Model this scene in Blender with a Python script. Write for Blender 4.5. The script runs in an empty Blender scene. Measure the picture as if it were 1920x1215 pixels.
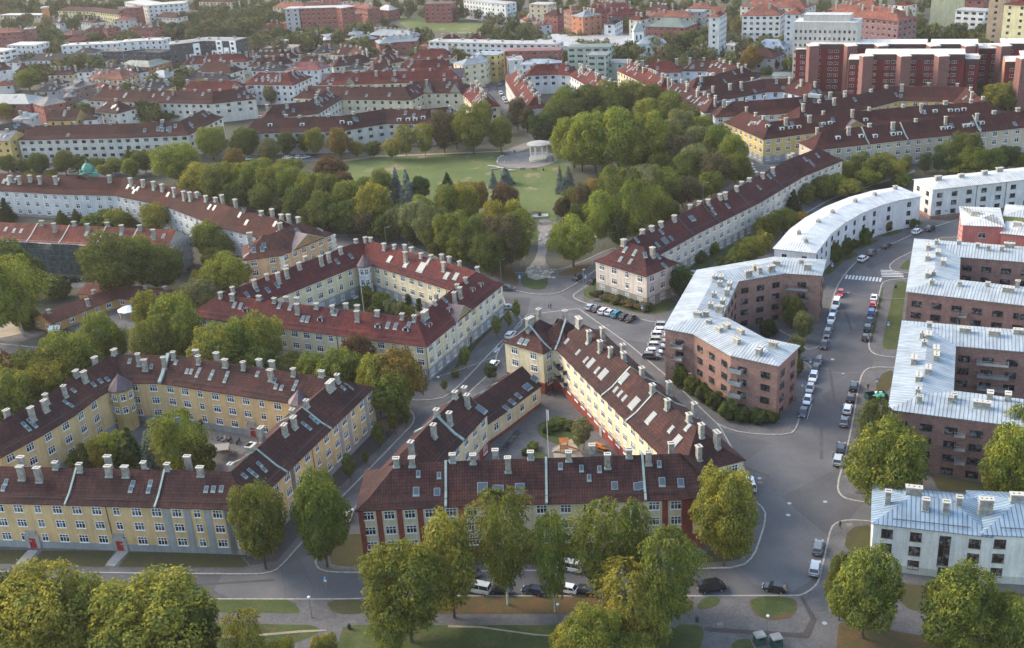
import bpy, math, random
import numpy as np
from mathutils import Vector, Matrix
from mathutils.geometry import tessellate_polygon
S = bpy.context.scene
COL = S.collection
R = math.radians
rng = random.Random(7)
# ---------------------------------------------------------------- camera
# survey frame: x right, y away from the camera, z up, metres; the camera hangs 120 m up
CAMH = 120.0
FPX = 2090.0                      # focal length in pixels of a 1920 wide frame
_dn = Vector((310.0, 4842.5, FPX)).normalized()          # down, in lens axes (x right, y down, z forward)
_fw = (Vector((0, 0, 1)) - _dn * _dn.z).normalized()
_rt = _dn.cross(_fw)
if _rt.x < 0: _rt = -_rt
def P(px, py, z=0.0):
    """surveyed point of a photo pixel at height z"""
    d = Vector((px - 960.0, py - 607.5, FPX)); t = (CAMH - z) / d.dot(_dn)
    return Vector((d.dot(_rt) * t, d.dot(_fw) * t, z))
def proj(p):
    v = p[0] * _rt + p[1] * _fw + (CAMH - p[2]) * _dn
    return 960 + FPX * v.x / v.z, 607.5 + FPX * v.y / v.z
cd = bpy.data.cameras.new('camera'); cam = bpy.data.objects.new('camera', cd); COL.objects.link(cam)
def lens2w(v): return Vector((v.dot(_rt), v.dot(_fw), -v.dot(_dn)))
X = lens2w(Vector((1, 0, 0))); Y = lens2w(Vector((0, -1, 0))); Z = lens2w(Vector((0, 0, -1)))
M = Matrix.Identity(4)
for i in range(3): M[i][0] = X[i]; M[i][1] = Y[i]; M[i][2] = Z[i]
M[2][3] = CAMH
cam.matrix_world = M
cd.sensor_width = 36; cd.lens = FPX / 1920 * 36; cd.clip_start = 1; cd.clip_end = 9000
S.camera = cam
# ---------------------------------------------------------------- light
SUN_EL, SUN_AZ = 32.0, 150.0      # azimuth counted from +x towards +y: the low sun stands behind, to the left
w = bpy.data.worlds.new('World'); S.world = w; w.use_nodes = True
nt = w.node_tree; bg = nt.nodes['Background']
sky = nt.nodes.new('ShaderNodeTexSky'); sky.sky_type = 'NISHITA'; sky.sun_disc = False
sky.sun_elevation = R(SUN_EL); sky.sun_rotation = R(90 - SUN_AZ); sky.air_density = 1.4; sky.dust_density = 2.5; sky.ozone_density = 1.0
nt.links.new(sky.outputs[0], bg.inputs[0]); bg.inputs[1].default_value = 0.15
sl = bpy.data.lights.new('sun', 'SUN'); sl.energy = 1.15; sl.angle = R(20); sl.color = (1, 0.86, 0.68)
so = bpy.data.objects.new('sun', sl); COL.objects.link(so)
sd = Vector((math.cos(R(SUN_EL)) * math.cos(R(SUN_AZ)), math.cos(R(SUN_EL)) * math.sin(R(SUN_AZ)), math.sin(R(SUN_EL))))
so.rotation_euler = sd.to_track_quat('Z', 'Y').to_euler(); so.location = (-100, 300, 400)
S.view_settings.view_transform = 'Standard'; S.view_settings.look = 'None'; S.view_settings.exposure = 1.68; S.view_settings.gamma = 1
S.render.engine = 'CYCLES'; S.cycles.max_bounces = 5; S.cycles.diffuse_bounces = 2; S.cycles.glossy_bounces = 2
S.cycles.transparent_max_bounces = 4; S.cycles.volume_bounces = 0
# ---------------------------------------------------------------- materials
def newmat(name, rough=0.85, spec=0.3):
    m = bpy.data.materials.new(name); m.use_nodes = True
    b = m.node_tree.nodes['Principled BSDF']; b.inputs['Roughness'].default_value = rough
    b.inputs['Specular IOR Level'].default_value = spec
    return m, m.node_tree, b
def N(t, typ, **kw):
    n = t.nodes.new(typ)
    for k, v in kw.items(): setattr(n, k, v)
    return n
def noise(t, scale, detail=4, vec=None, rough=0.6):
    n = N(t, 'ShaderNodeTexNoise'); n.inputs['Scale'].default_value = scale; n.inputs['Detail'].default_value = detail
    n.inputs['Roughness'].default_value = rough
    if vec is not None: t.links.new(vec, n.inputs['Vector'])
    return n.outputs[0]
def ramp(t, fac, stops):
    n = N(t, 'ShaderNodeValToRGB'); cr = n.color_ramp
    while len(cr.elements) < len(stops): cr.elements.new(0.5)
    for e, (p, c) in zip(cr.elements, stops):
        e.position = p; e.color = (c, c, c, 1) if isinstance(c, (int, float)) else (*c, 1)
    t.links.new(fac, n.inputs[0]); return n.outputs[0]
def mixc(t, a, b, f, blend='MIX'):
    n = N(t, 'ShaderNodeMix', data_type='RGBA', blend_type=blend)
    for s, v in ((n.inputs[0], f), (n.inputs[6], a), (n.inputs[7], b)):
        if isinstance(v, (int, float)): s.default_value = v
        elif isinstance(v, tuple): s.default_value = (*v, 1)
        else: t.links.new(v, s)
    return n.outputs[2]
def geo_pos(t): return N(t, 'ShaderNodeNewGeometry').outputs['Position']
def uvm(t, sx, sy):
    u = N(t, 'ShaderNodeUVMap'); m = N(t, 'ShaderNodeMapping'); m.inputs['Scale'].default_value = (sx, sy, 1)
    t.links.new(u.outputs[0], m.inputs[0]); return m.outputs[0]
def objcol(t): return N(t, 'ShaderNodeObjectInfo').outputs['Color']
def bump(t, b, h, s=0.3, d=0.05):
    n = N(t, 'ShaderNodeBump'); n.inputs['Strength'].default_value = s; n.inputs['Distance'].default_value = d
    t.links.new(h, n.inputs['Height']); t.links.new(n.outputs[0], b.inputs['Normal'])
MAT = {}
def m_simple(name, col, rough=0.8, spec=0.3, metal=0, var=0.25, sc=3.0):
    m, t, b = newmat(name, rough, spec); b.inputs['Metallic'].default_value = metal
    f = ramp(t, noise(t, sc, 4, geo_pos(t)), [(0.3, 1 - var), (0.7, 1 + var * 0.4)])
    t.links.new(mixc(t, col, f, 1.0, 'MULTIPLY'), b.inputs['Base Color']); MAT[name] = m; return m
def m_obj(name, rough=0.85, spec=0.25, var=0.2, sc=0.35, fine=6.0, metal=0):
    """colour comes from the object, weathered by two scales of noise"""
    m, t, b = newmat(name, rough, spec); b.inputs['Metallic'].default_value = metal
    g = geo_pos(t)
    f = ramp(t, noise(t, sc, 5, g), [(0.3, 1 - var), (0.7, 1 + var * 0.3)])
    f2 = ramp(t, noise(t, fine, 3, g), [(0.3, 1 - var * 0.5), (0.7, 1.04)])
    c = mixc(t, objcol(t), f, 1.0, 'MULTIPLY'); c = mixc(t, c, f2, 1.0, 'MULTIPLY')
    c = mixc(t, c, ramp(t, noise(t, 1.1, 5, uvm(t, 1, 0.1), 0.7), [(0.36, (0.8, 0.82, 0.85)), (0.6, (1.04, 1.03, 1.0))]), 1.0, 'MULTIPLY')
    t.links.new(c, b.inputs['Base Color']); MAT[name] = m; return m, t, b
m_obj('plaster', 0.9, 0.1, 0.2, 0.25, 3.0)
m_obj('trim', 0.8, 0.3, 0.15)
m_obj('paint_metal', 0.45, 0.5, 0.1)
# tiled roof: pantile rows and columns
m, t, b = newmat('roof_tile', 0.85, 0.1)
br = N(t, 'ShaderNodeTexBrick'); t.links.new(uvm(t, 1, 1), br.inputs['Vector'])
br.inputs['Scale'].default_value = 1; br.inputs['Brick Width'].default_value = 0.5; br.inputs['Row Height'].default_value = 0.66
br.inputs['Mortar Size'].default_value = 0.055; br.inputs['Mortar Smooth'].default_value = 0.6; br.offset = 0
br.inputs['Color1'].default_value = (0.8, 0.8, 0.8, 1); br.inputs['Color2'].default_value = (1.25, 1.15, 1.1, 1); br.inputs['Mortar'].default_value = (0.28, 0.28, 0.32, 1)
c = mixc(t, objcol(t), br.outputs[0], 1.0, 'MULTIPLY')
c = mixc(t, c, ramp(t, noise(t, 0.12, 6, geo_pos(t), 0.7), [(0.32, (0.55, 0.68, 0.78)), (0.5, (0.95, 0.97, 1.0)), (0.68, (1.4, 1.15, 1.02))]), 1.0, 'MULTIPLY')
c = mixc(t, c, ramp(t, noise(t, 1.3, 4, uvm(t, 1, 0.16)), [(0.35, 0.7), (0.7, 1.2)]), 1.0, 'MULTIPLY')
t.links.new(c, b.inputs['Base Color']); bump(t, b, br.outputs['Fac'], -0.5, 0.06); MAT['roof_tile'] = m
# standing-seam sheet metal
m, t, b = newmat('roof_metal', 0.58, 0.35); b.inputs['Metallic'].default_value = 0.15
wv = N(t, 'ShaderNodeTexWave', wave_type='BANDS', bands_direction='X', wave_profile='SIN'); t.links.new(uvm(t, 1, 1), wv.inputs['Vector'])
wv.inputs['Scale'].default_value = 0.42; sm = ramp(t, wv.outputs['Fac'], [(0.8, 1.0), (0.94, 0.42)])
c = mixc(t, objcol(t), sm, 1.0, 'MULTIPLY')
c = mixc(t, c, ramp(t, noise(t, 0.22, 6, geo_pos(t), 0.7), [(0.3, 0.7), (0.7, 1.1)]), 1.0, 'MULTIPLY')
c = mixc(t, c, ramp(t, noise(t, 1.4, 5, uvm(t, 1, 0.08), 0.75), [(0.35, (0.7, 0.7, 0.72)), (0.62, (1.06, 1.05, 1.03))]), 1.0, 'MULTIPLY')
t.links.new(c, b.inputs['Base Color']); bump(t, b, sm, -0.6, 0.06); MAT['roof_metal'] = m
# brick wall
m, t, b = newmat('brick', 0.9, 0.2)
br = N(t, 'ShaderNodeTexBrick'); t.links.new(uvm(t, 1, 1), br.inputs['Vector'])
br.inputs['Scale'].default_value = 1; br.inputs['Brick Width'].default_value = 0.5; br.inputs['Row Height'].default_value = 0.16
br.inputs['Mortar Size'].default_value = 0.02
br.inputs['Color1'].default_value = (0.7, 0.72, 0.78, 1); br.inputs['Color2'].default_value = (1.3, 1.2, 1.12, 1); br.inputs['Mortar'].default_value = (1.2, 1.5, 1.7, 1)
c = mixc(t, objcol(t), br.outputs[0], 1.0, 'MULTIPLY')
c = mixc(t, c, ramp(t, noise(t, 0.5, 6, geo_pos(t), 0.75), [(0.3, 0.72), (0.7, 1.12)]), 1.0, 'MULTIPLY')
t.links.new(c, b.inputs['Base Color']); MAT['brick'] = m
# window glass: dark, glossy, some with pale curtains
m, t, b = newmat('glass', 0.12, 0.6)
oi = N(t, 'ShaderNodeObjectInfo')
rr = noise(t, 0.8, 2, geo_pos(t))
c = ramp(t, rr, [(0.48, (0.012, 0.016, 0.022)), (0.54, (0.035, 0.045, 0.055)), (0.62, (0.16, 0.18, 0.18))])
t.links.new(c, b.inputs['Base Color']); MAT['glass'] = m
m, t, b = newmat('skylight_glass', 0.35, 0.3); b.inputs['Base Color'].default_value = (0.06, 0.085, 0.11, 1); b.inputs['Metallic'].default_value = 0.0; MAT['skylight_glass'] = m
m, t, b = newmat('car_paint', 0.25, 0.6); t.links.new(objcol(t), b.inputs['Base Color']); b.inputs['Coat Weight'].default_value = 0.6; b.inputs['Metallic'].default_value = 0.2; MAT['car_paint'] = m
m_simple('car_glass', (0.015, 0.02, 0.026), 0.08, 0.8, 0, 0.0)
m_simple('rubber', (0.02, 0.02, 0.02), 0.9)
m_simple('rim', (0.4, 0.4, 0.42), 0.35, 0.5, 0.7)
m_simple('lamp_clear', (0.7, 0.72, 0.7), 0.2)
m_simple('lamp_red', (0.4, 0.02, 0.02), 0.3)
m_simple('chimney_render', (0.3, 0.285, 0.255), 0.9, 0.2, 0, 0.5, 1.3)
m_simple('cap_stone', (0.44, 0.415, 0.365), 0.85, 0.2, 0, 0.2)
m_simple('soot', (0.015, 0.015, 0.015), 0.95)
m_simple('zinc', (0.26, 0.31, 0.32), 0.8, 0.2, 0.0, 0.3, 1.0)
m_simple('verdigris', (0.27, 0.34, 0.315), 0.7, 0.3, 0, 0.25, 1.0)
m_simple('turquoise_copper', (0.08, 0.25, 0.2), 0.7, 0.3, 0, 0.25, 1.0)
m_simple('old_copper', (0.1, 0.075, 0.085), 0.55, 0.4, 0.3, 0.35, 1.0)
m_simple('dark_metal', (0.05, 0.05, 0.055), 0.5, 0.4, 0.3)
m_simple('white_paint', (0.75, 0.76, 0.76), 0.5, 0.4, 0, 0.08)
m_simple('red_paint', (0.3, 0.02, 0.02), 0.5, 0.4, 0, 0.15)
m_simple('orange_paint', (0.5, 0.16, 0.03), 0.6)
m_simple('green_paint', (0.02, 0.06, 0.05), 0.5)
m_simple('teal_paint', (0.02, 0.3, 0.22), 0.5)
m_simple('blue_paint', (0.02, 0.25, 0.6), 0.5)
m_simple('wood', (0.16, 0.08, 0.04), 0.8)
m_simple('grey_wood', (0.24, 0.22, 0.2), 0.85)
m_simple('concrete', (0.32, 0.31, 0.29), 0.9, 0.2, 0, 0.25, 0.8)
m_simple('netting', (0.045, 0.07, 0.075), 0.85, 0.2, 0, 0.7, 0.7)
m_simple('bark', (0.09, 0.075, 0.06), 0.95, 0.1, 0, 0.4, 4)
m_simple('birch_bark', (0.4, 0.39, 0.36), 0.9, 0.1, 0, 0.6, 3)
m_simple('skin', (0.42, 0.24, 0.17), 0.6)
m_simple('road_line', (0.62, 0.62, 0.6), 0.7, 0.3, 0, 0.45, 2.5)
m_simple('kerb', (0.34, 0.32, 0.29), 0.9, 0.2, 0, 0.35, 1.2)
def m_ground(name, stops, sc=0.05, sc2=1.2, rough=0.95, tint=None):
    m, t, b = newmat(name, rough, 0.15); g = geo_pos(t)
    c = ramp(t, noise(t, sc, 8, g, 0.65), stops)
    c = mixc(t, c, ramp(t, noise(t, sc2, 6, g, 0.75), [(0.3, 0.7), (0.7, 1.18)]), 1.0, 'MULTIPLY')
    if tint:
        c = mixc(t, c, tint, ramp(t, noise(t, sc * 2.2, 5, g, 0.7), [(0.56, 0.0), (0.66, 0.9)]))
    t.links.new(c, b.inputs['Base Color']); MAT[name] = m; return m, t, b
m_ground('ground_mix', [(0.35, (0.05, 0.055, 0.03)), (0.5, (0.075, 0.075, 0.055)), (0.65, (0.1, 0.095, 0.085))], 0.03)
m_ground('lawn', [(0.35, (0.042, 0.06, 0.02)), (0.65, (0.075, 0.095, 0.032))], 0.16, 2.0, 0.95, (0.1, 0.075, 0.045))
m_ground('park_lawn', [(0.35, (0.07, 0.1, 0.03)), (0.65, (0.11, 0.135, 0.048))], 0.035, 1.0, 0.95, (0.24, 0.18, 0.125))
m_ground('dry_lawn', [(0.35, (0.075, 0.06, 0.035)), (0.6, (0.06, 0.065, 0.025))], 0.3, 2.5)
m_ground('leaf_litter', [(0.4, (0.12, 0.07, 0.035)), (0.6, (0.075, 0.07, 0.03))], 0.4, 3)
m_ground('gravel', [(0.35, (0.16, 0.145, 0.135)), (0.65, (0.24, 0.22, 0.2))], 0.2, 3)
m_ground('sand', [(0.35, (0.24, 0.2, 0.15)), (0.65, (0.34, 0.29, 0.22))], 0.2, 3)
m_ground('path_asphalt', [(0.3, (0.088, 0.086, 0.088)), (0.7, (0.14, 0.136, 0.134))], 0.25, 2.2)
m_ground('dark_path', [(0.3, (0.06, 0.052, 0.05)), (0.7, (0.085, 0.075, 0.072))], 0.25, 2.2)
m_ground('tar', [(0.3, (0.066, 0.066, 0.07)), (0.7, (0.1, 0.098, 0.1))], 0.3, 2.2)
# carriageway: patched asphalt, tar seams, oil streaks
m, t, b = newmat('asphalt', 0.9, 0.2); g = geo_pos(t)
c = ramp(t, noise(t, 0.08, 7, g, 0.6), [(0.3, (0.075, 0.077, 0.083)), (0.7, (0.128, 0.126, 0.128))])
vo = N(t, 'ShaderNodeTexVoronoi', feature='DISTANCE_TO_EDGE'); vo.inputs['Scale'].default_value = 0.07
dn_ = N(t, 'ShaderNodeTexNoise'); dn_.inputs['Scale'].default_value = 0.12; t.links.new(g, dn_.inputs['Vector'])
t.links.new(mixc(t, g, dn_.outputs[1], 1.0, 'ADD'), vo.inputs['Vector'])
c = mixc(t, c, ramp(t, vo.outputs[0], [(0.0, 0.78), (0.005, 1.0)]), 1.0, 'MULTIPLY')
vc = N(t, 'ShaderNodeTexVoronoi'); vc.inputs['Scale'].default_value = 0.045; t.links.new(g, vc.inputs['Vector'])
c = mixc(t, c, ramp(t, vc.outputs['Color'], [(0.2, 0.82), (0.8, 1.12)]), 1.0, 'MULTIPLY')
c = mixc(t, c, ramp(t, noise(t, 2.5, 6, g, 0.8), [(0.3, 0.82), (0.7, 1.1)]), 1.0, 'MULTIPLY')
t.links.new(c, b.inputs['Base Color']); MAT['asphalt'] = m
# foliage: object colour, each leaf clump its own shade, some light passing through
def m_leaf(name, spread=0.45):
    m = bpy.data.materials.new(name); m.use_nodes = True; t = m.node_tree; t.nodes.remove(t.nodes['Principled BSDF'])
    out = t.nodes['Material Output']; ge = N(t, 'ShaderNodeNewGeometry')
    f = ramp(t, ge.outputs['Random Per Island'], [(0.0, (1 - spread, 1 - spread * 0.9, 1 - spread)), (0.75, (1.05, 1.05, 1.0)), (1.0, (1 + spread, 1 + spread * 0.75, 1.0))])
    c = mixc(t, objcol(t), f, 1.0, 'MULTIPLY')
    pn = ramp(t, noise(t, 0.35, 3, ge.outputs['Position']), [(0.32, (0.66, 0.78, 0.9)), (0.68, (1.3, 1.16, 0.85))])
    c = mixc(t, c, pn, 1.0, 'MULTIPLY')
    d = N(t, 'ShaderNodeBsdfDiffuse'); tr = N(t, 'ShaderNodeBsdfTranslucent'); mx = N(t, 'ShaderNodeMixShader'); mx.inputs[0].default_value = 0.36
    t.links.new(c, d.inputs[0]); t.links.new(c, tr.inputs[0]); t.links.new(d.outputs[0], mx.inputs[1]); t.links.new(tr.outputs[0], mx.inputs[2])
    t.links.new(mx.outputs[0], out.inputs[0]); MAT[name] = m
m_leaf('foliage', 0.5); m_leaf('needles', 0.3)
# ---------------------------------------------------------------- mesh helpers
class MB:
    def __init__(s): s.v = []; s.f = []; s.m = []; s.mats = []
    def mi(s, mat):
        if mat not in s.mats: s.mats.append(mat)
        return s.mats.index(mat)
    def face(s, pts, mat=None):
        i = len(s.v); s.v += [tuple(p) for p in pts]; s.f.append(tuple(range(i, i + len(pts)))); s.m.append(s.mi(mat) if mat else 0)
    def box(s, c, size, mat, M=None, top=None):
        """box centred at c (x, y) standing on c.z; top = scale of the upper face"""
        x, y, z = c; a, b_, h = size[0] / 2, size[1] / 2, size[2]; k = top or 1.0
        k1, k2 = (k, k) if not isinstance(k, tuple) else k
        q = [(x - a, y - b_, z), (x + a, y - b_, z), (x + a, y + b_, z), (x - a, y + b_, z), (x - a * k1, y - b_ * k2, z + h), (x + a * k1, y - b_ * k2, z + h), (x + a * k1, y + b_ * k2, z + h), (x - a * k1, y + b_ * k2, z + h)]
        if M is not None: q = [M @ Vector(p) for p in q]
        for f in ((3, 2, 1, 0), (4, 5, 6, 7), (0, 1, 5, 4), (1, 2, 6, 5), (2, 3, 7, 6), (3, 0, 4, 7)): s.face([q[i] for i in f], mat)
    def tube(s, p0, p1, r0, r1, mat, n=8, cap=True):
        p0 = Vector(p0); p1 = Vector(p1); d = (p1 - p0).normalized()
        u = d.orthogonal().normalized(); v = d.cross(u)
        A = [p0 + (u * math.cos(a) + v * math.sin(a)) * r0 for a in [2 * math.pi * i / n for i in range(n)]]
        B = [p1 + (u * math.cos(a) + v * math.sin(a)) * r1 for a in [2 * math.pi * i / n for i in range(n)]]
        for i in range(n):
            j = (i + 1) % n; s.face([A[i], A[j], B[j], B[i]], mat)
        if cap: s.face(B, mat); s.face(A[::-1], mat)
    def lathe(s, prof, c, mat, n=16):
        for (r0, z0), (r1, z1) in zip(prof, prof[1:]):
            for i in range(n):
                a = 2 * math.pi * i / n; b_ = 2 * math.pi * (i + 1) / n
                q = [(c[0] + r0 * math.cos(a), c[1] + r0 * math.sin(a), c[2] + z0), (c[0] + r0 * math.cos(b_), c[1] + r0 * math.sin(b_), c[2] + z0), (c[0] + r1 * math.cos(b_), c[1] + r1 * math.sin(b_), c[2] + z1), (c[0] + r1 * math.cos(a), c[1] + r1 * math.sin(a), c[2] + z1)]
                if r0 < 1e-4: q = q[1:]
                elif r1 < 1e-4: q = q[:3]
                s.face(q, mat)
    def mesh(s, name, org=(0, 0, 0), smooth=False):
        me = bpy.data.meshes.new(name); o = Vector(org)
        me.from_pydata([(p[0] - o[0], p[1] - o[1], p[2] - o[2]) for p in s.v], [], s.f)
        for m in s.mats: me.materials.append(MAT[m])
        if len(s.mats) > 1: me.polygons.foreach_set('material_index', s.m)
        uv = me.uv_layers.new(name='UVMap'); dat = []
        for f in s.f:
            a, b_, c = (Vector(s.v[f[i]]) for i in (0, 1, 2)); n = (b_ - a).cross(c - a)
            if len(f) > 3: n += (c - a).cross(Vector(s.v[f[3]]) - a)
            if n.length < 1e-9: n = Vector((0, 0, 1))
            n.normalize()
            if abs(n.z) > 0.9995: u = Vector((1, 0, 0)); w_ = Vector((0, 1, 0))
            else: u = Vector((-n.y, n.x, 0)).normalized(); w_ = n.cross(u)
            for i in f:
                p = Vector(s.v[i]); dat += [p.dot(u), p.dot(w_)]
        uv.data.foreach_set('uv', dat)
        if smooth: me.polygons.foreach_set('use_smooth', [True] * len(s.f))
        me.update(); return me
    def build(s, name, parent=None, org=None, color=None, smooth=False):
        if org is None: org = parent['_o'] if parent is not None and '_o' in parent else (0, 0, 0)
        o = bpy.data.objects.new(name, s.mesh(name, org, smooth)); COL.objects.link(o)
        if parent is not None: o.parent = parent
        else: o.location = org
        if color: o.color = (*color, 1)
        return o
def tag(o, label=None, cat=None, group=None, kind=None):
    if label: o['label'] = label
    if cat: o['category'] = cat
    if group: o['group'] = group
    if kind: o['kind'] = kind
    return o
def empty(name, loc, label, cat, group=None):
    o = bpy.data.objects.new(name, None); COL.objects.link(o); o.location = loc; o['_o'] = tuple(loc); o.empty_display_size = 0.5
    return tag(o, label, cat, group)
def inst(name, mesh, parent=None, M=None, loc=None, rz=0, sc=None, color=None):
    o = bpy.data.objects.new(name, mesh); COL.objects.link(o)
    if parent is not None:
        o.parent = parent
    if M is not None:
        if parent is not None and '_o' in parent: M = Matrix.Translation(-Vector(parent['_o'])) @ M
        o.matrix_local = M if parent is not None else M
        if parent is None: o.matrix_world = M
    else:
        if loc is not None: o.location = loc
        o.rotation_euler = (0, 0, rz)
        if sc is not None: o.scale = sc if isinstance(sc, tuple) else (sc, sc, sc)
    if color: o.color = (*color, 1)
    return o
ORD = ['first', 'second', 'third', 'fourth', 'fifth', 'sixth', 'seventh', 'eighth', 'ninth', 'tenth', 'eleventh', 'twelfth', 'thirteenth', 'fourteenth', 'fifteenth', 'sixteenth', 'seventeenth', 'eighteenth', 'nineteenth', 'twentieth',
       'twenty-first', 'twenty-second', 'twenty-third', 'twenty-fourth', 'twenty-fifth', 'twenty-sixth', 'twenty-seventh', 'twenty-eighth', 'twenty-ninth', 'thirtieth']
# ---------------------------------------------------------------- building kit
def offs(pts, d, closed):
    n = len(pts); out = []
    for i in range(n):
        a = pts[i - 1] if (i > 0 or closed) else None; b = pts[i]; c = pts[(i + 1) % n] if (i < n - 1 or closed) else None
        d1 = (b - a).normalized() if a is not None else None; d2 = (c - b).normalized() if c is not None else None
        if d1 is None: d1 = d2
        if d2 is None: d2 = d1
        n1 = Vector((-d1.y, d1.x)); n2 = Vector((-d2.y, d2.x)); m = (n1 + n2)
        m = m / max(0.35, (1 + n1.dot(n2)))
        out.append(b + m * d)
    return out
class Strip:
    """a wing: centre line (2-D), half width W, eave height h, ridge height h+r, ends 'hip' or 'gable'"""
    def __init__(s, pts, W, h, r, ends=('hip', 'hip'), closed=False, flare=True, ov=0.45, z0=-0.6, hr=1.0):
        s.c = [Vector((p[0], p[1])) for p in pts]; s.W = W; s.h = h; s.r = r; s.ends = ends; s.closed = closed; s.ov = ov; s.z0 = z0; s.hr = hr
        s.prof = [(W + ov, h - 0.12), (W * 0.7, h + r * 0.24), (0.0, h + r)] if flare else [(W + ov, h - 0.05), (0.0, h + r)]
    def segs(s):
        n = len(s.c); return [(i, (i + 1) % n) for i in range(n if s.closed else n - 1)]
    def de(s, p):
        """effective distance from the ridge (or None outside)"""
        best = None; p = Vector((p[0], p[1])); sg = s.segs()
        for k, (i, j) in enumerate(sg):
            a, b = s.c[i], s.c[j]; L = (b - a).length; d = (b - a) / L; t = (p - a).dot(d); lat = abs((p - a).dot(Vector((-d.y, d.x))))
            e = lat
            if not s.closed and k == 0:
                if t < -s.ov: continue
                if s.ends[0] == 'hip': e = max(e, (s.W * s.hr - t) / s.hr)
            elif t < 0: e = (p - a).length
            if not s.closed and k == len(sg) - 1:
                if t > L + s.ov: continue
                if s.ends[1] == 'hip': e = max(e, (s.W * s.hr - (L - t)) / s.hr)
            elif t > L: e = (p - b).length
            if best is None or e < best: best = e
        return best
    def roofz(s, p):
        e = s.de(p)
        if e is None or e > s.W + s.ov: return None
        for (o1, z1), (o2, z2) in zip(s.prof, s.prof[1:]):
            if e >= o2: return z2 + (z1 - z2) * (e - o2) / (o1 - o2)
        return s.prof[-1][1]
    def inside(s, p, tol=0.0):
        e = s.de(p); return e is not None and e < s.W - tol
    def ringline(s, o, end_in):
        L = offs(s.c, o, s.closed); Rr = offs(s.c, -o, s.closed)
        if not s.closed:
            d0 = (s.c[1] - s.c[0]).normalized(); d1 = (s.c[-1] - s.c[-2]).normalized()
            a0 = d0 * end_in[0]; a1 = -d1 * end_in[1]
            L[0] = L[0] + a0; Rr[0] = Rr[0] + a0; L[-1] = L[-1] + a1; Rr[-1] = Rr[-1] + a1
        return L, Rr
    def build(s, wall, roof, wmat, rmat, z1=None):
        L, Rr = s.ringline(s.W, (0, 0)); n = len(s.c); h = s.h - 0.06
        def q(a, b, z0, z1_): wall.face([(a.x, a.y, z0), (b.x, b.y, z0), (b.x, b.y, z1_), (a.x, a.y, z1_)], wmat)
        for i, j in s.segs(): q(L[j], L[i], s.z0, h); q(Rr[i], Rr[j], s.z0, h)
        if not s.closed:
            for e, (a, b, c) in enumerate(((L[0], Rr[0], s.c[0]), (Rr[-1], L[-1], s.c[-1]))):
                q(a, b, s.z0, h)
                if s.ends[e] == 'gable':
                    wall.face([(a.x, a.y, h), (b.x, b.y, h), (c.x, c.y, s.h + s.r - 0.12)], wmat)
        levels = []
        for o, z in s.prof:
            ei = []
            for e in (0, 1): ei.append((s.W - o) * s.hr if s.ends[e] == 'hip' else -0.25)
            l, r_ = s.ringline(o, ei); levels.append(([Vector((p.x, p.y, z)) for p in l], [Vector((p.x, p.y, z)) for p in r_]))
        for (l0, r0), (l1, r1) in zip(levels, levels[1:]):
            for i, j in s.segs():
                roof.face([l0[j], l0[i], l1[i], l1[j]], rmat); roof.face([r0[i], r0[j], r1[j], r1[i]], rmat)
            if not s.closed:
                if s.ends[0] == 'hip':
                    f = [l0[0], r0[0], r1[0], l1[0]]
                    if (r1[0] - l1[0]).length < 1e-4: f = f[:3]
                    roof.face(f, rmat)
                if s.ends[1] == 'hip':
                    f = [r0[-1], l0[-1], l1[-1], r1[-1]]
                    if (r1[-1] - l1[-1]).length < 1e-4: f = f[:3]
                    roof.face(f, rmat)
        # soffit
        lo, ro = levels[0]; li, ri = L, Rr; zz = s.prof[0][1] - 0.04
        for i, j in s.segs():
            for A, B in ((lo, li), (ro, ri)):
                roof.face([(A[i].x, A[i].y, zz), (A[j].x, A[j].y, zz), (B[j].x, B[j].y, zz), (B[i].x, B[i].y, zz)], rmat)
                roof.face([(A[i].x, A[i].y, zz - 0.1), (A[j].x, A[j].y, zz - 0.1), (A[j].x, A[j].y, zz + 0.05), (A[i].x, A[i].y, zz + 0.05)], rmat)
        return L, Rr
    def walls(s):
        L, Rr = s.ringline(s.W, (0, 0)); out = []
        for i, j in s.segs(): out.append((L[j], L[i])); out.append((Rr[i], Rr[j]))
        if not s.closed: out.append((L[0], Rr[0])); out.append((Rr[-1], L[-1]))
        return out          # (p0, p1) with outward normal = right of p0->p1
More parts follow.
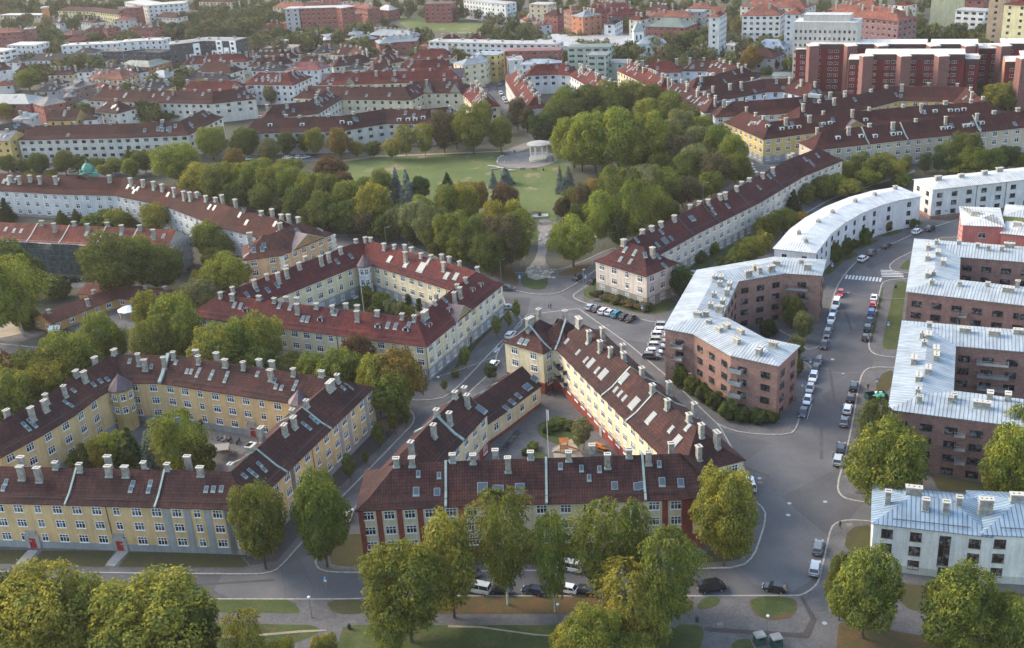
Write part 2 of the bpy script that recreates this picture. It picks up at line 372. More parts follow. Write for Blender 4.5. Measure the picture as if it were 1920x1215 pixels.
# --- windows: local x along the wall, y outwards, z up, origin at the window's centre
def win_geo(kind, w_, h_, frame):
    fr = MB(); gl = MB(); fm, t_ = frame
    def bar(x0, x1, z0, z1, y=0.07): fr.box(((x0 + x1) / 2, y / 2, z0), (x1 - x0, y, z1 - z0), fm)
    a, b_ = w_ / 2, h_ / 2; k = {'w3': 3, 'w2': 2, 'w1': 1, 'd2': 2, 'd3': 3, 'far': 1, 'farm': 2}[kind]
    gl.face([(-a, 0.02, -b_), (a, 0.02, -b_), (a, 0.02, b_), (-a, 0.02, b_)][::-1], 'glass')
    if kind == 'far':
        bar(-a - t_, a + t_, -b_ - t_, -b_, 0.05); return fr, gl
    bar(-a - t_, -a, -b_ - t_, b_ + t_); bar(a, a + t_, -b_ - t_, b_ + t_); bar(-a, a, -b_ - t_, -b_); bar(-a, a, b_, b_ + t_)
    for i in range(1, k): x = -a + w_ * i / k; bar(x - t_ / 2, x + t_ / 2, -b_, b_, 0.065)
    if kind in ('w3', 'w2', 'w1'):
        z = b_ - h_ * 0.36
        for i in range(k): x = -a + w_ * i / k; bar(x + t_ / 2 * (i > 0), x + w_ / k - t_ / 2 * (i < k - 1), z, z + t_, 0.06)
    if kind[0] == 'w': bar(-a - t_ * 1.6, a + t_ * 1.6, -b_ - t_ * 1.9, -b_ - t_, 0.16)
    elif kind[0] == 'd':
        for i in range(k): x = -a + w_ * i / k; bar(x + t_ / 2 * (i > 0), x + w_ / k - t_ / 2 * (i < k - 1), b_ - h_ * 0.3, b_ - h_ * 0.3 + t_ * 0.8, 0.06)
        bar(-a - t_ * 1.6, a + t_ * 1.6, -b_ - t_ * 1.7, -b_ - t_, 0.14)
    return fr, gl
WIN = {}
def win_mesh(kind, w_, h_, frame):
    k = (kind, w_, h_, frame)
    if k not in WIN:
        fr, gl = win_geo(*k); one = MB()
        for src in (fr, gl):
            for f, mi_ in zip(src.f, src.m): one.face([src.v[i] for i in f], src.mats[mi_])
        WIN[k] = (fr.mesh('window'), gl.mesh('pane'), one.mesh('window'), one)
    return WIN[k]
WH = ('white_paint', 0.1); BR = ('wood', 0.07); GY = ('dark_metal', 0.06); WT = ('white_paint', 0.07); CR = ('cap_stone', 0.1)
def wallM(p, n, z):
    """matrix at wall point p with outward normal n"""
    a = Vector((-n.y, n.x, 0)); M = Matrix.Identity(4)
    for i in range(3): M[i][0] = a[i]; M[i][1] = (n.x, n.y, 0)[i]; M[i][2] = (0, 0, 1)[i]
    M[0][3], M[1][3], M[2][3] = p.x, p.y, z; return M
def seen(p, n, m=120):
    v = Vector((-p[0], -p[1])); L = v.length
    if (n.x * v.x + n.y * v.y) / L < -0.02: return False
    x, y = proj((p[0], p[1], p[2] if len(p) > 2 else 5)); return -m < x < 1920 + m and -60 < y < 1215 + m
class Bld:
    def __init__(s, name, label, cat, strips, wall=(0.5, 0.4, 0.2), roofc=(0.1, 0.045, 0.04), wmat='plaster', rmat='roof_tile', group=None):
        s.st = strips; c = strips[0].c[0]; s.root = empty(name, (c.x, c.y, 0), label, cat, group)
        wl, rf = MB(), MB()
        for t in strips: t.build(wl, rf, wmat, rmat)
        s.wall = wl.build('wall', s.root, color=wall); s.roof = rf.build('roof', s.root, color=roofc); s.wins = []
        s.near = Vector((c.x, c.y)).length
        s.rmat = rmat
    def roofz(s, p):
        z = None
        for t in s.st:
            q = t.roofz(p)
            if q is not None and (z is None or q > z): z = q
        return z
    def hit(s, px, py):
        z = max(t.h + t.r for t in s.st) + 0.2; zmin = min(t.h for t in s.st) - 0.6
        while z > zmin:
            p = P(px, py, z); q = s.roofz(p)
            if q is not None and q >= z: return p
            z -= 0.12
        return None
    def grad(s, p):
        e = 0.25; z = s.roofz(p)
        def g(dx, dy):
            a = s.roofz((p[0] + dx, p[1] + dy)); b = s.roofz((p[0] - dx, p[1] - dy))
            if a is None: a = z
            if b is None: b = z
            return (a - b) / (2 * e)
        return Vector((g(e, 0), g(0, e)))
    def slopeM(s, p, lift=0.0):
        """matrix lying on the roof: x across, y up the slope, z off the roof"""
        g = s.grad(p)
        if g.length < 1e-3: g = Vector((0, 0.3))
        n = Vector((-g.x, -g.y, 1)).normalized(); x = Vector((g.y, -g.x, 0)).normalized(); y = n.cross(x)
        M = Matrix.Identity(4); q = Vector((p[0], p[1], s.roofz(p))) + n * lift
        for i in range(3): M[i][0] = x[i]; M[i][1] = y[i]; M[i][2] = n[i]; M[i][3] = q[i]
        return M
    def windows(s, bay=3.6, pat=('w3',), w=1.75, h=1.5, w2=1.15, rows=(1.45, 3.2, 3), frame=WH, strips=None, minlen=3.0, end=1.6, jit=0.0, wallf=None, pilaster=None, pipes=None):
        """rows = (distance of top row's centre below the eave, storey height, storeys)"""
        pl = MB(); pp = MB()
        for si, t in enumerate(s.st):
            if strips is not None and si not in strips: continue
            for wi, (p0, p1) in enumerate(t.walls()):
                L = (p1 - p0).length
                if L < minlen: continue
                d = (p1 - p0) / L; n = Vector((d.y, -d.x))
                if wallf and not wallf(si, wi, p0, p1, n): continue
                k = max(1, int((L - end) / bay)); st = L / k
                if pipes and L > 2 * pipes:
                    m_ = max(1, round(L / pipes))
                    for q in range(1, m_ + 1):
                        pt = p0 + d * (st * round((L * q / m_) / st)) + n * 0.09
                        if seen((pt.x, pt.y), n) and not any(o is not t and o.inside(pt + n * 0.3) for o in s.st): pp = MB(); pp.tube((pt.x, pt.y, 0), (pt.x, pt.y, t.h - 0.3), 0.075, 0.075, 'dark_metal', 5, False); pp.build('drainpipe', s.root)
                for i in range(k):
                    pt = p0 + d * (st * (i + 0.5))
                    if not seen((pt.x, pt.y, t.h - 2), n): continue
                    if any(o is not t and o.inside(pt + n * 0.4) and o.h > t.h - 3 for o in s.st): continue
                    if pilaster and i > 0:
                        q = p0 + d * (st * i) + n * 0.03; M = wallM(q, n, pilaster[1]); pl.box((0, 0, 0), (pilaster[0], 0.1, t.h - 0.2 - pilaster[1]), 'trim', M)
                    kd = pat[i % len(pat)]
                    if kd is None: continue
                    ww = w2 if kd in ('w2', 'w1') else w
                    for r in range(rows[2]):
                        z = t.h - rows[0] - r * rows[1]
                        if z < 0.8: break
                        if any(o is not t and o.inside(pt + n * 0.4) and o.h + o.r > z - 1 for o in s.st): continue
                        s.wins.append((pt.x, pt.y, z, n.x, n.y, kd, ww, h, frame))
        if pl.f: pl.build('pilaster', s.root, color=pilaster[2])
        return s
    def finish(s):
        ws = sorted(s.wins, key=lambda q: q[0] ** 2 + q[1] ** 2); fine = s.near < 330 if ws else False
        for q in ws[:100]:
            x, y, z, nx, ny, kd, ww, hh, fr = q; M = wallM(Vector((x, y)), Vector((nx, ny)), z)
            f, g, one, _ = win_mesh(kd, ww, hh, fr)
            if fine:
                o = inst('window', f, s.root, M); c = bpy.data.objects.new('pane', g); COL.objects.link(c); c.parent = o
            else: inst('window', one, s.root, M)
        if len(ws) > 100:
            mb = MB()
            for q in ws[100:]:
                x, y, z, nx, ny, kd, ww, hh, fr = q; M = wallM(Vector((x, y)), Vector((nx, ny)), z); src = win_mesh(kd, ww, hh, fr)[3]
                for f, mi_ in zip(src.f, src.m): mb.face([M @ Vector(src.v[i]) for i in f], src.mats[mi_])
            tag(mb.build('window', s.root), kind='stuff')
        return s
    def plinth(s, z, col, strips=None, mat='plaster', wallf=None, th=0.04, name='plinth', z0=-0.5):
        mb = MB()
        for si, t in enumerate(s.st):
            if strips is not None and si not in strips: continue
            for wi, (p0, p1) in enumerate(t.walls()):
                d = (p1 - p0).normalized(); n = Vector((d.y, -d.x))
                if wallf and not wallf(si, wi, p0, p1, n): continue
                a = p0 + n * th - d * th; b = p1 + n * th + d * th
                mb.face([(a.x, a.y, z0), (b.x, b.y, z0), (b.x, b.y, z), (a.x, a.y, z)], mat)
                mb.face([(a.x, a.y, z), (b.x, b.y, z), (p1.x, p1.y, z), (p0.x, p0.y, z)], mat)
        mb.build(name, s.root, color=col); return s
    def chimney(s, x, y, top, size=(1.5, 0.8), rot=None, mat='chimney_render', flues=3):
        z = s.roofz((x, y))
        if z is None: return
        if rot is None:
            best = min(s.st, key=lambda t: 9 if t.de((x, y)) is None else t.de((x, y)) / t.W)
            bi = min(best.segs(), key=lambda ij: abs((Vector((x, y)) - (best.c[ij[0]] + best.c[ij[1]]) / 2).length)); d = best.c[bi[1]] - best.c[bi[0]]; rot = math.atan2(d.y, d.x)
        M = Matrix.Translation((x, y, 0)) @ Matrix.Rotation(rot, 4, 'Z'); mb = MB(); a, b_ = size
        z0 = z - 0.9
        mb.box((0, 0, z0), (a, b_, top - z0 - 0.18), mat, M); mb.box((0, 0, top - 0.18), (a + 0.28, b_ + 0.28, 0.18), 'cap_stone', M)
        mb.box((0, 0, z - 0.25), (a + 0.3, b_ + 0.3, 0.3), 'verdigris', M)
        for i in range(flues):
            fx = (i - (flues - 1) / 2) * a / flues; mb.box((fx, 0, top + 0.002), (0.26, 0.26, 0.03), 'soot', M)
        mb.build('chimney', s.root)
    def chimneys_px(s, L, org=(0, 0, 1), top=1.35, size=(1.2, 0.75), side=None):
        zt = max(t.h + t.r for t in s.st) + top
        for q in L:
            px, py = org[0] + q[0] / org[2], org[1] + q[1] / org[2]; p = P(px, py, zt); a = size
            if len(q) > 2: a = q[2]
            cand = [t for t in s.st if t.de(p) is not None and t.de(p) < t.W]
            if cand: t = max(cand, key=lambda t: t.roofz(p)); p = P(px, py, t.h + t.r + top)
            z = s.roofz(p); zz = p.z
            while z is not None and p.z - z > 3.3 and zz > z: zz -= 0.25; p2 = P(px, py, zz); z2 = s.roofz(p2); z = z2; p = p2
            if z is None:
                # nearest roof point along the line of sight, a little lower
                for dz in (0.8, 1.6, 2.4, -0.8):
                    p = P(px, py, zt - dz); z = s.roofz(p)
                    if z is not None: break
            if z is not None: s.chimney(p.x, p.y, p.z, a)
    def chimneys_auto(s, step=9.0, strips=None, top=1.5, size=(1.4, 0.8), alt=True, mat='chimney_render'):
        for si, t in enumerate(s.st):
            if strips is not None and si not in strips: continue
            for i, j in t.segs():
                a, b = t.c[i], t.c[j]; L = (b - a).length; d = (b - a) / L; n = Vector((-d.y, d.x)); k = max(1, int(L / step))
                if L < 5: continue
                for q in range(k):
                    p = a + d * (L * (q + 0.5 + rng.uniform(-0.2, 0.2)) / k)
                    if alt: p = p + n * rng.choice((0, 0, t.W * 0.32, -t.W * 0.32))
                    x, y = proj((p.x, p.y, t.h)); 
                    if not (-60 < x < 1980 and -20 < y < 1260): continue
                    if any(o is not t and o.roofz(p) is not None and o.roofz(p) > t.h + t.r for o in s.st): continue
                    s.chimney(p.x, p.y, t.h + t.r + top * rng.uniform(0.85, 1.1), (size[0] * rng.uniform(0.7, 1.2), size[1]), math.atan2(d.y, d.x), mat)
        return s
    def sky_px(s, L, org=(0, 0, 1), size=(0.8, 1.1)):
        for q in L:
            p = s.hit(org[0] + q[0] / org[2], org[1] + q[1] / org[2])
            if p is not None: s.skylight(p, size if len(q) < 3 else q[2])
    def skylight(s, p, size):
        M = s.slopeM(p, 0.02); k = ('sk', size)
        if k not in WIN:
            mb = MB(); a, b_ = size
            mb.box((0, 0, 0), (a + 0.22, b_ + 0.22, 0.12), 'zinc'); mb.box((0, 0, 0.12), (a, b_, 0.03), 'skylight_glass'); mb.box((0, -b_ / 2 - 0.25, 0), (a + 0.3, 0.3, 0.05), 'verdigris')
            WIN[k] = mb.mesh('skylight')
        inst('skylight', WIN[k], s.root, M)
    def sky_auto(s, n, size=(0.9, 1.3), strips=None, lo=0.2, hi=0.75):
        cnt = 0; tries = 0
        ts = [t for i, t in enumerate(s.st) if strips is None or i in strips]
        Ls = [sum((t.c[j] - t.c[i]).length for i, j in t.segs()) for t in ts]
        while cnt < n and tries < n * 12:
            tries += 1; t = rng.choices(ts, Ls)[0]; i, j = rng.choice(t.segs()); a, b = t.c[i], t.c[j]; d = (b - a); L = d.length; d = d / L; nn = Vector((-d.y, d.x))
            p = a + d * rng.uniform(0.08, 0.92) * L + nn * rng.choice((-1, 1)) * rng.uniform(lo, hi) * t.W
            x, y = proj((p.x, p.y, t.h))
            if not (0 < x < 1920 and 0 < y < 1215) or s.roofz(p) is None: continue
            s.skylight(p, size); cnt += 1
        return s
    def dormer_px(s, L, org=(0, 0, 1), kind='arch', wd=1.7, ht=1.5):
        for q in L:
            p = s.hit(org[0] + q[0] / org[2], org[1] + q[1] / org[2])
            if p is None: continue
            g = s.grad(p)
            if g.length < 0.05: continue
            n = Vector((-g.x, -g.y)).normalized(); M = wallM(p, n, 0); z0 = s.roofz(p) - 0.5; dep = ht / max(g.length, 0.3) + 0.8; mb = MB(); a = wd / 2
            if kind == 'arch':
                prof = [(-a, 0), (-a, ht * 0.6)] + [(-a * math.cos(u), ht * 0.6 + a * 0.75 * math.sin(u)) for u in [math.pi * k / 8 for k in range(1, 8)]] + [(a, ht * 0.6), (a, 0)]
            elif kind == 'hip': prof = [(-a, 0), (-a, ht), (0, ht * 1.45), (a, ht), (a, 0)]
            else: prof = [(-a, 0), (-a, ht), (a, ht * 1.0), (a, 0)]
            F = [M @ Vector((x, 0, z0 + z)) for x, z in prof]; B = [M @ Vector((x, -dep, z0 + z)) for x, z in prof]
            mb.face(F[::-1], 'white_paint')
            for i in range(len(F) - 1): mb.face([F[i], F[i + 1], B[i + 1], B[i]], 'old_copper' if kind == 'arch' else 'zinc')
            o = mb.build('dormer', s.root); gl = MB(); gl.box((0, 0.03, z0 + 0.55), (wd * 0.62, 0.04, ht * 0.6), 'glass', M); gl.build('pane', o, org=s.root['_o'])
    def pediment(s, px, py, span, t, depth=None, wcol=(0.5, 0.45, 0.28), si=0):
        """triangular gable rising from the eave at pixel px,py (eave height of strip si)"""
        st = s.st[si]; p = P(px, py, st.h); best = None
        for a, b in st.walls():
            d = (b - a).normalized(); u = max(0, min((b - a).length, (Vector((p.x, p.y)) - a).dot(d))); c = a + d * u; e = (Vector((p.x, p.y)) - c).length
            if best is None or e < best[0]: best = (e, c, Vector((d.y, -d.x)))
        c, n = best[1], best[2]; M = wallM(c + n * 0.25, n, st.h - 0.4); a = span / 2; mb = MB(); rf = MB(); dep = depth or st.W * 0.9
        A = [(-a, 0, 0), (a, 0, 0), (0, 0, t)]; mb.face([M @ Vector(v) for v in A[::-1]], 'plaster'); mb.face([M @ Vector(v) for v in A], 'plaster')
        mb.build('gable', s.root, color=wcol)
        e = 0.35
        for sx in (-1, 1):
            q = [(sx * (a + e), 0.3, -e * t / a), (0, 0.3, t), (0, -dep, t), (sx * (a + e), -dep, -e * t / a)]
            rf.face([M @ Vector(v) + Vector((0, 0, 0.08)) for v in q], 'old_copper')
            rf.face([M @ Vector((v[0], v[1], v[2] - 0.12)) for v in q[:2]] + [M @ Vector(v) + Vector((0, 0, 0.1)) for v in q[:2][::-1]], 'cap_stone')
        rf.build('gable_roof', s.root)
    def fire_px(s, L, org=(0, 0, 1), mat='verdigris', wd=0.36, ht=0.25):
        """raised party-wall flashing from eave pixel up to the ridge, on both slopes"""
        for q in L:
            p = s.hit(org[0] + q[0] / org[2], org[1] + q[1] / org[2])
            if p is None: continue
            best = None
            for t in s.st:
                for i, j in t.segs():
                    a, b = t.c[i], t.c[j]; L_ = (b - a).length; d = (b - a) / L_; u = (Vector((p.x, p.y)) - a).dot(d)
                    if -1 < u < L_ + 1:
                        e = abs((Vector((p.x, p.y)) - a).dot(Vector((-d.y, d.x))))
                        if e < t.W + 1 and (best is None or e < best[0]): best = (e, t, a + d * u, d)
            if best is None: continue
            _, t, c, d = best; n = Vector((-d.y, d.x)); mb = MB()
            for sg in (-1, 1):
                for (o1, z1), (o2, z2) in zip(t.prof, t.prof[1:]):
                    A = c + n * sg * o1; B = c + n * sg * o2
                    for w0, w1, k in ((-1, 1, ht),):
                        a0, a1, b0, b1 = A - d * wd / 2, A + d * wd / 2, B - d * wd / 2, B + d * wd / 2
                        mb.face([(a0.x, a0.y, z1 + k), (a1.x, a1.y, z1 + k), (b1.x, b1.y, z2 + k), (b0.x, b0.y, z2 + k)], mat)
                        for u0, u1 in ((a0, b0), (a1, b1)): mb.face([(u0.x, u0.y, z1 - 0.1), (u1.x, u1.y, z2 - 0.1), (u1.x, u1.y, z2 + k), (u0.x, u0.y, z1 + k)], mat)
                        if z1 < z2 and o1 == t.prof[0][0]: mb.face([(a0.x, a0.y, z1 - 0.2), (a1.x, a1.y, z1 - 0.2), (a1.x, a1.y, z1 + k), (a0.x, a0.y, z1 + k)], mat)
            mb.build('party_wall', s.root)
def XY(pts, z): return [P(x, y, z) for x, y in pts]
def half(px_eave, h, ridge_pts):
    """half width from an eave pixel and the ridge line (already in metres)"""
    p = P(*px_eave, h); p = Vector((p.x, p.y)); best = 1e9
    for a, b in zip(ridge_pts, ridge_pts[1:]):
        a = Vector((a[0], a[1])); b = Vector((b[0], b[1])); L = (b - a).length; d = (b - a) / L; t = max(0, min(L, (p - a).dot(d))); best = min(best, (p - a - d * t).length)
    return best
# ---------------------------------------------------------------- ground
SHN = [0]
def sheet(name, px, z, mat, th=None, kerb=False, kind='structure'):
    """flat polygon from photo pixels at height z; with th it becomes a slab with side faces and a stone kerb"""
    SHN[0] += 1; z += 0.0006 * SHN[0]
    pts = [P(x, y, z) for x, y in px]; tri = tessellate_polygon([[Vector((p.x, p.y, 0)) for p in pts]]); mb = MB()
    for t in tri:
        q = [pts[i] for i in t]
        if (q[1] - q[0]).cross(q[2] - q[0]).z < 0: q = q[::-1]
        mb.face(q, mat)
    if th:
        n = len(pts)
        for i in range(n):
            a, b = pts[i], pts[(i + 1) % n]; mb.face([a, b, (b.x, b.y, z - th), (a.x, a.y, z - th)], 'kerb')
    if kerb:
        ar = sum(pts[i - 1].x * pts[i].y - pts[i].x * pts[i - 1].y for i in range(len(pts))); sg = 1 if ar > 0 else -1
        c = offs([Vector((p.x, p.y)) for p in pts], 0.32 * sg, True); n = len(pts)
        for i in range(n):
            j = (i + 1) % n; a, b = pts[i], pts[j]
            if (a - b).length > 160: continue
            mb.face([(a.x, a.y, z + .012), (b.x, b.y, z + .012), (c[j].x, c[j].y, z + .012), (c[i].x, c[i].y, z + .012)], 'kerb')
            mb.face([(a.x, a.y, z), (b.x, b.y, z), (b.x, b.y, z + .012), (a.x, a.y, z + .012)], 'kerb')
    o = mb.build(name, org=(0, 0, 0)); return tag(o, kind=kind)
def smooth_px(pts, it=2):
    for _ in range(it):
        q = []
        for i in range(len(pts)):
            a, b = pts[i], pts[(i + 1) % len(pts)]; L = math.hypot(a[0] - b[0], a[1] - b[1])
            if L > 90: q += [(a[0] * .97 + b[0] * .03, a[1] * .97 + b[1] * .03), (a[0] * .03 + b[0] * .97, a[1] * .03 + b[1] * .97)]
            else: q += [(a[0] * .75 + b[0] * .25, a[1] * .75 + b[1] * .25), (a[0] * .25 + b[0] * .75, a[1] * .25 + b[1] * .75)]
        pts = q
    return pts
mb = MB(); mb.face([(-4000, -500, 0), (4000, -500, 0), (4000, 6000, 0), (-4000, 6000, 0)], 'ground_mix'); tag(mb.build('ground'), kind='structure')
sheet('road', [(-400, 1500), (2300, 1500), (2200, 380), (1780, 370), (1600, 440), (1440, 318), (1420, 305), (1300, 400), (1130, 480), (1040, 535), (930, 540), (640, 700), (-300, 700)], 0.02, 'asphalt')
def slab(px, mat='path_asphalt', sm=1): return sheet('pavement', smooth_px(px, sm) if sm else px, 0.13, mat, 0.15, True)
def lawn(px, mat='lawn', sm=1, z=0.16, kind='structure'): return tag(sheet('grass', smooth_px(px, sm) if sm else px, z, mat), kind=kind)
slab([(1073, 553), (1077, 561), (1130, 579), (1190, 595), (1228, 605), (1262, 602), (1285, 572), (1350, 515), (1440, 440), (1560, 372), (1720, 320), (1560, 285), (1440, 328), (1330, 380), (1150, 500)])
lawn([(1083, 552), (1120, 528), (1127, 500), (1200, 560), (1272, 560), (1266, 580), (1215, 592), (1140, 571)], 'lawn')
lawn([(1262, 545), (1330, 500), (1440, 425), (1550, 360), (1640, 330), (1560, 290), (1440, 340), (1330, 400), (1270, 450), (1275, 520)], 'lawn')
sheet('path', [(1268, 560), (1280, 562), (1445, 442), (1560, 362), (1550, 354), (1435, 430), (1300, 520)], 0.19, 'path_asphalt')
slab([(1278, 590), (1264, 612), (1250, 650), (1246, 682), (1262, 715), (1290, 750), (1330, 787), (1370, 807), (1420, 815), (1482, 815), (1495, 803), (1503, 770), (1512, 740), (1524, 700), (1522, 686), (1503, 675), (1440, 660), (1350, 560)])
lawn([(1266, 635), (1258, 665), (1262, 690), (1290, 730), (1340, 775), (1400, 795), (1455, 796), (1440, 700), (1300, 610)], 'lawn')
slab([(1512, 657), (1536, 651), (1546, 634), (1556, 590), (1568, 540), (1586, 512), (1612, 485), (1660, 463), (1720, 436), (1800, 410), (1920, 392), (1920, 380), (1700, 372), (1540, 440), (1500, 500), (1350, 560), (1500, 640)])
for q in ([(1538, 530), (1551, 533), (1540, 553), (1538, 550)], [(1541, 500), (1562, 490), (1585, 485), (1560, 512), (1545, 516)], [(1548, 478), (1598, 470), (1612, 478), (1590, 488), (1555, 492)], [(1570, 462), (1640, 448), (1650, 452), (1600, 472)], [(1640, 440), (1690, 428), (1692, 436), (1650, 446)], [(1675, 425), (1720, 412), (1735, 420), (1695, 432)], [(1520, 455), (1560, 440), (1700, 380), (1720, 390), (1600, 440)]): lawn(q, 'lawn')
slab([(1706, 473), (1680, 485), (1665, 498), (1672, 508), (1706, 512), (1990, 545), (1990, 440), (1760, 445)])
lawn([(1686, 500), (1708, 482), (1708, 506), (1690, 505)], 'lawn')
slab([(1657, 525), (1650, 537), (1642, 580), (1633, 613), (1627, 643), (1630, 658), (1647, 667), (1685, 671), (2000, 690), (2000, 545), (1700, 521)])
lawn([(1678, 528), (1700, 527), (1684, 655), (1660, 655), (1654, 645)], 'lawn'); lawn([(1654, 537), (1657, 540), (1645, 600), (1634, 645), (1632, 640), (1640, 600)], 'lawn')
slab([(1677, 688), (1632, 687), (1616, 697), (1608, 725), (1598, 787), (1588, 834), (1580, 866), (1568, 909), (1573, 927), (1590, 937), (1640, 945), (2150, 980), (2150, 700)])
lawn([(1645, 706), (1678, 690), (1672, 730), (1642, 740)], 'dry_lawn'); lawn([(1650, 780), (1700, 800), (1760, 920), (2000, 930), (2000, 800)], 'dry_lawn', 1); lawn([(1600, 850), (1640, 830), (1660, 920), (1600, 930)], 'dry_lawn')
slab([(1636, 976), (1591, 973), (1568, 978), (1556, 989), (1547, 1030), (1540, 1060), (1534, 1088), (1523, 1102), (1502, 1115), (1308, 1116), (855, 1116), (640, 1122), (376, 1122), (190, 1119), (-150, 1112), (-300, 1500), (2300, 1500), (2150, 1010)])
lawn([(-100, 1118), (190, 1123), (547, 1124), (566, 1149), (390, 1148), (-100, 1140)], 'lawn', 1); lawn([(-200, 1160), (399, 1168), (587, 1172), (607, 1184), (530, 1215), (400, 1300), (-300, 1350)], 'lawn'); sheet('path', [(398, 1192), (470, 1190), (560, 1182), (612, 1180), (612, 1183), (560, 1186), (470, 1194), (398, 1197)], 0.18, 'sand')
lawn([(610, 1124), (690, 1124), (690, 1150), (625, 1152)], 'dry_lawn'); lawn([(690, 1122), (855, 1118), (1300, 1119), (1300, 1149), (690, 1152)], 'leaf_litter'); lawn([(645, 1172), (1250, 1172), (1300, 1190), (1290, 1300), (600, 1300)], 'lawn'); sheet('path', [(840, 1172), (900, 1174), (1000, 1188), (1050, 1192), (1050, 1194), (1000, 1191), (900, 1177), (840, 1176)], 0.18, 'sand')
lawn([(1403, 1118), (1491, 1118), (1497, 1141), (1484, 1159), (1438, 1164), (1409, 1146)], 'leaf_litter', 2, 0.155); lawn([(1407, 1119), (1488, 1119), (1493, 1138), (1478, 1153), (1438, 1158), (1413, 1143)], 'lawn', 2, 0.17)
lawn([(1319, 1118), (1353, 1120), (1344, 1138), (1301, 1145)], 'lawn', 2); lawn([(1270, 1170), (1316, 1172), (1321, 1188), (1312, 1215), (1300, 1270), (1230, 1270)], 'lawn'); lawn([(1369, 1209), (1387, 1197), (1412, 1199), (1418, 1260), (1360, 1260)], 'lawn')
lawn([(1590, 988), (1641, 984), (1638, 1040), (1582, 1034)], 'dry_lawn'); lawn([(1573, 1166), (1724, 1191), (1900, 1200), (1900, 1300), (1560, 1300)], 'leaf_litter'); lawn([(1640, 1080), (1700, 1095), (2000, 1120), (2000, 1180), (1800, 1170), (1700, 1140)], 'dry_lawn')
sheet('patch', [(1320, 1183), (1517, 1196), (1531, 1160), (1505, 1118), (1500, 1119), (1520, 1160), (1505, 1187), (1322, 1176)], 0.17, 'dark_path')
slab([(-200, 1072), (0, 1072), (250, 1075), (483, 1077), (515, 1072), (535, 1054), (560, 1025), (640, 934), (775, 795), (779, 780), (770, 768), (740, 757), (640, 705), (-250, 620)])
sheet('verge', [(447, 1036), (470, 1060), (520, 1052), (555, 1010), (630, 920), (760, 790), (740, 770), (700, 790), (500, 1000)], 0.16, 'dark_path')
for q in ([(-60, 1030), (53, 1031), (28, 1057), (-60, 1057)], [(79, 1032), (216, 1033), (195, 1063), (57, 1059)], [(242, 1035), (447, 1037), (466, 1060), (455, 1064), (222, 1063)]): lawn(q, 'dry_lawn', 0)
lawn([(-100, 700), (60, 660), (215, 650), (320, 640), (340, 665), (200, 650), (100, 700), (0, 780), (-100, 800)], 'lawn')
lawn([(300, 640), (620, 690), (720, 720), (740, 745), (640, 735), (330, 660)], 'dry_lawn')
slab([(935, 541), (947, 560), (948, 580), (970, 588), (981, 600), (977, 612), (947, 633), (900, 683), (873, 712), (840, 743), (810, 750), (773, 751), (700, 742), (400, 640), (380, 560), (600, 440), (760, 440)])
lawn([(885, 633), (925, 604), (945, 588), (948, 594), (900, 640), (860, 690), (850, 690)], 'dry_lawn'); lawn([(500, 530), (640, 480), (720, 480), (790, 540), (700, 585), (520, 560)], 'lawn', 1, 0.15)
slab([(601, 1071), (588, 1056), (596, 1038), (650, 968), (700, 908), (770, 838), (850, 762), (925, 692), (932, 655), (985, 590), (1085, 578), (1180, 645), (1260, 712), (1350, 798), (1405, 895), (1406, 930), (1437, 955), (1436, 980), (1427, 1009), (1416, 1041), (1391, 1064), (1309, 1067), (640, 1074)])
lawn([(625, 1005), (676, 1000), (1300, 1045), (1400, 1000), (1412, 1010), (1400, 1040), (1380, 1052), (1300, 1056), (640, 1062), (615, 1055)], 'dry_lawn')
# triangular courtyard of the centre block
lawn([(1005, 800), (1018, 790), (1045, 784), (1075, 790), (1095, 808), (1092, 830), (1080, 845), (1030, 828), (1010, 815)], 'lawn', 2, 0.17); lawn([(1000, 845), (1020, 845), (1030, 858), (1000, 862)], 'lawn', 1, 0.17)
sheet('playground_sand', [(1036, 840), (1072, 822), (1098, 862), (1040, 870)], 0.18, 'sand')
# kindergarten yard and playing paths
sheet('path', smooth_px([(-40, 600), (20, 600), (52, 625), (38, 645), (-40, 655)], 1), 0.05, 'sand'); sheet('path', smooth_px([(-40, 640), (30, 628), (60, 620), (85, 620), (80, 628), (50, 638), (30, 645), (60, 650), (78, 650), (70, 656), (40, 648), (-40, 662)], 1), 0.07, 'path_asphalt')
sheet('yard', [(110, 610), (200, 580), (255, 560), (255, 620), (280, 650), (200, 640)], 0.05, 'path_asphalt'); lawn([(-60, 660), (60, 655), (80, 665), (60, 700), (-60, 720)], 'lawn', 1, 0.05)
sheet('road', [(80, 520), (200, 520), (160, 538), (90, 545)], 0.05, 'asphalt'); sheet('road', [(230, 655), (300, 640), (330, 660), (300, 700), (240, 700)], 0.04, 'asphalt')
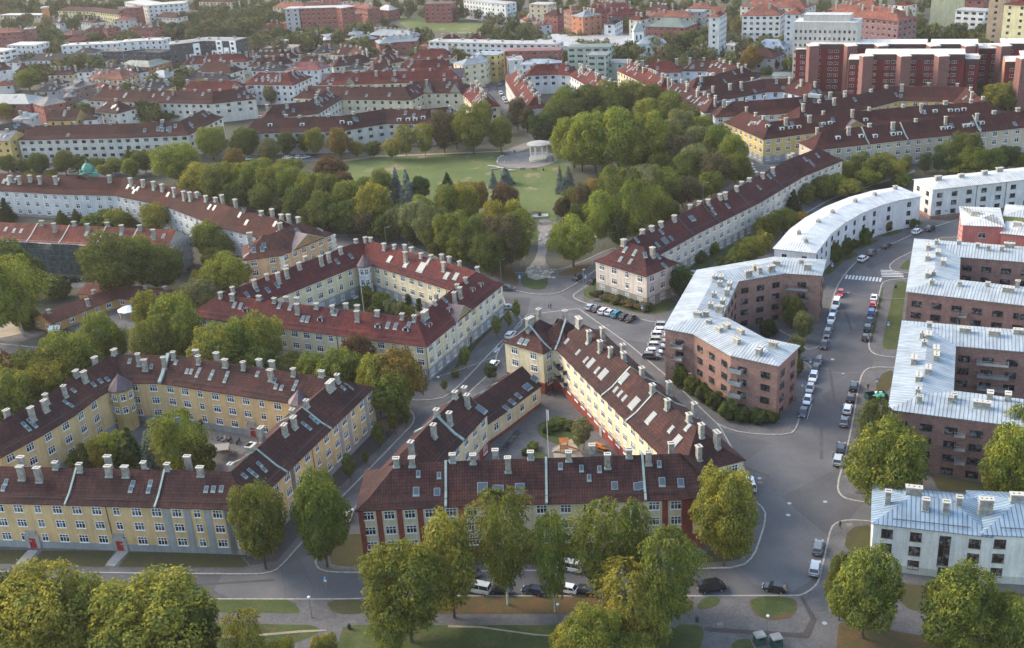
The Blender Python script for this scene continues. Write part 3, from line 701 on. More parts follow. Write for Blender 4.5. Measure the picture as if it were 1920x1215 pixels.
# park
sheet('park_lawn', smooth_px([(640, 302), (700, 294), (860, 290), (960, 282), (1060, 290), (1080, 330), (1045, 400), (1040, 430), (980, 470), (880, 440), (700, 380), (630, 340)], 1), 0.06, 'park_lawn', kind='structure')
c = P(1000, 300, 0); e = P(1050, 300, 0); rad = (e - c).length
mb = MB(); q = [(c.x + rad * 1.15 * math.cos(a) - 2.5, c.y + rad * 1.15 * math.sin(a), 0.2) for a in [math.pi * k / 24 for k in range(48)]]; mb.face(q, 'gravel'); tag(mb.build('gravel_circle'), kind='structure')
sheet('path', smooth_px([(955, 290), (940, 284), (1000, 262), (1050, 262), (1050, 275), (1010, 270), (975, 284)], 1), 0.08, 'gravel'); sheet('path', [(640, 300), (700, 292), (860, 286), (950, 282), (950, 284), (860, 288), (700, 295), (640, 304)], 0.085, 'sand')
sheet('path', smooth_px([(1004, 412), (1030, 410), (1040, 425), (1030, 455), (1020, 490), (1035, 505), (1020, 510), (985, 508), (1008, 480), (1010, 440)], 1), 0.08, 'gravel'); sheet('path', [(995, 418), (1050, 414), (1050, 420), (995, 424)], 0.1, 'path_asphalt')
slab([(945, 545), (960, 543), (1000, 552), (1035, 552), (1060, 545), (1120, 505), (1125, 498), (1160, 470), (1150, 462), (1080, 495), (1020, 512), (950, 510), (780, 450), (760, 455)])
lawn([(975, 535), (980, 512), (1027, 515), (1027, 540), (1005, 544)], 'lawn', 1); lawn([(1040, 512), (1110, 490), (1100, 505), (1060, 520)], 'leaf_litter', 1); lawn([(720, 435), (960, 500), (975, 535), (960, 535), (900, 500)], 'leaf_litter', 1)
sheet('path', [(985, 505), (1000, 500), (1038, 506), (1030, 520), (1005, 525), (990, 520)], 0.175, 'sand')
# streets farther out
sheet('road', [(-100, 306), (200, 318), (330, 318), (420, 305), (640, 290), (640, 298), (420, 316), (330, 328), (200, 330), (-100, 320)], 0.05, 'asphalt')
sheet('road', [(912, 132), (955, 132), (962, 160), (985, 200), (1010, 235), (1060, 262), (1000, 262), (960, 230), (925, 192), (896, 156)], 0.05, 'asphalt'); sheet('road', [(1410, 300), (1438, 318), (1500, 300), (1510, 288), (1440, 290)], 0.05, 'asphalt')
sheet('road', [(1635, 52), (1760, 62), (1830, 55), (1830, 62), (1760, 70), (1635, 62)], 0.05, 'asphalt')
sheet('grass', [(735, 30), (800, 34), (910, 45), (960, 70), (850, 62), (760, 52)], 0.05, 'park_lawn', kind='structure')
# painted marks
def poly_m(name, q, z, mat, mb=None):
    m_ = mb or MB(); m_.face([(p[0], p[1], z) for p in q], mat)
    if mb is None: return tag(m_.build(name), kind='structure')
def stripes(p0, p1, n, ln, wd=0.55, z=0.045):
    """zebra: n bars between pixels p0..p1, each ln metres long across"""
    a, b = P(*p0), P(*p1); d = (b - a).normalized(); t_ = Vector((-d.y, d.x, 0)); mb = MB(); L = (b - a).length
    for i in range(n):
        c = a + d * (L * (i + 0.5) / n); mb.face([(c + d * sx * wd / 2 + t_ * sy * ln / 2 + Vector((0, 0, z))) for sx, sy in ((-1, -1), (1, -1), (1, 1), (-1, 1))], 'road_line')
    tag(mb.build('crosswalk'), kind='structure')
stripes((1584, 519), (1654, 525), 11, 3.2); stripes((1671, 506), (1674, 520), 5, 6.0, 0.5, 0.046); stripes((924, 655), (941, 658), 3, 3.0)
def line(px, wd=0.12, z=0.046, mat='road_line', name='road_marking'):
    q = [P(x, y) for x, y in px]; mb = MB()
    for a, b in zip(q, q[1:]):
        d = (b - a).normalized(); n = Vector((-d.y, d.x, 0)) * wd / 2; v = Vector((0, 0, z)); mb.face([a - n + v, b - n + v, b + n + v, a + n + v], mat)
    tag(mb.build(name), kind='structure')
line([(1497, 785), (1513, 786), (1522, 757)]); line([(1500, 677), (1518, 672)]); line([(1552, 648), (1560, 600), (1572, 552)])
for x, y in ((1480, 944), (1547, 941), (1478, 966), (1424, 897), (1561, 674), (1433, 1096), (1546, 1170), (957, 652)):
    p = P(x, y); mb = MB(); zz = 0.05 if y < 1110 else 0.18; mb.face([(p.x + .42 * math.cos(a), p.y + .42 * math.sin(a), zz) for a in [math.pi * k / 8 for k in range(16)]], 'rim'); tag(mb.build('manhole_cover'), kind='structure')

# repairs in the carriageway
for i, (x, y, a, L, W_, m_) in enumerate([(1540, 830, 1.3, 14, 0.7, 'tar'), (1450, 980, .9, 7, 2.5, 'asphalt'), (1590, 600, 1.4, 18, 0.6, 'tar'), (1600, 560, 1.4, 8, 2.6, 'asphalt'), (1170, 620, -.6, 12, 2, 'asphalt'), (1050, 560, .1, 9, 3, 'asphalt'), (400, 1095, 0, 22, 0.6, 'tar'), (560, 1090, .1, 8, 3, 'asphalt'), (850, 745, .8, 12, 0.6, 'tar'), (760, 850, .9, 14, 0.7, 'tar'), (1560, 720, 1.35, 20, 0.6, 'tar'), (1640, 495, .8, 8, 2.6, 'tar'), (1380, 870, -.8, 16, 0.6, 'tar'), (1210, 700, -.8, 14, 0.7, 'tar')]):
    c = P(x, y); d = Vector((math.cos(a), math.sin(a), 0)) * L / 2; n = Vector((-math.sin(a), math.cos(a), 0)) * W_ / 2; mb = MB(); v = Vector((0, 0, .036 + .0005 * i)); mb.face([c - d - n + v, c + d - n + v, c + d + n + v, c - d + n + v], m_); tag(mb.build('road_patch'), kind='structure')
for i, (x, y) in enumerate(((1425, 905), (1608, 925), (1592, 985), (1520, 720), (1580, 800), (700, 905), (1140, 610), (1005, 570), (1350, 1172), (1330, 1180))):
    p = P(x, y); mb = MB(); z_ = .06 if i not in (1, 2, 8, 9) else .2; mb.face([(p.x - .5, p.y - .4, z_), (p.x + .5, p.y - .4, z_), (p.x + .5, p.y + .4, z_), (p.x - .5, p.y + .4, z_)], 'dark_metal' if i % 2 else 'gravel'); tag(mb.build('drain_cover'), kind='structure')
# ---------------------------------------------------------------- near buildings
def RL(px, z): return [P(x, y, z) for x, y in px]
BROWN = (0.063, 0.031, 0.029); REDR = (0.1, 0.03, 0.03); WHR = (0.8, 0.86, 0.9); BLUR = (0.38, 0.56, 0.75)
# --- yellow courtyard block, lower left
h, r = 10.5, 4.2
A = Bld('apartment_block', 'yellow courtyard apartment block with grey plinth and red doors, nearest at lower left', 'apartment building',
        [Strip(RL([(-140, 868), (0, 874), (433, 884), (628, 709), (324, 666), (216, 664), (140, 704), (88, 741), (27, 776), (-45, 812)], h + r), 5.9, h, r, z0=-0.3)],
        (0.65, 0.46, 0.24), BROWN)
A.plinth(1.7, (0.3, 0.32, 0.33)).windows(3.65, ('w3', 'w3', 'w2', 'w3'), pipes=22)
c1 = (0, 640, 5.5219); c2 = (300, 640, 4.5714); c3 = (0, 780, 2.7938)
W2 = (1.6, 0.8); W1 = (0.85, 0.75)
A.chimneys_px([(60, 705), (310, 680), (450, 605), (463, 543, W1), (652, 455, W1), (778, 298), (860, 308), (975, 160), (1175, 80), (1420, 125, W1), (1485, 185), (1685, 160, W1)], c1)
A.chimneys_px([(108, 88, W1), (300, 72), (322, 122, W1), (478, 95), (552, 152), (708, 173, (.8, .8)), (845, 152), (955, 165), (940, 240), (1137, 230, W1), (1380, 250), (1455, 340, (2.4, .9)), (1515, 280, W1), (1250, 500, W1), (1140, 645), (1060, 710), (860, 735), (775, 885, (1.9, 1.3)), (1130, 580, W1)], c2)
A.chimneys_px([(105, 212), (100, 262), (190, 268), (285, 240, W1), (412, 248, W1), (560, 208), (562, 260), (650, 262), (748, 240, (.8, .8)), (873, 248, W1), (978, 208), (1045, 265), (1205, 248, W1), (1305, 150)], c3)
A.sky_px([(140, 178), (235, 258), (272, 262), (340, 248), (322, 290), (455, 265), (435, 310), (582, 285), (560, 330), (838, 283), (985, 335), (997, 390), (1045, 395), (1172, 360), (1152, 405), (1565, 400), (1600, 370), (1637, 400), (1300, 655), (1335, 688), (1230, 710), (1270, 740), (848, 1058), (888, 1098), (770, 1112), (812, 1150), (720, 1155)], c2, (0.6, 0.85))
A.sky_px([(1570, 258), (1345, 205), (1035, 410), (965, 447), (1108, 395), (755, 507), (675, 630), (735, 670), (245, 860), (303, 830), (355, 870), (290, 905)], c1, (0.6, 0.85))
A.sky_px([(33, 345), (20, 378), (697, 352), (687, 385), (790, 355), (780, 388), (1082, 385), (1120, 385), (1162, 385)], c3, (0.6, 0.85))
A.fire_px([(124, 942), (293, 944)]); A.fire_px([(300, 718)], mat='verdigris', wd=0.8, ht=0.6)
A.fire_px([(516, 872), (612, 800)], mat='verdigris')
def door(b, px, py, col='red_paint', surround=True, z=1.2):
    """entrance at ground pixel, snapped to the nearest wall"""
    p = P(px, py, z); best = None
    for t in b.st:
        for p0, p1 in t.walls():
            L = (p1 - p0).length; d = (p1 - p0) / L; u = max(1, min(L - 1, (Vector((p.x, p.y)) - p0).dot(d))); c = p0 + d * u; e = (Vector((p.x, p.y)) - c).length
            if best is None or e < best[0]: best = (e, c, Vector((d.y, -d.x)))
    _, c, n = best; M = wallM(c, n, 0.1); mb = MB(); mb.box((0, 0.12, 0), (1.3, 0.06, 2.3), col, M); o = mb.build('door', b.root)
    fr = MB()
    if surround:
        fr.box((-1.1, 0.08, -0.2), (0.8, 0.25, 3.2), 'concrete', M); fr.box((1.1, 0.08, -0.2), (0.8, 0.25, 3.2), 'concrete', M); fr.box((0, 0.08, 2.3), (1.4, 0.25, 0.9), 'concrete', M)
        fr.box((0, 0.08, 3.2), (2.2, 0.22, 0.8), 'concrete', M)
    else: fr.box((0, 0.2, 2.35), (1.9, 0.5, 0.12), 'concrete', M)
    fr.build('door_surround', o, org=b.root['_o'])
    hd = MB(); hd.box((0.45, 0.17, 1.0), (0.06, 0.06, 0.3), 'rim', M); hd.build('handle', o, org=b.root['_o'])
door(A, 65, 1016); door(A, 229, 1020); door(A, 243, 790); door(A, 473, 812)
def turret(b, px, py, zt, rad=2.0, wc=(0.5, 0.4, 0.2), wallh=None, roofm='old_copper', h0=0.0, hr=3.2):
    p = P(px, py, zt); mb = MB(); mb.lathe([(rad, h0), (rad, zt)], (p.x, p.y, 0), 'plaster', 8); o = mb.build('turret', b.root, color=wc)
    mb = MB(); mb.lathe([(rad + 0.4, zt - 0.1), (rad + 0.45, zt + 0.15), (rad * 0.75, zt + hr * 0.35), (rad * 0.3, zt + hr * 0.7), (0, zt + hr)], (p.x, p.y, 0), roofm, 8); mb.build('turret_roof', b.root)
    for k in range(8):
        a = math.pi / 8 + k * math.pi / 4; n = Vector((math.cos(a), math.sin(a)))
        if seen((p.x, p.y, zt), n):
            for z in (zt - 1.6, zt - 4.8): b.wins.append((p.x + n.x * rad * 0.93, p.y + n.y * rad * 0.93, z, n.x, n.y, 'w2', 1.0, 1.5, WH))
turret(A, 226, 726, 10.4, 2.6, (0.5, 0.36, 0.15), hr=3.6); turret(A, 562, 752, 10.3, 2.3, (0.5, 0.36, 0.15), hr=3.0)
def pil_px(b, L, wd, col, z0=0.3, bay=3.65, name='pilaster', mat='plaster'):
    for px, py in L:
        h_ = b.st[0].h; p = P(px, py, h_); best = None
        for t in b.st:
            for p0, p1 in t.walls():
                L_ = (p1 - p0).length; d = (p1 - p0) / L_; n = Vector((d.y, -d.x)); u = (Vector((p.x, p.y)) - p0).dot(d)
                if u < 0 or u > L_ or not seen((p.x, p.y), n): continue
                k_ = max(1, int((L_ - 1.6) / bay)); e = (Vector((p.x, p.y)) - p0 - d * u).length; u = round(u / (L_ / k_)) * L_ / k_; c = p0 + d * min(max(u, wd / 2), L_ - wd / 2)
                if best is None or e < best[0]: best = (e, c, n)
        if best: M = wallM(best[1] + best[2] * .03, best[2], z0); mb = MB(); mb.box((0, 0, 0), (wd, .08, h_ - .15 - z0), mat, M); mb.build(name, b.root, color=col)
pil_px(A, [(300, 946), (337, 947), (375, 948), (413, 949), (452, 940), (520, 880), (536, 866)], 1.3, (0.32, 0.34, 0.35)); pil_px(A, [(634, 786), (659, 765), (681, 744)], 1.2, (0.34, 0.35, 0.36))
A.finish()
# --- pale yellow courtyard block with the red roof
h, r = 9.6, 4.4
B = Bld('apartment_block', 'pale cream courtyard apartment block with bright red tiled roof and flagpole inside', 'apartment building',
        [Strip(RL([(411, 552), (779, 596), (893, 509), (684, 448)], h + r), 5.6, h, r, closed=True)], (0.7, 0.61, 0.41), REDR)
def b_front(si, wi, p0, p1, n): return True
B.plinth(3.2, (0.31, 0.33, 0.35)).windows(3.5, ('w3', 'w3', 'w2', 'w2', 'w3'), pilaster=None, pipes=24)
c4 = (380, 430, 6.0); c5 = (640, 480, 5.5219); c6 = (640, 380, 3.0)
B.chimneys_px([(195, 705, W1), (330, 645, W1), (325, 725), (575, 565), (715, 500, W1), (840, 485), (935, 405), (935, 440), (1080, 370), (1150, 300), (1325, 295), (1410, 260), (1545, 195), (1720, 108, W1), (1825, 85, (.8, .8)), (1885, 90), (628, 745), (800, 770, W1), (935, 755), (1055, 765), (1055, 835), (1275, 830), (1455, 855, W1), (1605, 830), (1735, 850), (1730, 915)], c4, size=(1.1, 0.7), top=1.05)
B.chimneys_px([(238, 228), (297, 235, W1), (355, 235), (393, 250), (357, 275), (447, 282, W1), (503, 293, (.8, .8)), (563, 290), (605, 302), (573, 333), (663, 328, W1), (763, 360), (697, 420, W1), (665, 475), (633, 502), (650, 458, W1), (532, 510), (523, 548, W1), (467, 608, (2.4, .9)), (200, 605), (340, 622, W1), (408, 632, W1)], c6, size=(1.1, 0.7), top=1.05)
B.sky_px([(1665, 305), (1510, 365), (835, 635), (730, 685), (600, 675), (498, 738), (362, 858), (430, 863), (868, 858), (990, 878), (1130, 1003), (1183, 1010), (1478, 932), (1500, 935)], c4, (0.8, 1.4))
BG = (1.4, 1.8)
B.sky_px([(485, 715), (565, 725), (700, 713), (850, 683), (1067, 457), (1187, 510), (900, 62), (505, 38, BG), (675, 90, BG), (835, 125, (2.4, 2.8)), (1095, 210, BG), (1190, 210, BG)], c5, (0.8, 1.4))
B.dormer_px([(375, 750), (665, 785), (925, 735), (1135, 575), (1375, 370), (1460, 320)], c5); B.dormer_px([(480, 935), (1320, 1035)], c4)
B.pediment(864, 592, 9.5, 3.4, 5.0, (0.56, 0.5, 0.3))
turret(B, 683, 497, 10.0, 1.9, (0.62, 0.62, 0.58), hr=3.4)
pil_px(B, [(815, 632), (836, 616), (856, 600), (905, 560), (924, 546)], 1.2, (0.66, 0.66, 0.6), 3.3, 3.5); door(B, 885, 640, 'dark_metal'); B.finish()
# --- centre block with brick-red base
h, r = 10.8, 5.1
CW = (0.68, 0.58, 0.39); BASE = (0.22, 0.055, 0.04)
C = Bld('apartment_block', 'cream apartment block with dark red brick base around a narrow triangular courtyard, centre foreground', 'apartment building',
        [Strip(RL([(674, 873), (903, 862), (1080, 857), (1277, 850), (1338, 845)], h + r), 6.9, h, r),
         Strip(RL([(1338, 830), (1232, 735), (1120, 632), (1075, 590)], h + r + 0.3), 6.4, h + 0.2, r + 0.1),
         Strip([P(982, 652, h), P(1040, 580, h + r + 0.3)], 5.8, h + 0.1, r - 0.3, ('hip', 'hip')), Strip(RL([(1010, 592), (1090, 603)], h + r), 6.2, h + 0.15, r - 0.15, ('hip', 'hip')),
         Strip(RL([(742, 862), (800, 800), (868, 731)], h + r - 1.5), 5.2, h - 1.0, r - 0.5, ('hip', 'gable')),
         Strip(RL([(858, 768), (905, 738), (978, 687)], 9.0), 4.9, 5.4, 3.6, ('gable', 'gable'))], CW, (0.058, 0.03, 0.029))
C.plinth(3.0, BASE, mat='brick', strips=[0, 1, 2, 3, 4]); C.plinth(0.9, BASE, mat='brick', strips=[5])
def cf(si, wi, p0, p1, n): return True
C.windows(3.35, ('w3',), rows=(1.5, 3.2, 3), pilaster=None, pipes=19, strips=[0, 1, 2, 3, 4], w=1.75)
C.windows(3.6, ('w2',), rows=(2.2, 3, 1), strips=[5], w2=1.4, h=1.6)
# brick pilasters at both ends of the long front
t = C.st[0]; L_, R_ = t.ringline(t.W, (0, 0)); mb = MB()
for (a, b, k0, k1) in ((R_[0], R_[1], 0, 5), (R_[3], R_[4], 0, 9), (R_[2], R_[3], -2, 99)):
    d = (b - a).normalized(); n = Vector((d.y, -d.x))
    L0 = (b - a).length; kk = max(1, int((L0 - 1.6) / 3.35))
    for i_ in range(kk + 1):
        if k0 >= 0 and i_ > k1 or k0 < 0 and i_ < kk - 1: continue
        u = min(max(0.5, L0 * i_ / kk), L0 - 0.5)
        q = a + d * u + n * 0.03; M = wallM(q, n, 2.9); mb = MB(); mb.box((0, 0, 0), (1.05, 0.12, t.h - 3.1), 'brick', M); mb.build('brick_pilaster', C.root, color=BASE)
c7 = (640, 780, 2.7938); c8 = (1040, 760, 7.3846); c9 = (1280, 780, 2.7938)
CH = (1.0, 0.85)
C.chimneys_px([(285, 218), (367, 215), (362, 132), (480, 42), (580, 198), (688, 200), (805, 175), (870, 215), (990, 185), (1190, 185)], c7, size=CH, top=1.5)
C.chimneys_px([(515, 540), (1030, 600), (1615, 515), (730, 668), (1300, 635)], c8, size=CH, top=1.5)
C.chimneys_px([(180, 80, (1.5, .8)), (85, 155), (98, 40)], c9, size=CH, top=1.5)
C.chimneys_px([(1058, 645, (2.2, .9)), (1110, 595), (1257, 605), (1335, 645, (2.2, .9)), (1392, 718), (1468, 700), (1455, 775), (1513, 812, (.8, .8)), (1583, 795), (1587, 840), (1690, 925), (1750, 1020), (1842, 1005), (1835, 1105), (690, 1035), (637, 1060), (705, 1078), (533, 1160), (605, 1178), (848, 1085, (.9, .9))], c6, size=CH, top=1.5)
C.chimneys_px([(1302, 755), (1292, 775)], size=CH, top=1.5)
L2 = (0.95, 1.3)
C.sky_px([(404, 307), (512, 310), (393, 400, L2), (502, 402, L2), (740, 380, (1.7, 1.8)), (808, 385, L2), (833, 385, L2), (935, 382, (1.5, 1.8)), (1148, 265), (1258, 277), (1352, 277), (1432, 370, L2), (1548, 370, L2), (1575, 370, L2), (1665, 250), (1680, 347, L2), (1778, 350, L2), (1298, 327)], c7, (0.55, 0.9))
C.sky_px([(1012, 780, L2), (1042, 785, L2), (1270, 785, L2), (1333, 845), (1393, 780), (1378, 885), (1405, 905, (1.6, 2.2)), (1475, 970, (2, 2.4)), (1590, 985, (2, 2.4)), (1443, 945), (1545, 1055), (1570, 1075), (1595, 1100), (1650, 1130, (2, 2.4)), (915, 968), (865, 1020), (795, 1065, (2, 2)), (1085, 990, (2, 1.4)), (1045, 1040, (2, 1.4)), (993, 1088, L2), (958, 1122, L2), (927, 1158, L2), (785, 1165, (1.6, 2))], c6, (0.8, 1.3))
C.sky_px([(1340, 180, (1.4, 2.4)), (1620, 330), (1850, 315), (1690, 500, (1.6, 2.4))], c8, (0.8, 1.2))
C.fire_px([(836, 938), (1025, 934), (1210, 930)], wd=0.42, ht=0.3); C.fire_px([(1128, 752), (1200, 768)], wd=0.35, ht=0.25)
C.fire_px([(1028, 652), (1048, 640)], mat='zinc', wd=0.4, ht=0.2); C.fire_px([(838, 800)], wd=0.7, ht=0.3)
door(C, 1041, 719, 'zinc', False); door(C, 1134, 808, 'zinc', False)
def balcony(b, px, py, z, wd=3.2, dep=1.2, mat='dark_metal', slab='concrete', solid=False):
    p = P(px, py, z); best = None
    for t in b.st:
        for p0, p1 in t.walls():
            L = (p1 - p0).length; d = (p1 - p0) / L; u = (Vector((p.x, p.y)) - p0).dot(d); n = Vector((d.y, -d.x))
            if not (-1 < u < L + 1) or n.dot(Vector((-p.x, -p.y)).normalized()) < 0: continue
            u = max(wd / 2, min(L - wd / 2, u)); c = p0 + d * u; e = (Vector((p.x, p.y)) - c).length
            if best is None or e < best[0]: best = (e, c, n)
    if best is None: return
    _, c, n = best; M = wallM(c, n, z - 1.0); mb = MB(); mb.box((0, dep / 2, 0), (wd, dep, 0.16), slab, M); o = mb.build('balcony', b.root)
    rb = MB(); y = dep - 0.04
    if solid:
        rb.box((0, y, 0.16), (wd, 0.05, 0.9), mat, M)
    else:
        rb.box((0, y, 1.05), (wd, 0.06, 0.06), mat, M)
        for i in range(int(wd / 0.25) + 1): rb.box((-wd / 2 + 0.04 + i * (wd - 0.08) / int(wd / 0.25), y, 0.16), (0.03, 0.03, 0.9), mat, M)
    for sx in (-1, 1): rb.box((sx * (wd / 2 - 0.03), dep / 2, 0.16), (0.05, dep - 0.1, 0.9 if solid else 0.94), mat, M)
    rb.build('railing', o, org=b.root['_o'])
for px, py in ((1040, 683), (1060, 688), (1040, 705), (1062, 710)): balcony(C, px, py, 7.6 if py < 700 else 4.6, 4.2, 1.1)
C.finish()
# --- pinkish rows right of the park
h, r = 9.8, 4.9
E_ = Bld('apartment_row', 'pinkish grey apartment row beside the park with a hipped corner block', 'apartment building',
        [Strip(RL([(1174, 454), (1273, 402), (1393, 346), (1477, 299), (1553, 270)], h + r), 6.0, h, r, ('gable', 'hip')),
         Strip(RL([(1146, 446), (1242, 473)], h + r), 6.6, h, r)], (0.6, 0.52, 0.45), (0.07, 0.026, 0.027))
E_.plinth(3.2, (0.27, 0.27, 0.24)).windows(3.7, ('w3', 'w3', 'w2'), pipes=20, h=1.6)
E_.chimneys_px([(42, 1150), (93, 1130), (143, 1120), (210, 1090), (240, 1080), (303, 1045), (332, 1020), (375, 1000), (450, 970), (507, 940), (598, 870), (620, 860)], (1280, 0, 3), size=(1.15, 0.95), top=1.0)
E_.chimneys_px([(1693, 150), (1745, 130), (1797, 105), (1872, 70), (1587, 205), (1750, 250)], c6, size=(1.25, 1.0), top=1.1)
E_.sky_px([(537, 213), (670, 247), (808, 283), (985, 298), (470, 348), (607, 385), (1070, 428), (688, 70), (978, 147), (1170, 55), (1085, 95, (2, 2))], (1100, 440, 7.3846), (0.8, 1.6))
E_.sky_auto(26, (0.9, 1.5), [0]); E_.fire_px([(1300, 441), (1345, 415), (1405, 385), (1465, 350)], wd=0.4, ht=0.3, mat='dark_metal')
E_.finish()
# --- white block, bottom right
h, r = 9.7, 2.3
p0, p1, pb = P(1638, 979, h), P(1858, 1004, h), P(1648, 911, h); p2 = P(2040, 1012, h)
def shift(p, q, d):
    v = (q - p); v.z = 0; v.normalize(); n = Vector((-v.y, v.x, 0)); return n * d
nn = shift(p0, p1, 6.0)
F = Bld('apartment_block', 'white plastered apartment block with blue sheet-metal roof at bottom right', 'apartment building',
        [Strip([p0 + nn, p1 + nn], 6.0, h, r, flare=False, hr=1.0), Strip([p1 + nn * 1.08 - (p1 - p0).normalized() * 2, p2 + nn * 1.08], 6.5, h + 0.3, r + 0.3, flare=False)],
        (0.74, 0.74, 0.69), (0.235, 0.325, 0.41), rmat='roof_metal')
F.plinth(1.6, (0.5, 0.5, 0.46), th=0.06)
F.windows(4.0, ('d2',), w=1.75, h=1.65, rows=(2.0, 2.85, 3), frame=BR, wallf=lambda si, wi, a, b, n: n.y < 0.3, pipes=30)
F.wins = [q for q in F.wins]
mb = MB(); d = (p1 - p0).normalized(); n = Vector((d.y, -d.x)); st = (p1 - p0).length; k = int((st - 1.6) / 4.0)
xs = [q for q in F.wins if q[0] < p1.x and abs((Vector((q[0], q[1])) - Vector((p0.x, p0.y))).dot(Vector((d.x, d.y))) - st / k * 2.5) < 1 and q[4] < 0]
F.wins = [q for q in F.wins if q not in xs]
if xs: F.wins.append((xs[0][0], xs[0][1], h - 4.1, n.x, n.y, 'd2', 1.7, 5.8, BR))
if xs: px_, py_ = proj((xs[0][0], xs[0][1], 1.2)); door(F, px_, py_, 'green_paint', False)
F.chimneys_px([(168, 190, (.9, .9)), (476, 140, (2.6, 1.0)), (620, 285, (1.0, 1.0)), (865, 315, (1.0, 1.0)), (1020, 260, (.9, .9)), (1345, 285, (2.2, 1.0)), (1735, 225, (2.6, 1.0))], (1640, 890, 6.3964), top=1.3)
F.finish()
# --- brick blocks with metal roofs
BRK = (0.23, 0.13, 0.108); BRK2 = (0.26, 0.15, 0.12)
h, r = 13.8, 1.1
D = Bld('apartment_block', 'zigzag brown brick apartment block with white sheet-metal roof between square and street', 'apartment building',
        [Strip(RL([(1478, 661), (1402, 645), (1332, 606), (1299, 600), (1345, 512), (1462, 492), (1543, 497)], h + 0.6), 5.6, h, r, ('hip', 'hip'), flare=False)], BRK2, (0.4, 0.445, 0.475), 'brick', 'roof_metal')
D.windows(3.9, ('d2', 'd3'), w=2.0, h=1.35, w2=1.4, rows=(3.1, 3.05, 4), frame=GY, pipes=25).plinth(0.9, (0.2, 0.17, 0.15))
D.chimneys_px([(180, 405), (218, 408), (210, 440, (1, 1)), (265, 445), (250, 482), (178, 503, (1, 1)), (158, 562, (1, 1)), (225, 540), (210, 578), (83, 612), (132, 608, (1, 1)), (148, 655, (1, 1)), (205, 695), (248, 678), (327, 708), (305, 760), (510, 780), (432, 815, (.9, 1.8)), (370, 380), (405, 350, (1, 1)), (432, 362, (1, 1)), (500, 352), (530, 325), (668, 318, (1, 1)), (705, 345)], (1280, 380, 3), top=0.9, size=(1.8, 0.9))
for z in (11, 8, 5): balcony(D, 1352, 700 + (11 - z) * 7.5, z, 3.0, 1.3, 'zinc', solid=True)
for z in (10.5, 7.5, 4.5):
    balcony(D, 1495, 535 + (10.5 - z) * 6.5, z, 5.5, 1.4, 'dark_metal'); balcony(D, 1276, 640 + (10.5 - z) * 7, z, 3.0, 1.3, 'zinc')
D.finish()
G_ = Bld('apartment_block', 'U-shaped dark brick block with pale metal roof, nearer of two at right edge', 'apartment building',
        [Strip(RL([(2060, 642), (1741, 616), (1728, 741), (2060, 782)], h + 1.0), 5.5, h, r, flare=False)], BRK, (0.36, 0.415, 0.46), 'brick', 'roof_metal')
G_.windows(4.0, ('d3', 'd2', 'd3'), w=2.2, h=1.35, w2=1.5, rows=(3.1, 3.0, 4), frame=GY, pipes=25).plinth(0.9, (0.2, 0.17, 0.15))
c10 = (1640, 590, 6.3964); BX = (2.4, 1.0); SB = (0.9, 0.9)
G_.chimneys_px([(658, 90, SB), (575, 210, SB), (650, 215, BX), (598, 310, SB), (740, 385, BX), (745, 460, BX), (475, 500, BX), (645, 620, BX), (530, 710, BX), (545, 965, SB), (525, 880, SB), (915, 975, SB), (960, 945, SB), (1295, 1035, (3, 1)), (1390, 920, (1, 1.6)), (1605, 935, (1, 1.6)), (1090, 150, BX), (1440, 185, BX), (1740, 170, BX)], c10, top=1.1)
for z in (11, 8, 5): balcony(G_, 1862, 682 + (11 - z) * 8, z, 6.4, 1.4, 'zinc'); balcony(G_, 1800, 835 + (8 - z) * 7.5, z, 2.0, 1.2, 'zinc')
G_.finish()
H_ = Bld('apartment_block', 'U-shaped dark brick block with pale metal roof, farther of two at right edge', 'apartment building',
        [Strip(RL([(2060, 480), (1757, 457), (1750, 528), (2060, 563)], h + 1.0), 5.6, h, r, flare=False)], BRK, (0.4, 0.445, 0.475), 'brick', 'roof_metal')
H_.windows(4.0, ('d3', 'd2', 'd3'), w=2.2, h=1.35, w2=1.5, rows=(3.1, 3.0, 4), frame=GY, pipes=25).plinth(0.9, (0.2, 0.17, 0.15))
c11 = (1640, 430, 6.3964)
H_.chimneys_px([(750, 125, SB), (650, 175, BX), (760, 250, BX), (640, 300, BX), (830, 355, BX), (640, 505, BX), (712, 500, SB), (690, 600, SB), (1028, 620, SB), (1360, 630, SB), (1605, 690, BX), (1720, 610, SB), (1370, 190, SB), (1530, 200, SB), (1620, 160, BX), (1015, 130, SB), (1240, 165, SB)], c11, top=1.1)
balcony(H_, 1804, 590, 10, 2.0, 1.2, 'zinc'); H_.finish()
def snow_guard(b, strips=None):
    for si, t in enumerate(b.st):
        if strips is not None and si not in strips: continue
        o1, z1 = t.prof[0]; o2, z2 = t.prof[1]; o = t.W * .88; z = z2 + (z1 - z2) * (o - o2) / (o1 - o2)
        L_, R_ = t.ringline(o, (1.2, 1.2))
        for ln, sg in ((L_, 1), (R_, -1)):
            for i, j in t.segs():
                a, c = ln[i], ln[j]; d = (c - a).normalized(); n = Vector((-d.y, d.x)) * sg; L = (c - a).length; m_ = (a + c) / 2
                if L < 6 or not seen((m_.x, m_.y, z), n): continue
                k = max(1, int(L / 14))
                for q in range(k):
                    u0, u1 = L * (q + .12) / k, L * (q + .88) / k; mb = MB()
                    for dz in (.22, .36): mb.tube((a.x + d.x * u0, a.y + d.y * u0, z + dz), (a.x + d.x * u1, a.y + d.y * u1, z + dz), .035, .035, 'dark_metal', 4, False)
                    for w_ in range(int((u1 - u0) / 1.6) + 1):
                        p = a + d * (u0 + 1.6 * w_); mb.tube((p.x, p.y, z - .02), (p.x, p.y, z + .38), .03, .03, 'dark_metal', 4, False)
                    mb.build('snow_guard', b.root)
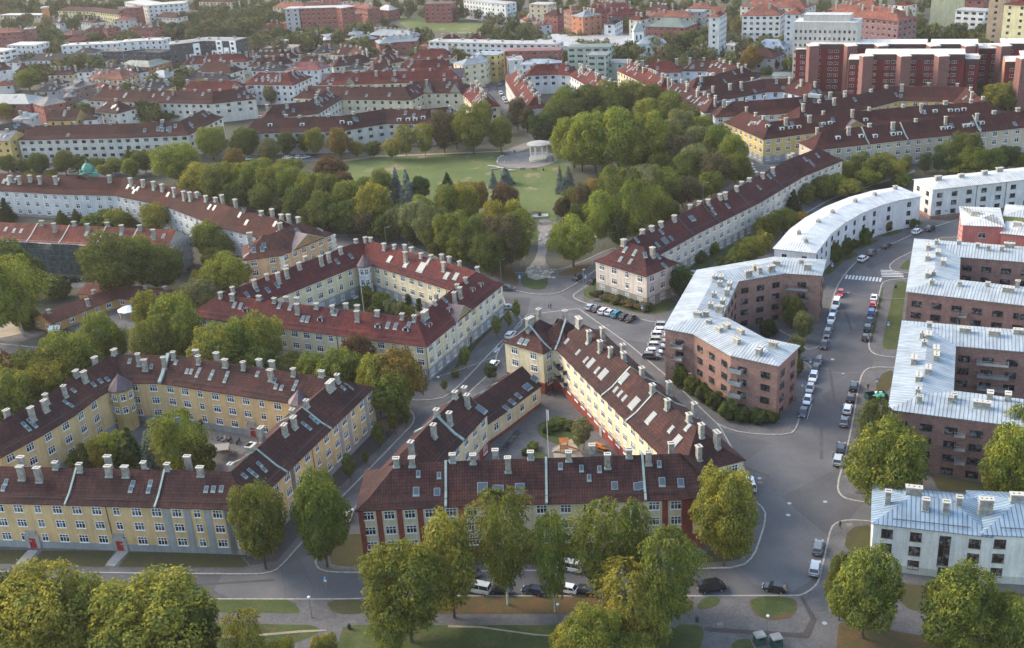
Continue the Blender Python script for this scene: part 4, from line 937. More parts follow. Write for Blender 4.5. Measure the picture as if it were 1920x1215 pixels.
for b_ in (A, B, C, E_, F): snow_guard(b_)
# --- pink and yellow-green buildings, right
h, r = 13.0, 0.7
def eave_strip(e, depth, h, r, ends=('hip', 'hip'), **k):
    q = [Vector((p.x, p.y)) for p in RL(e, h)]; c = offs(q, depth / 2, False); return Strip(c, depth / 2, h, r, ends, **k)
I_ = Bld('apartment_block', 'salmon pink apartment block with white flat roof on the right edge', 'apartment building',
        [eave_strip([(1806, 421), (1881, 424)], 17, 12.0, 0.8, flare=False), eave_strip([(1878, 436), (2010, 450)], 11, 10.5, 1.0, flare=False)], (0.5, 0.17, 0.15), (0.6, 0.6, 0.58), rmat='roof_metal')
I_.windows(4.6, ('d2',), w=1.9, h=1.5, rows=(3.0, 3.0, 4), frame=CR); I_.chimneys_auto(6, top=0.8, size=(2, 1.2), mat='cap_stone'); I_.finish()
I2 = Bld('apartment_block', 'yellow-green apartment block with light grey metal roof behind the pink one', 'apartment building',
        [eave_strip([(1883, 404), (2010, 414)], 11, 11.5, 1.2, flare=False)], (0.5, 0.5, 0.16), (0.45, 0.48, 0.5), rmat='roof_metal')
I2.windows(4.4, ('d2',), w=1.6, h=1.6, rows=(2.6, 3.0, 3), frame=BR); I2.finish()
J_ = Bld('apartment_block', 'curved white apartment block with white sheet-metal roof following the bend of the street', 'apartment building',
        [Strip(RL([(1490, 463), (1519, 428), (1545, 408), (1580, 388), (1622, 371), (1662, 360), (1706, 353)], 11.2), 5.7, 10.2, 1.1, ('hip', 'hip'), flare=False)], (0.6, 0.63, 0.66), (0.6, 0.62, 0.63), rmat='roof_metal')
J_.windows(3.9, ('d2',), w=1.25, h=1.35, rows=(2.2, 2.9, 3), frame=GY).chimneys_auto(8, top=0.9, size=(1.1, 0.9), alt=True); J_.finish()
K_ = Bld('apartment_block', 'long white apartment block with white roof and brown drainpipe strips at upper right', 'apartment building',
        [Strip(RL([(1732, 340), (1950, 316), (2060, 304)], 11.2), 6.0, 10.2, 1.1, ('hip', 'hip'), flare=False)], (0.6, 0.6, 0.6), (0.6, 0.61, 0.6), rmat='roof_metal')
K_.windows(4.6, ('d2',), w=1.7, h=1.35, rows=(2.2, 2.9, 3), frame=GY, pipes=12).chimneys_auto(8, top=1.2, size=(1.8, 1.0), alt=True); K_.plinth(1.2, (0.3, 0.16, 0.13)); K_.finish()
# --- upper right tiled rows
def row(name, label, px, h, r, W, wall, roof, ends=('hip', 'hip'), closed=False, ch=9.0, sk=10, pl=None, rows=(1.5, 3.2, 3), win='w2', bay=3.8, w=1.6, frame=WH, group=None, chs=(1.25, 0.85), rmat='roof_tile', flare=True, wmat='plaster', hh=1.5, cat='apartment building', fire=0, base=-0.6, top=1.2):
    ss = []
    first = px if isinstance(px[0][0], (list, tuple)) else [px]
    for q in first: ss.append(Strip(RL(q, h + r), W, h, r, ends, closed=closed, flare=flare, z0=base))
    b = Bld(name, label, cat, ss, wall, roof, wmat, rmat, group)
    if pl: b.plinth(pl[0], pl[1])
    if win: b.windows(bay, win if isinstance(win, tuple) else (win,), w=w, h=hh, w2=w, rows=rows, frame=frame)
    if ch: b.chimneys_auto(ch, size=chs, top=top)
    if sk: b.sky_auto(sk, (1.1, 1.6))
    return b
ROOF2 = (0.06, 0.023, 0.022)
L1 = row('apartment_row', 'pale pinkish apartment row with blue-hooded dormers behind the trees on the right', [(1513, 250), (1700, 229), (1800, 219), (1925, 206), (2050, 192)], 10.0, 4.8, 6.0, (0.52, 0.44, 0.34), ROOF2, sk=14, pl=(1.8, (0.33, 0.33, 0.33)), ch=9, win=('w2', 'w3'), hh=1.6)
L1.dormer_px([(875, 790), (1005, 780), (1085, 775), (1185, 765), (1220, 765), (1465, 735), (1500, 733), (1590, 720), (1620, 715), (1685, 705)], (1280, 0, 3), 'flat', 1.8, 1.6); turret(L1, 1905, 232, 10.3, 2.2, (0.52, 0.44, 0.34)); L1.fire_px([(1625, 262), (1695, 250), (1833, 238)], wd=0.4, ht=0.3); L1.finish()
L2_ = row('apartment_block', 'yellow apartment block with grey ground floor around a long court at upper right', [(1383, 203), (1444, 228), (1567, 212), (1710, 199), (1848, 190), (1812, 163), (1676, 161), (1610, 177), (1480, 203)], 10.0, 4.8, 5.8, (0.6, 0.47, 0.2), ROOF2, closed=False, sk=20, pl=(3.0, (0.3, 0.33, 0.36)), ch=8, win=('w3', 'w2'), hh=1.6)
L2_.dormer_px([(560, 735), (607, 727), (655, 723), (792, 710), (830, 705), (1030, 685), (1350, 640), (1420, 637), (1507, 630), (1545, 628), (1582, 625), (400, 700), (475, 720)], (1280, 0, 3), 'flat', 1.8, 1.5); L2_.pediment(1600, 236, 10, 3.0, 5.0, (0.58, 0.47, 0.2)); L2_.finish()
L3 = row('apartment_row', 'white apartment row with brown roof and blue-hooded dormers, north of the yellow court', [(1338, 192), (1450, 186), (1530, 178), (1600, 172)], 9.5, 4.8, 5.8, (0.6, 0.62, 0.66), ROOF2, sk=8, ch=8)
L3.dormer_px([(190, 600), (240, 590), (550, 555), (590, 550), (640, 545), (710, 540), (790, 530)], (1280, 0, 3), 'flat', 1.8, 1.5); L3.pediment(1408, 202, 9, 3, 5, (0.6, 0.62, 0.6)); L3.finish()
row('apartment_row', 'white apartment row with tall white chimneys and small corner turret in the upper right', [(1314, 168), (1375, 158), (1432, 148), (1480, 147), (1540, 160)], 9.5, 4.6, 5.6, (0.62, 0.66, 0.74), ROOF2, sk=8, ch=6, win='d2', hh=1.7, w=1.5, frame=BR).finish()
row('apartment_row', 'white gabled apartment row with large hipped roof left of the red slab blocks', [(1284, 148), (1330, 142), (1395, 126), (1405, 122)], 9.5, 4.8, 6.2, (0.6, 0.62, 0.66), ROOF2, sk=6, ch=8).finish()
row('apartment_row', 'short white apartment row with flag-topped turret behind the park trees', [(1283, 112), (1335, 112), (1395, 125)], 9.5, 4.4, 5.6, (0.62, 0.66, 0.72), ROOF2, sk=14, ch=6, win='d2').finish()
row('apartment_row', 'white-chimneyed brown-roofed row running diagonally behind the great lime trees', [(1262, 150), (1300, 166), (1345, 190)], 9.5, 4.4, 5.4, (0.6, 0.62, 0.66), ROOF2, sk=24, ch=4).finish()
# --- left, behind the street
h, r = 10.0, 4.8
HL = row('apartment_row', 'long pale grey-white apartment row with turquoise copper turret on its roof, left edge', [(-120, 322), (0, 325), (125, 331), (232, 333), (333, 352), (433, 388), (500, 405), (548, 418)], h, r, 6.0, (0.56, 0.58, 0.6), (0.06, 0.023, 0.02), ch=None, sk=40, pl=(1.2, (0.28, 0.28, 0.3)), win=('w3', 'w2'), hh=1.6, w=1.5)
HL.chimneys_px([(165, 985), (218, 990), (307, 990), (612, 985), (730, 1000), (800, 1010), (860, 1020), (908, 1035), (975, 1055), (1030, 1075), (1065, 1080), (1105, 1080), (1155, 1100), (1210, 1110), (1245, 1095), (1320, 1120), (1370, 1165), (55, 985), (103, 990)], (0, 0, 3), size=(1.35, 0.9), top=1.3)
HL.chimneys_px([(1370, 25), (1467, 45), (1527, 35), (1580, 65), (1620, 65), (1675, 80)], (0, 380, 3), size=(1.35, 0.9), top=1.3)
HL.pediment(165, 352, 26, 6.0, 7, (0.56, 0.58, 0.6))
p = P(165, 322, 16); mb = MB(); z = 14.2
mb.box((p.x, p.y, z), (6.5, 2.6, 1.2), 'turquoise_copper'); mb.lathe([(2.0, 0), (1.9, 1.2), (2.3, 1.3), (1.9, 2.2), (1.1, 3.1), (0.35, 3.6), (0.2, 4.4), (0, 5.4)], (p.x, p.y, z + 1.6), 'turquoise_copper', 10)
for sx in (-1, 1): mb.lathe([(0.7, 0), (0.6, 0.8), (0, 1.6)], (p.x + sx * 2.7, p.y, z + 1.6), 'turquoise_copper', 8)
mb.build('roof_turret', HL.root); HL.finish()
N_ = Bld('apartment_block', 'peach apartment block with white corner quoins and triangular pediment behind the red-roofed court', 'apartment building',
        [Strip(RL([(452, 446), (506, 439), (592, 405)], h + r), 6.6, h, r)], (0.6, 0.4, 0.24), (0.1, 0.045, 0.036))
N_.windows(3.3, ('w3',), w=1.6, h=1.6, pilaster=None); N_.pediment(568, 455, 15, 3.6, 7, (0.56, 0.38, 0.22)); N_.sky_auto(12, (1, 1.4))
mb = MB(); t = N_.st[0]; L_, R_ = t.ringline(t.W, (0, 0))
for q in (R_[1], R_[2], R_[0]):
    for k in range(12): mb.box((q.x, q.y, 0.3 + k * 0.78), (1.5 if k % 2 else 1.1, 1.5 if k % 2 else 1.1, 0.6), 'trim')
mb.build('quoin', N_.root, color=(0.7, 0.68, 0.6)); N_.chimneys_auto(12); N_.finish()
O_ = Bld('apartment_block', 'long block wrapped in dark scaffold netting under a faded red roof, left edge', 'apartment building',
        [Strip(RL([(-120, 412), (13, 417), (330, 431)], h + 3.8), 6.6, h, 3.8, ('gable', 'gable'))], (0.36, 0.34, 0.3), (0.14, 0.05, 0.038))
O_.chimneys_px([(231, 100), (301, 115), (413, 105), (488, 118), (600, 110), (680, 125), (783, 125), (858, 150)], (0, 380, 3)); O_.sky_px([(35, 148), (82, 158), (122, 160), (488, 175), (540, 175), (685, 172), (862, 185), (922, 188)], (0, 380, 3), (0.9, 1.3))
O_.windows(3.6, ('w3',), w=1.6); O_.fire_px([(55, 447), (115, 450), (185, 452), (245, 455)], mat='cap_stone', wd=0.35, ht=0.2); O_.finish()
def scaffold():
    t = O_.st[0]; L_, R_ = t.ringline(t.W, (0, 0)); a, b = R_[0], R_[-1]; c = L_[-1]
    ro = empty('scaffolding', (b.x, b.y, 0), 'scaffold with dark green netting along the block under renovation', 'scaffolding'); po = MB(); ne = MB(); dk = MB()
    for (u, v, mt) in ((a, b, 'netting'), (b, c, None)):
        d = (v - u).normalized(); n = Vector((d.y, -d.x)); L = (v - u).length; k = int(L / 2.6)
        for i in range(k + 1):
            for o in (0.5, 1.5):
                q = u + d * (L * i / k) + n * o; po.tube((q.x, q.y, 0), (q.x, q.y, 10.6), 0.06, 0.06, 'rim', 4, False)
        for lv in range(1, 6):
            q0 = u + n * 1.0; q1 = v + n * 1.0; m = (q0 + q1) / 2; M = wallM(m, n, lv * 2.0); dk.box((0, 0, 0), (L, 0.95, 0.08), 'grey_wood', M)
            M = wallM(u + (v - u) / 2 + n * 1.52, n, lv * 2.0 + 1); dk.box((0, 0, 0), (L, 0.06, 0.06), 'rim', M)
        if mt:
            for i in range(k):
                for lv in range(5):
                    if lv == 4 and rng.random() < 0.35: continue
                    q0 = u + d * (L * i / k) + n * 1.6; q1 = u + d * (L * (i + 1) / k) + n * 1.6; z0 = lv * 2.05 + 0.1; e = rng.uniform(-0.06, 0.1)
                    ne.face([(q0.x, q0.y, z0), (q1.x, q1.y, z0), (q1.x + n.x * e, q1.y + n.y * e, z0 + 2.03), (q0.x + n.x * e, q0.y + n.y * e, z0 + 2.03)], 'netting')
    po.build('pole', ro); dk.build('deck', ro); ne.build('netting', ro)
scaffold()
# kindergarten, low L-shaped
KG = Bld('kindergarten', 'low ochre kindergarten with brown roof bent around a small yard', 'school building',
        [Strip(RL([(76, 589), (150, 560), (217, 536)], 5.0), 4.4, 3.0, 1.9, ('gable', 'hip'), flare=False), Strip(RL([(165, 528), (217, 534), (330, 545)], 5.0), 4.6, 3.0, 1.9, ('gable', 'hip'), flare=False)], (0.5, 0.3, 0.13), (0.12, 0.05, 0.042))
KG.windows(3.2, ('w2', 'd2'), w=1.5, h=1.2, w2=1.1, rows=(1.3, 3, 1)).chimneys_px([(525, 490), (488, 540), (815, 465), (925, 470), (270, 600)], (0, 380, 3), top=0.8, size=(0.8, 0.8)); KG.finish()
mb = MB(); p = P(240, 578, 2.6); ro = empty('gazebo_tent', (p.x, p.y, 0), 'small white pointed canopy in the kindergarten yard', 'canopy')
for sx in (-1, 1):
    for sy in (-1, 1): mb.tube((p.x + sx * 2, p.y + sy * 2, 0), (p.x + sx * 2, p.y + sy * 2, 2.3), 0.06, 0.06, 'white_paint', 5)
mb.build('post', ro); mb = MB(); mb.lathe([(3.2, 2.3), (0, 3.6)], (p.x, p.y, 0), 'white_paint', 8); mb.build('roof', ro)
# ---------------------------------------------------------------- the town beyond
WALL = dict(white=(0.62, 0.63, 0.64), cream=(0.6, 0.54, 0.4), pale=(0.56, 0.54, 0.5), yellow=(0.58, 0.42, 0.16), peach=(0.58, 0.42, 0.28), brick=(0.24, 0.085, 0.07), brown=(0.2, 0.11, 0.09), orange=(0.42, 0.18, 0.11),
            green=(0.36, 0.42, 0.36), grey=(0.4, 0.4, 0.41), dark=(0.07, 0.075, 0.085), purple=(0.22, 0.12, 0.12), beige=(0.5, 0.44, 0.34), lemon=(0.62, 0.58, 0.36))
ROOF = dict(brown=(0.055, 0.024, 0.023), red=(0.1, 0.024, 0.022), orange=(0.21, 0.09, 0.068), black=(0.035, 0.037, 0.045), grey=(0.2, 0.21, 0.21), green=(0.15, 0.19, 0.165), white=(0.42, 0.41, 0.4), pink=(0.22, 0.09, 0.085), slate=(0.22, 0.26, 0.28), blue=(0.3, 0.36, 0.42), tan=(0.34, 0.25, 0.18))
def far(label, px, wall, roof, h=9.5, r=4.5, W=5.8, ch=7, sk=6, ends=('hip', 'hip'), closed=False, win='far', bay=3.6, rows=None, w=1.4, hh=1.4, name='apartment_block', cat='apartment building', flat=False, top=0.9, frame=WT, fin=True, group=None, base=-0.6):
    if flat: r = 0.5
    wm = 'brick' if wall in ('brick', 'brown', 'purple') else 'plaster'; rm = 'roof_metal' if (flat or roof in ('green', 'slate', 'blue', 'white')) else 'roof_tile'
    rows = rows or (1.6, 3.1, max(1, int((h - 1) / 3.1)))
    b = row(name, label, px, h, r, W, WALL[wall], ROOF[roof], ends, closed, ch, sk, None, rows, win, bay, w, frame, group, (1.25, 0.9), rm, not flat, wm, hh, cat, 0, base, top)
    return b.finish() if fin else b
far('white apartment row with brown roof and dark windows along the left avenue', [(43, 236), (253, 231), (337, 227), (392, 200)], 'pale', 'brown', 11, 4.8, 6, 16, 26, w=2.0, win='far', bay=4.0)
far('yellow and blue fronted town house at the left end of the avenue', [(-90, 244), (31, 245)], 'yellow', 'grey', 11.5, 3, 6, 9, 3, ('gable', 'gable'))
Q2 = far('white apartment row with blue dormers behind the park-edge trees, left of the meadow', [(457, 223), (640, 217), (722, 204), (800, 204), (868, 197)], 'pale', 'brown', 10, 5, 6, 9, 14, w=1.8, bay=4.2, fin=False)
Q2.dormer_px([(1320, 725), (1520, 715), (1700, 710)], (0, 0, 3), 'flat', 2, 1.6); Q2.dormer_px([(5, 695), (50, 700), (325, 685), (375, 680), (415, 680), (460, 670)], (640, 0, 3), 'flat', 2, 1.6); Q2.finish()
far('white apartment row with diagonal wing and many white skylights, second row left of the meadow', [(487, 199), (577, 190), (620, 165)], 'pale', 'brown', 10, 4.8, 6, 6, 24, bay=4)
Q4 = far('cream apartment row with two stepped gables beside the sloping street', [(560, 160), (640, 162), (758, 163), (782, 151), (884, 150)], 'cream', 'brown', 10, 4.8, 6, 9, 18, bay=4, fin=False)
Q4.pediment(805, 172, 6, 4.5, 5, (0.6, 0.55, 0.42)); Q4.pediment(857, 171, 6, 4.5, 5, (0.6, 0.55, 0.42)); Q4.finish()
far('red-roofed corner wing crowded with white chimneys and skylights beside the sloping street', [(884, 153), (900, 166), (914, 182)], 'cream', 'red', 9.5, 4.6, 5.6, 3.0, 20)
far('long white apartment row with brown roof stepping down to a hipped block, mid left', [(178, 166), (273, 169), (400, 171), (455, 165), (476, 163)], 'pale', 'brown', 10, 4.8, 6, 6, 22, bay=3.8, w=1.7)
far('white hipped block with white skylights right of the small yellow front, left', [(192, 186), (236, 190)], 'pale', 'brown', 10, 4.6, 6, 9, 6)
far('short white hipped block with balconies beside the yellow front', [(157, 203), (182, 201)], 'white', 'brown', 9, 4.5, 5.6, 9, 2)
far('yellow apartment block with brown roof and one wide chimney, left', [(98, 205), (150, 204)], 'yellow', 'brown', 9, 4.2, 5.6, 9, 3, ('gable', 'gable'))
far('low red and white town houses under dark roofs at the left edge', [(-20, 238), (18, 230), (55, 224)], 'brick', 'black', 8, 3, 5, 7, 3)
far('low green-roofed hall left of the long white row', [(135, 187), (180, 186)], 'beige', 'green', 5, 2.5, 6.5, 0, 6)
far('brick school wing under a grey hipped roof, left edge', [(-30, 176), (70, 176)], 'brick', 'slate', 8, 3.5, 8, 0, 3, name='school', cat='school building')
far('small brick school annex with grey roof between school and tower wing', [(80, 178), (100, 184)], 'brick', 'grey', 9, 3.0, 6, 0, 0, name='school', cat='school building')
far('tall brown brick school with grey pyramid roof', [(136, 149), (158, 150)], 'brown', 'grey', 12, 3.4, 8, 0, 0, name='school', cat='school building', w=1.6)
far('lower brown brick school wing with grey hipped roof in front of the tall one', [(120, 168), (140, 166)], 'brown', 'grey', 10, 3, 6, 0, 0, name='school', cat='school building')
far('light grey-roofed low hall with glazed lantern, left', [(30, 210), (62, 208)], 'pale', 'slate', 6, 2.5, 6, 5, 0)
far('bright red-roofed white apartment block facing the corner, middle left', [(340, 152), (462, 151)], 'white', 'red', 9.5, 4.6, 6, 8, 3)
far('big white corner block with red roof and rows of white skylights', [(466, 135), (538, 136), (562, 126)], 'white', 'red', 11, 5, 6.6, 6, 26)
Q5 = far('cream apartment row with five pointed gables under a long red roof', [(602, 137), (688, 135), (790, 132), (868, 129)], 'cream', 'red', 9.5, 4.8, 6, 8, 12, fin=False)
for x, y, s_ in ((608, 152, 7), (663, 153, 6), (739, 150, 11), (813, 147, 7), (874, 146, 9)): Q5.pediment(x, y, s_, s_ * 0.62, 6, (0.62, 0.56, 0.4))
Q5.finish()
far('cream corner house with grey metal roof at the head of the sloping street', [(858, 112), (892, 107), (903, 98)], 'cream', 'slate', 13, 2.2, 6, 6, 2)
far('yellow functional apartment block closing the end of the sloping street', [(897, 97), (938, 98)], 'yellow', 'blue', 15, 0.5, 5, 0, 0, ('hip', 'hip'), flat=True, w=1.6)
far('red-roofed block with dense white chimneys behind the five-gabled row', [(745, 112), (790, 112), (850, 108)], 'cream', 'red', 9.5, 4.6, 6, 5, 10)
far('red-roofed long block crossing behind the chimney rows, centre', [(700, 109), (733, 99), (745, 101)], 'cream', 'red', 9.5, 4.6, 6, 6, 6)
far('red-roofed row with two flat-topped lanterns, upper centre', [(770, 92), (850, 90)], 'cream', 'red', 9.5, 4.5, 6, 6, 8)
far('dull red row with arched white dormer in the upper centre', [(690, 117), (740, 117)], 'pale', 'brown', 9, 4.2, 5.5, 5, 6)
far('grey-roofed back building among chimneys, upper centre', [(680, 127), (740, 128), (795, 126)], 'grey', 'grey', 8, 2.5, 5, 5, 5)
far('dark blue-roofed back building left of the arched dormer', [(652, 116), (684, 115)], 'white', 'black', 8.5, 3.2, 5, 6, 6)
far('brown roofed row with white chimneys along its whole ridge, upper centre left', [(620, 108), (665, 103), (690, 98)], 'pale', 'brown', 9.5, 4.2, 5.5, 4, 6)
far('orange and cream corner house with ornate gable, upper centre', [(715, 85), (740, 83)], 'peach', 'brown', 10, 4, 5, 4, 3)
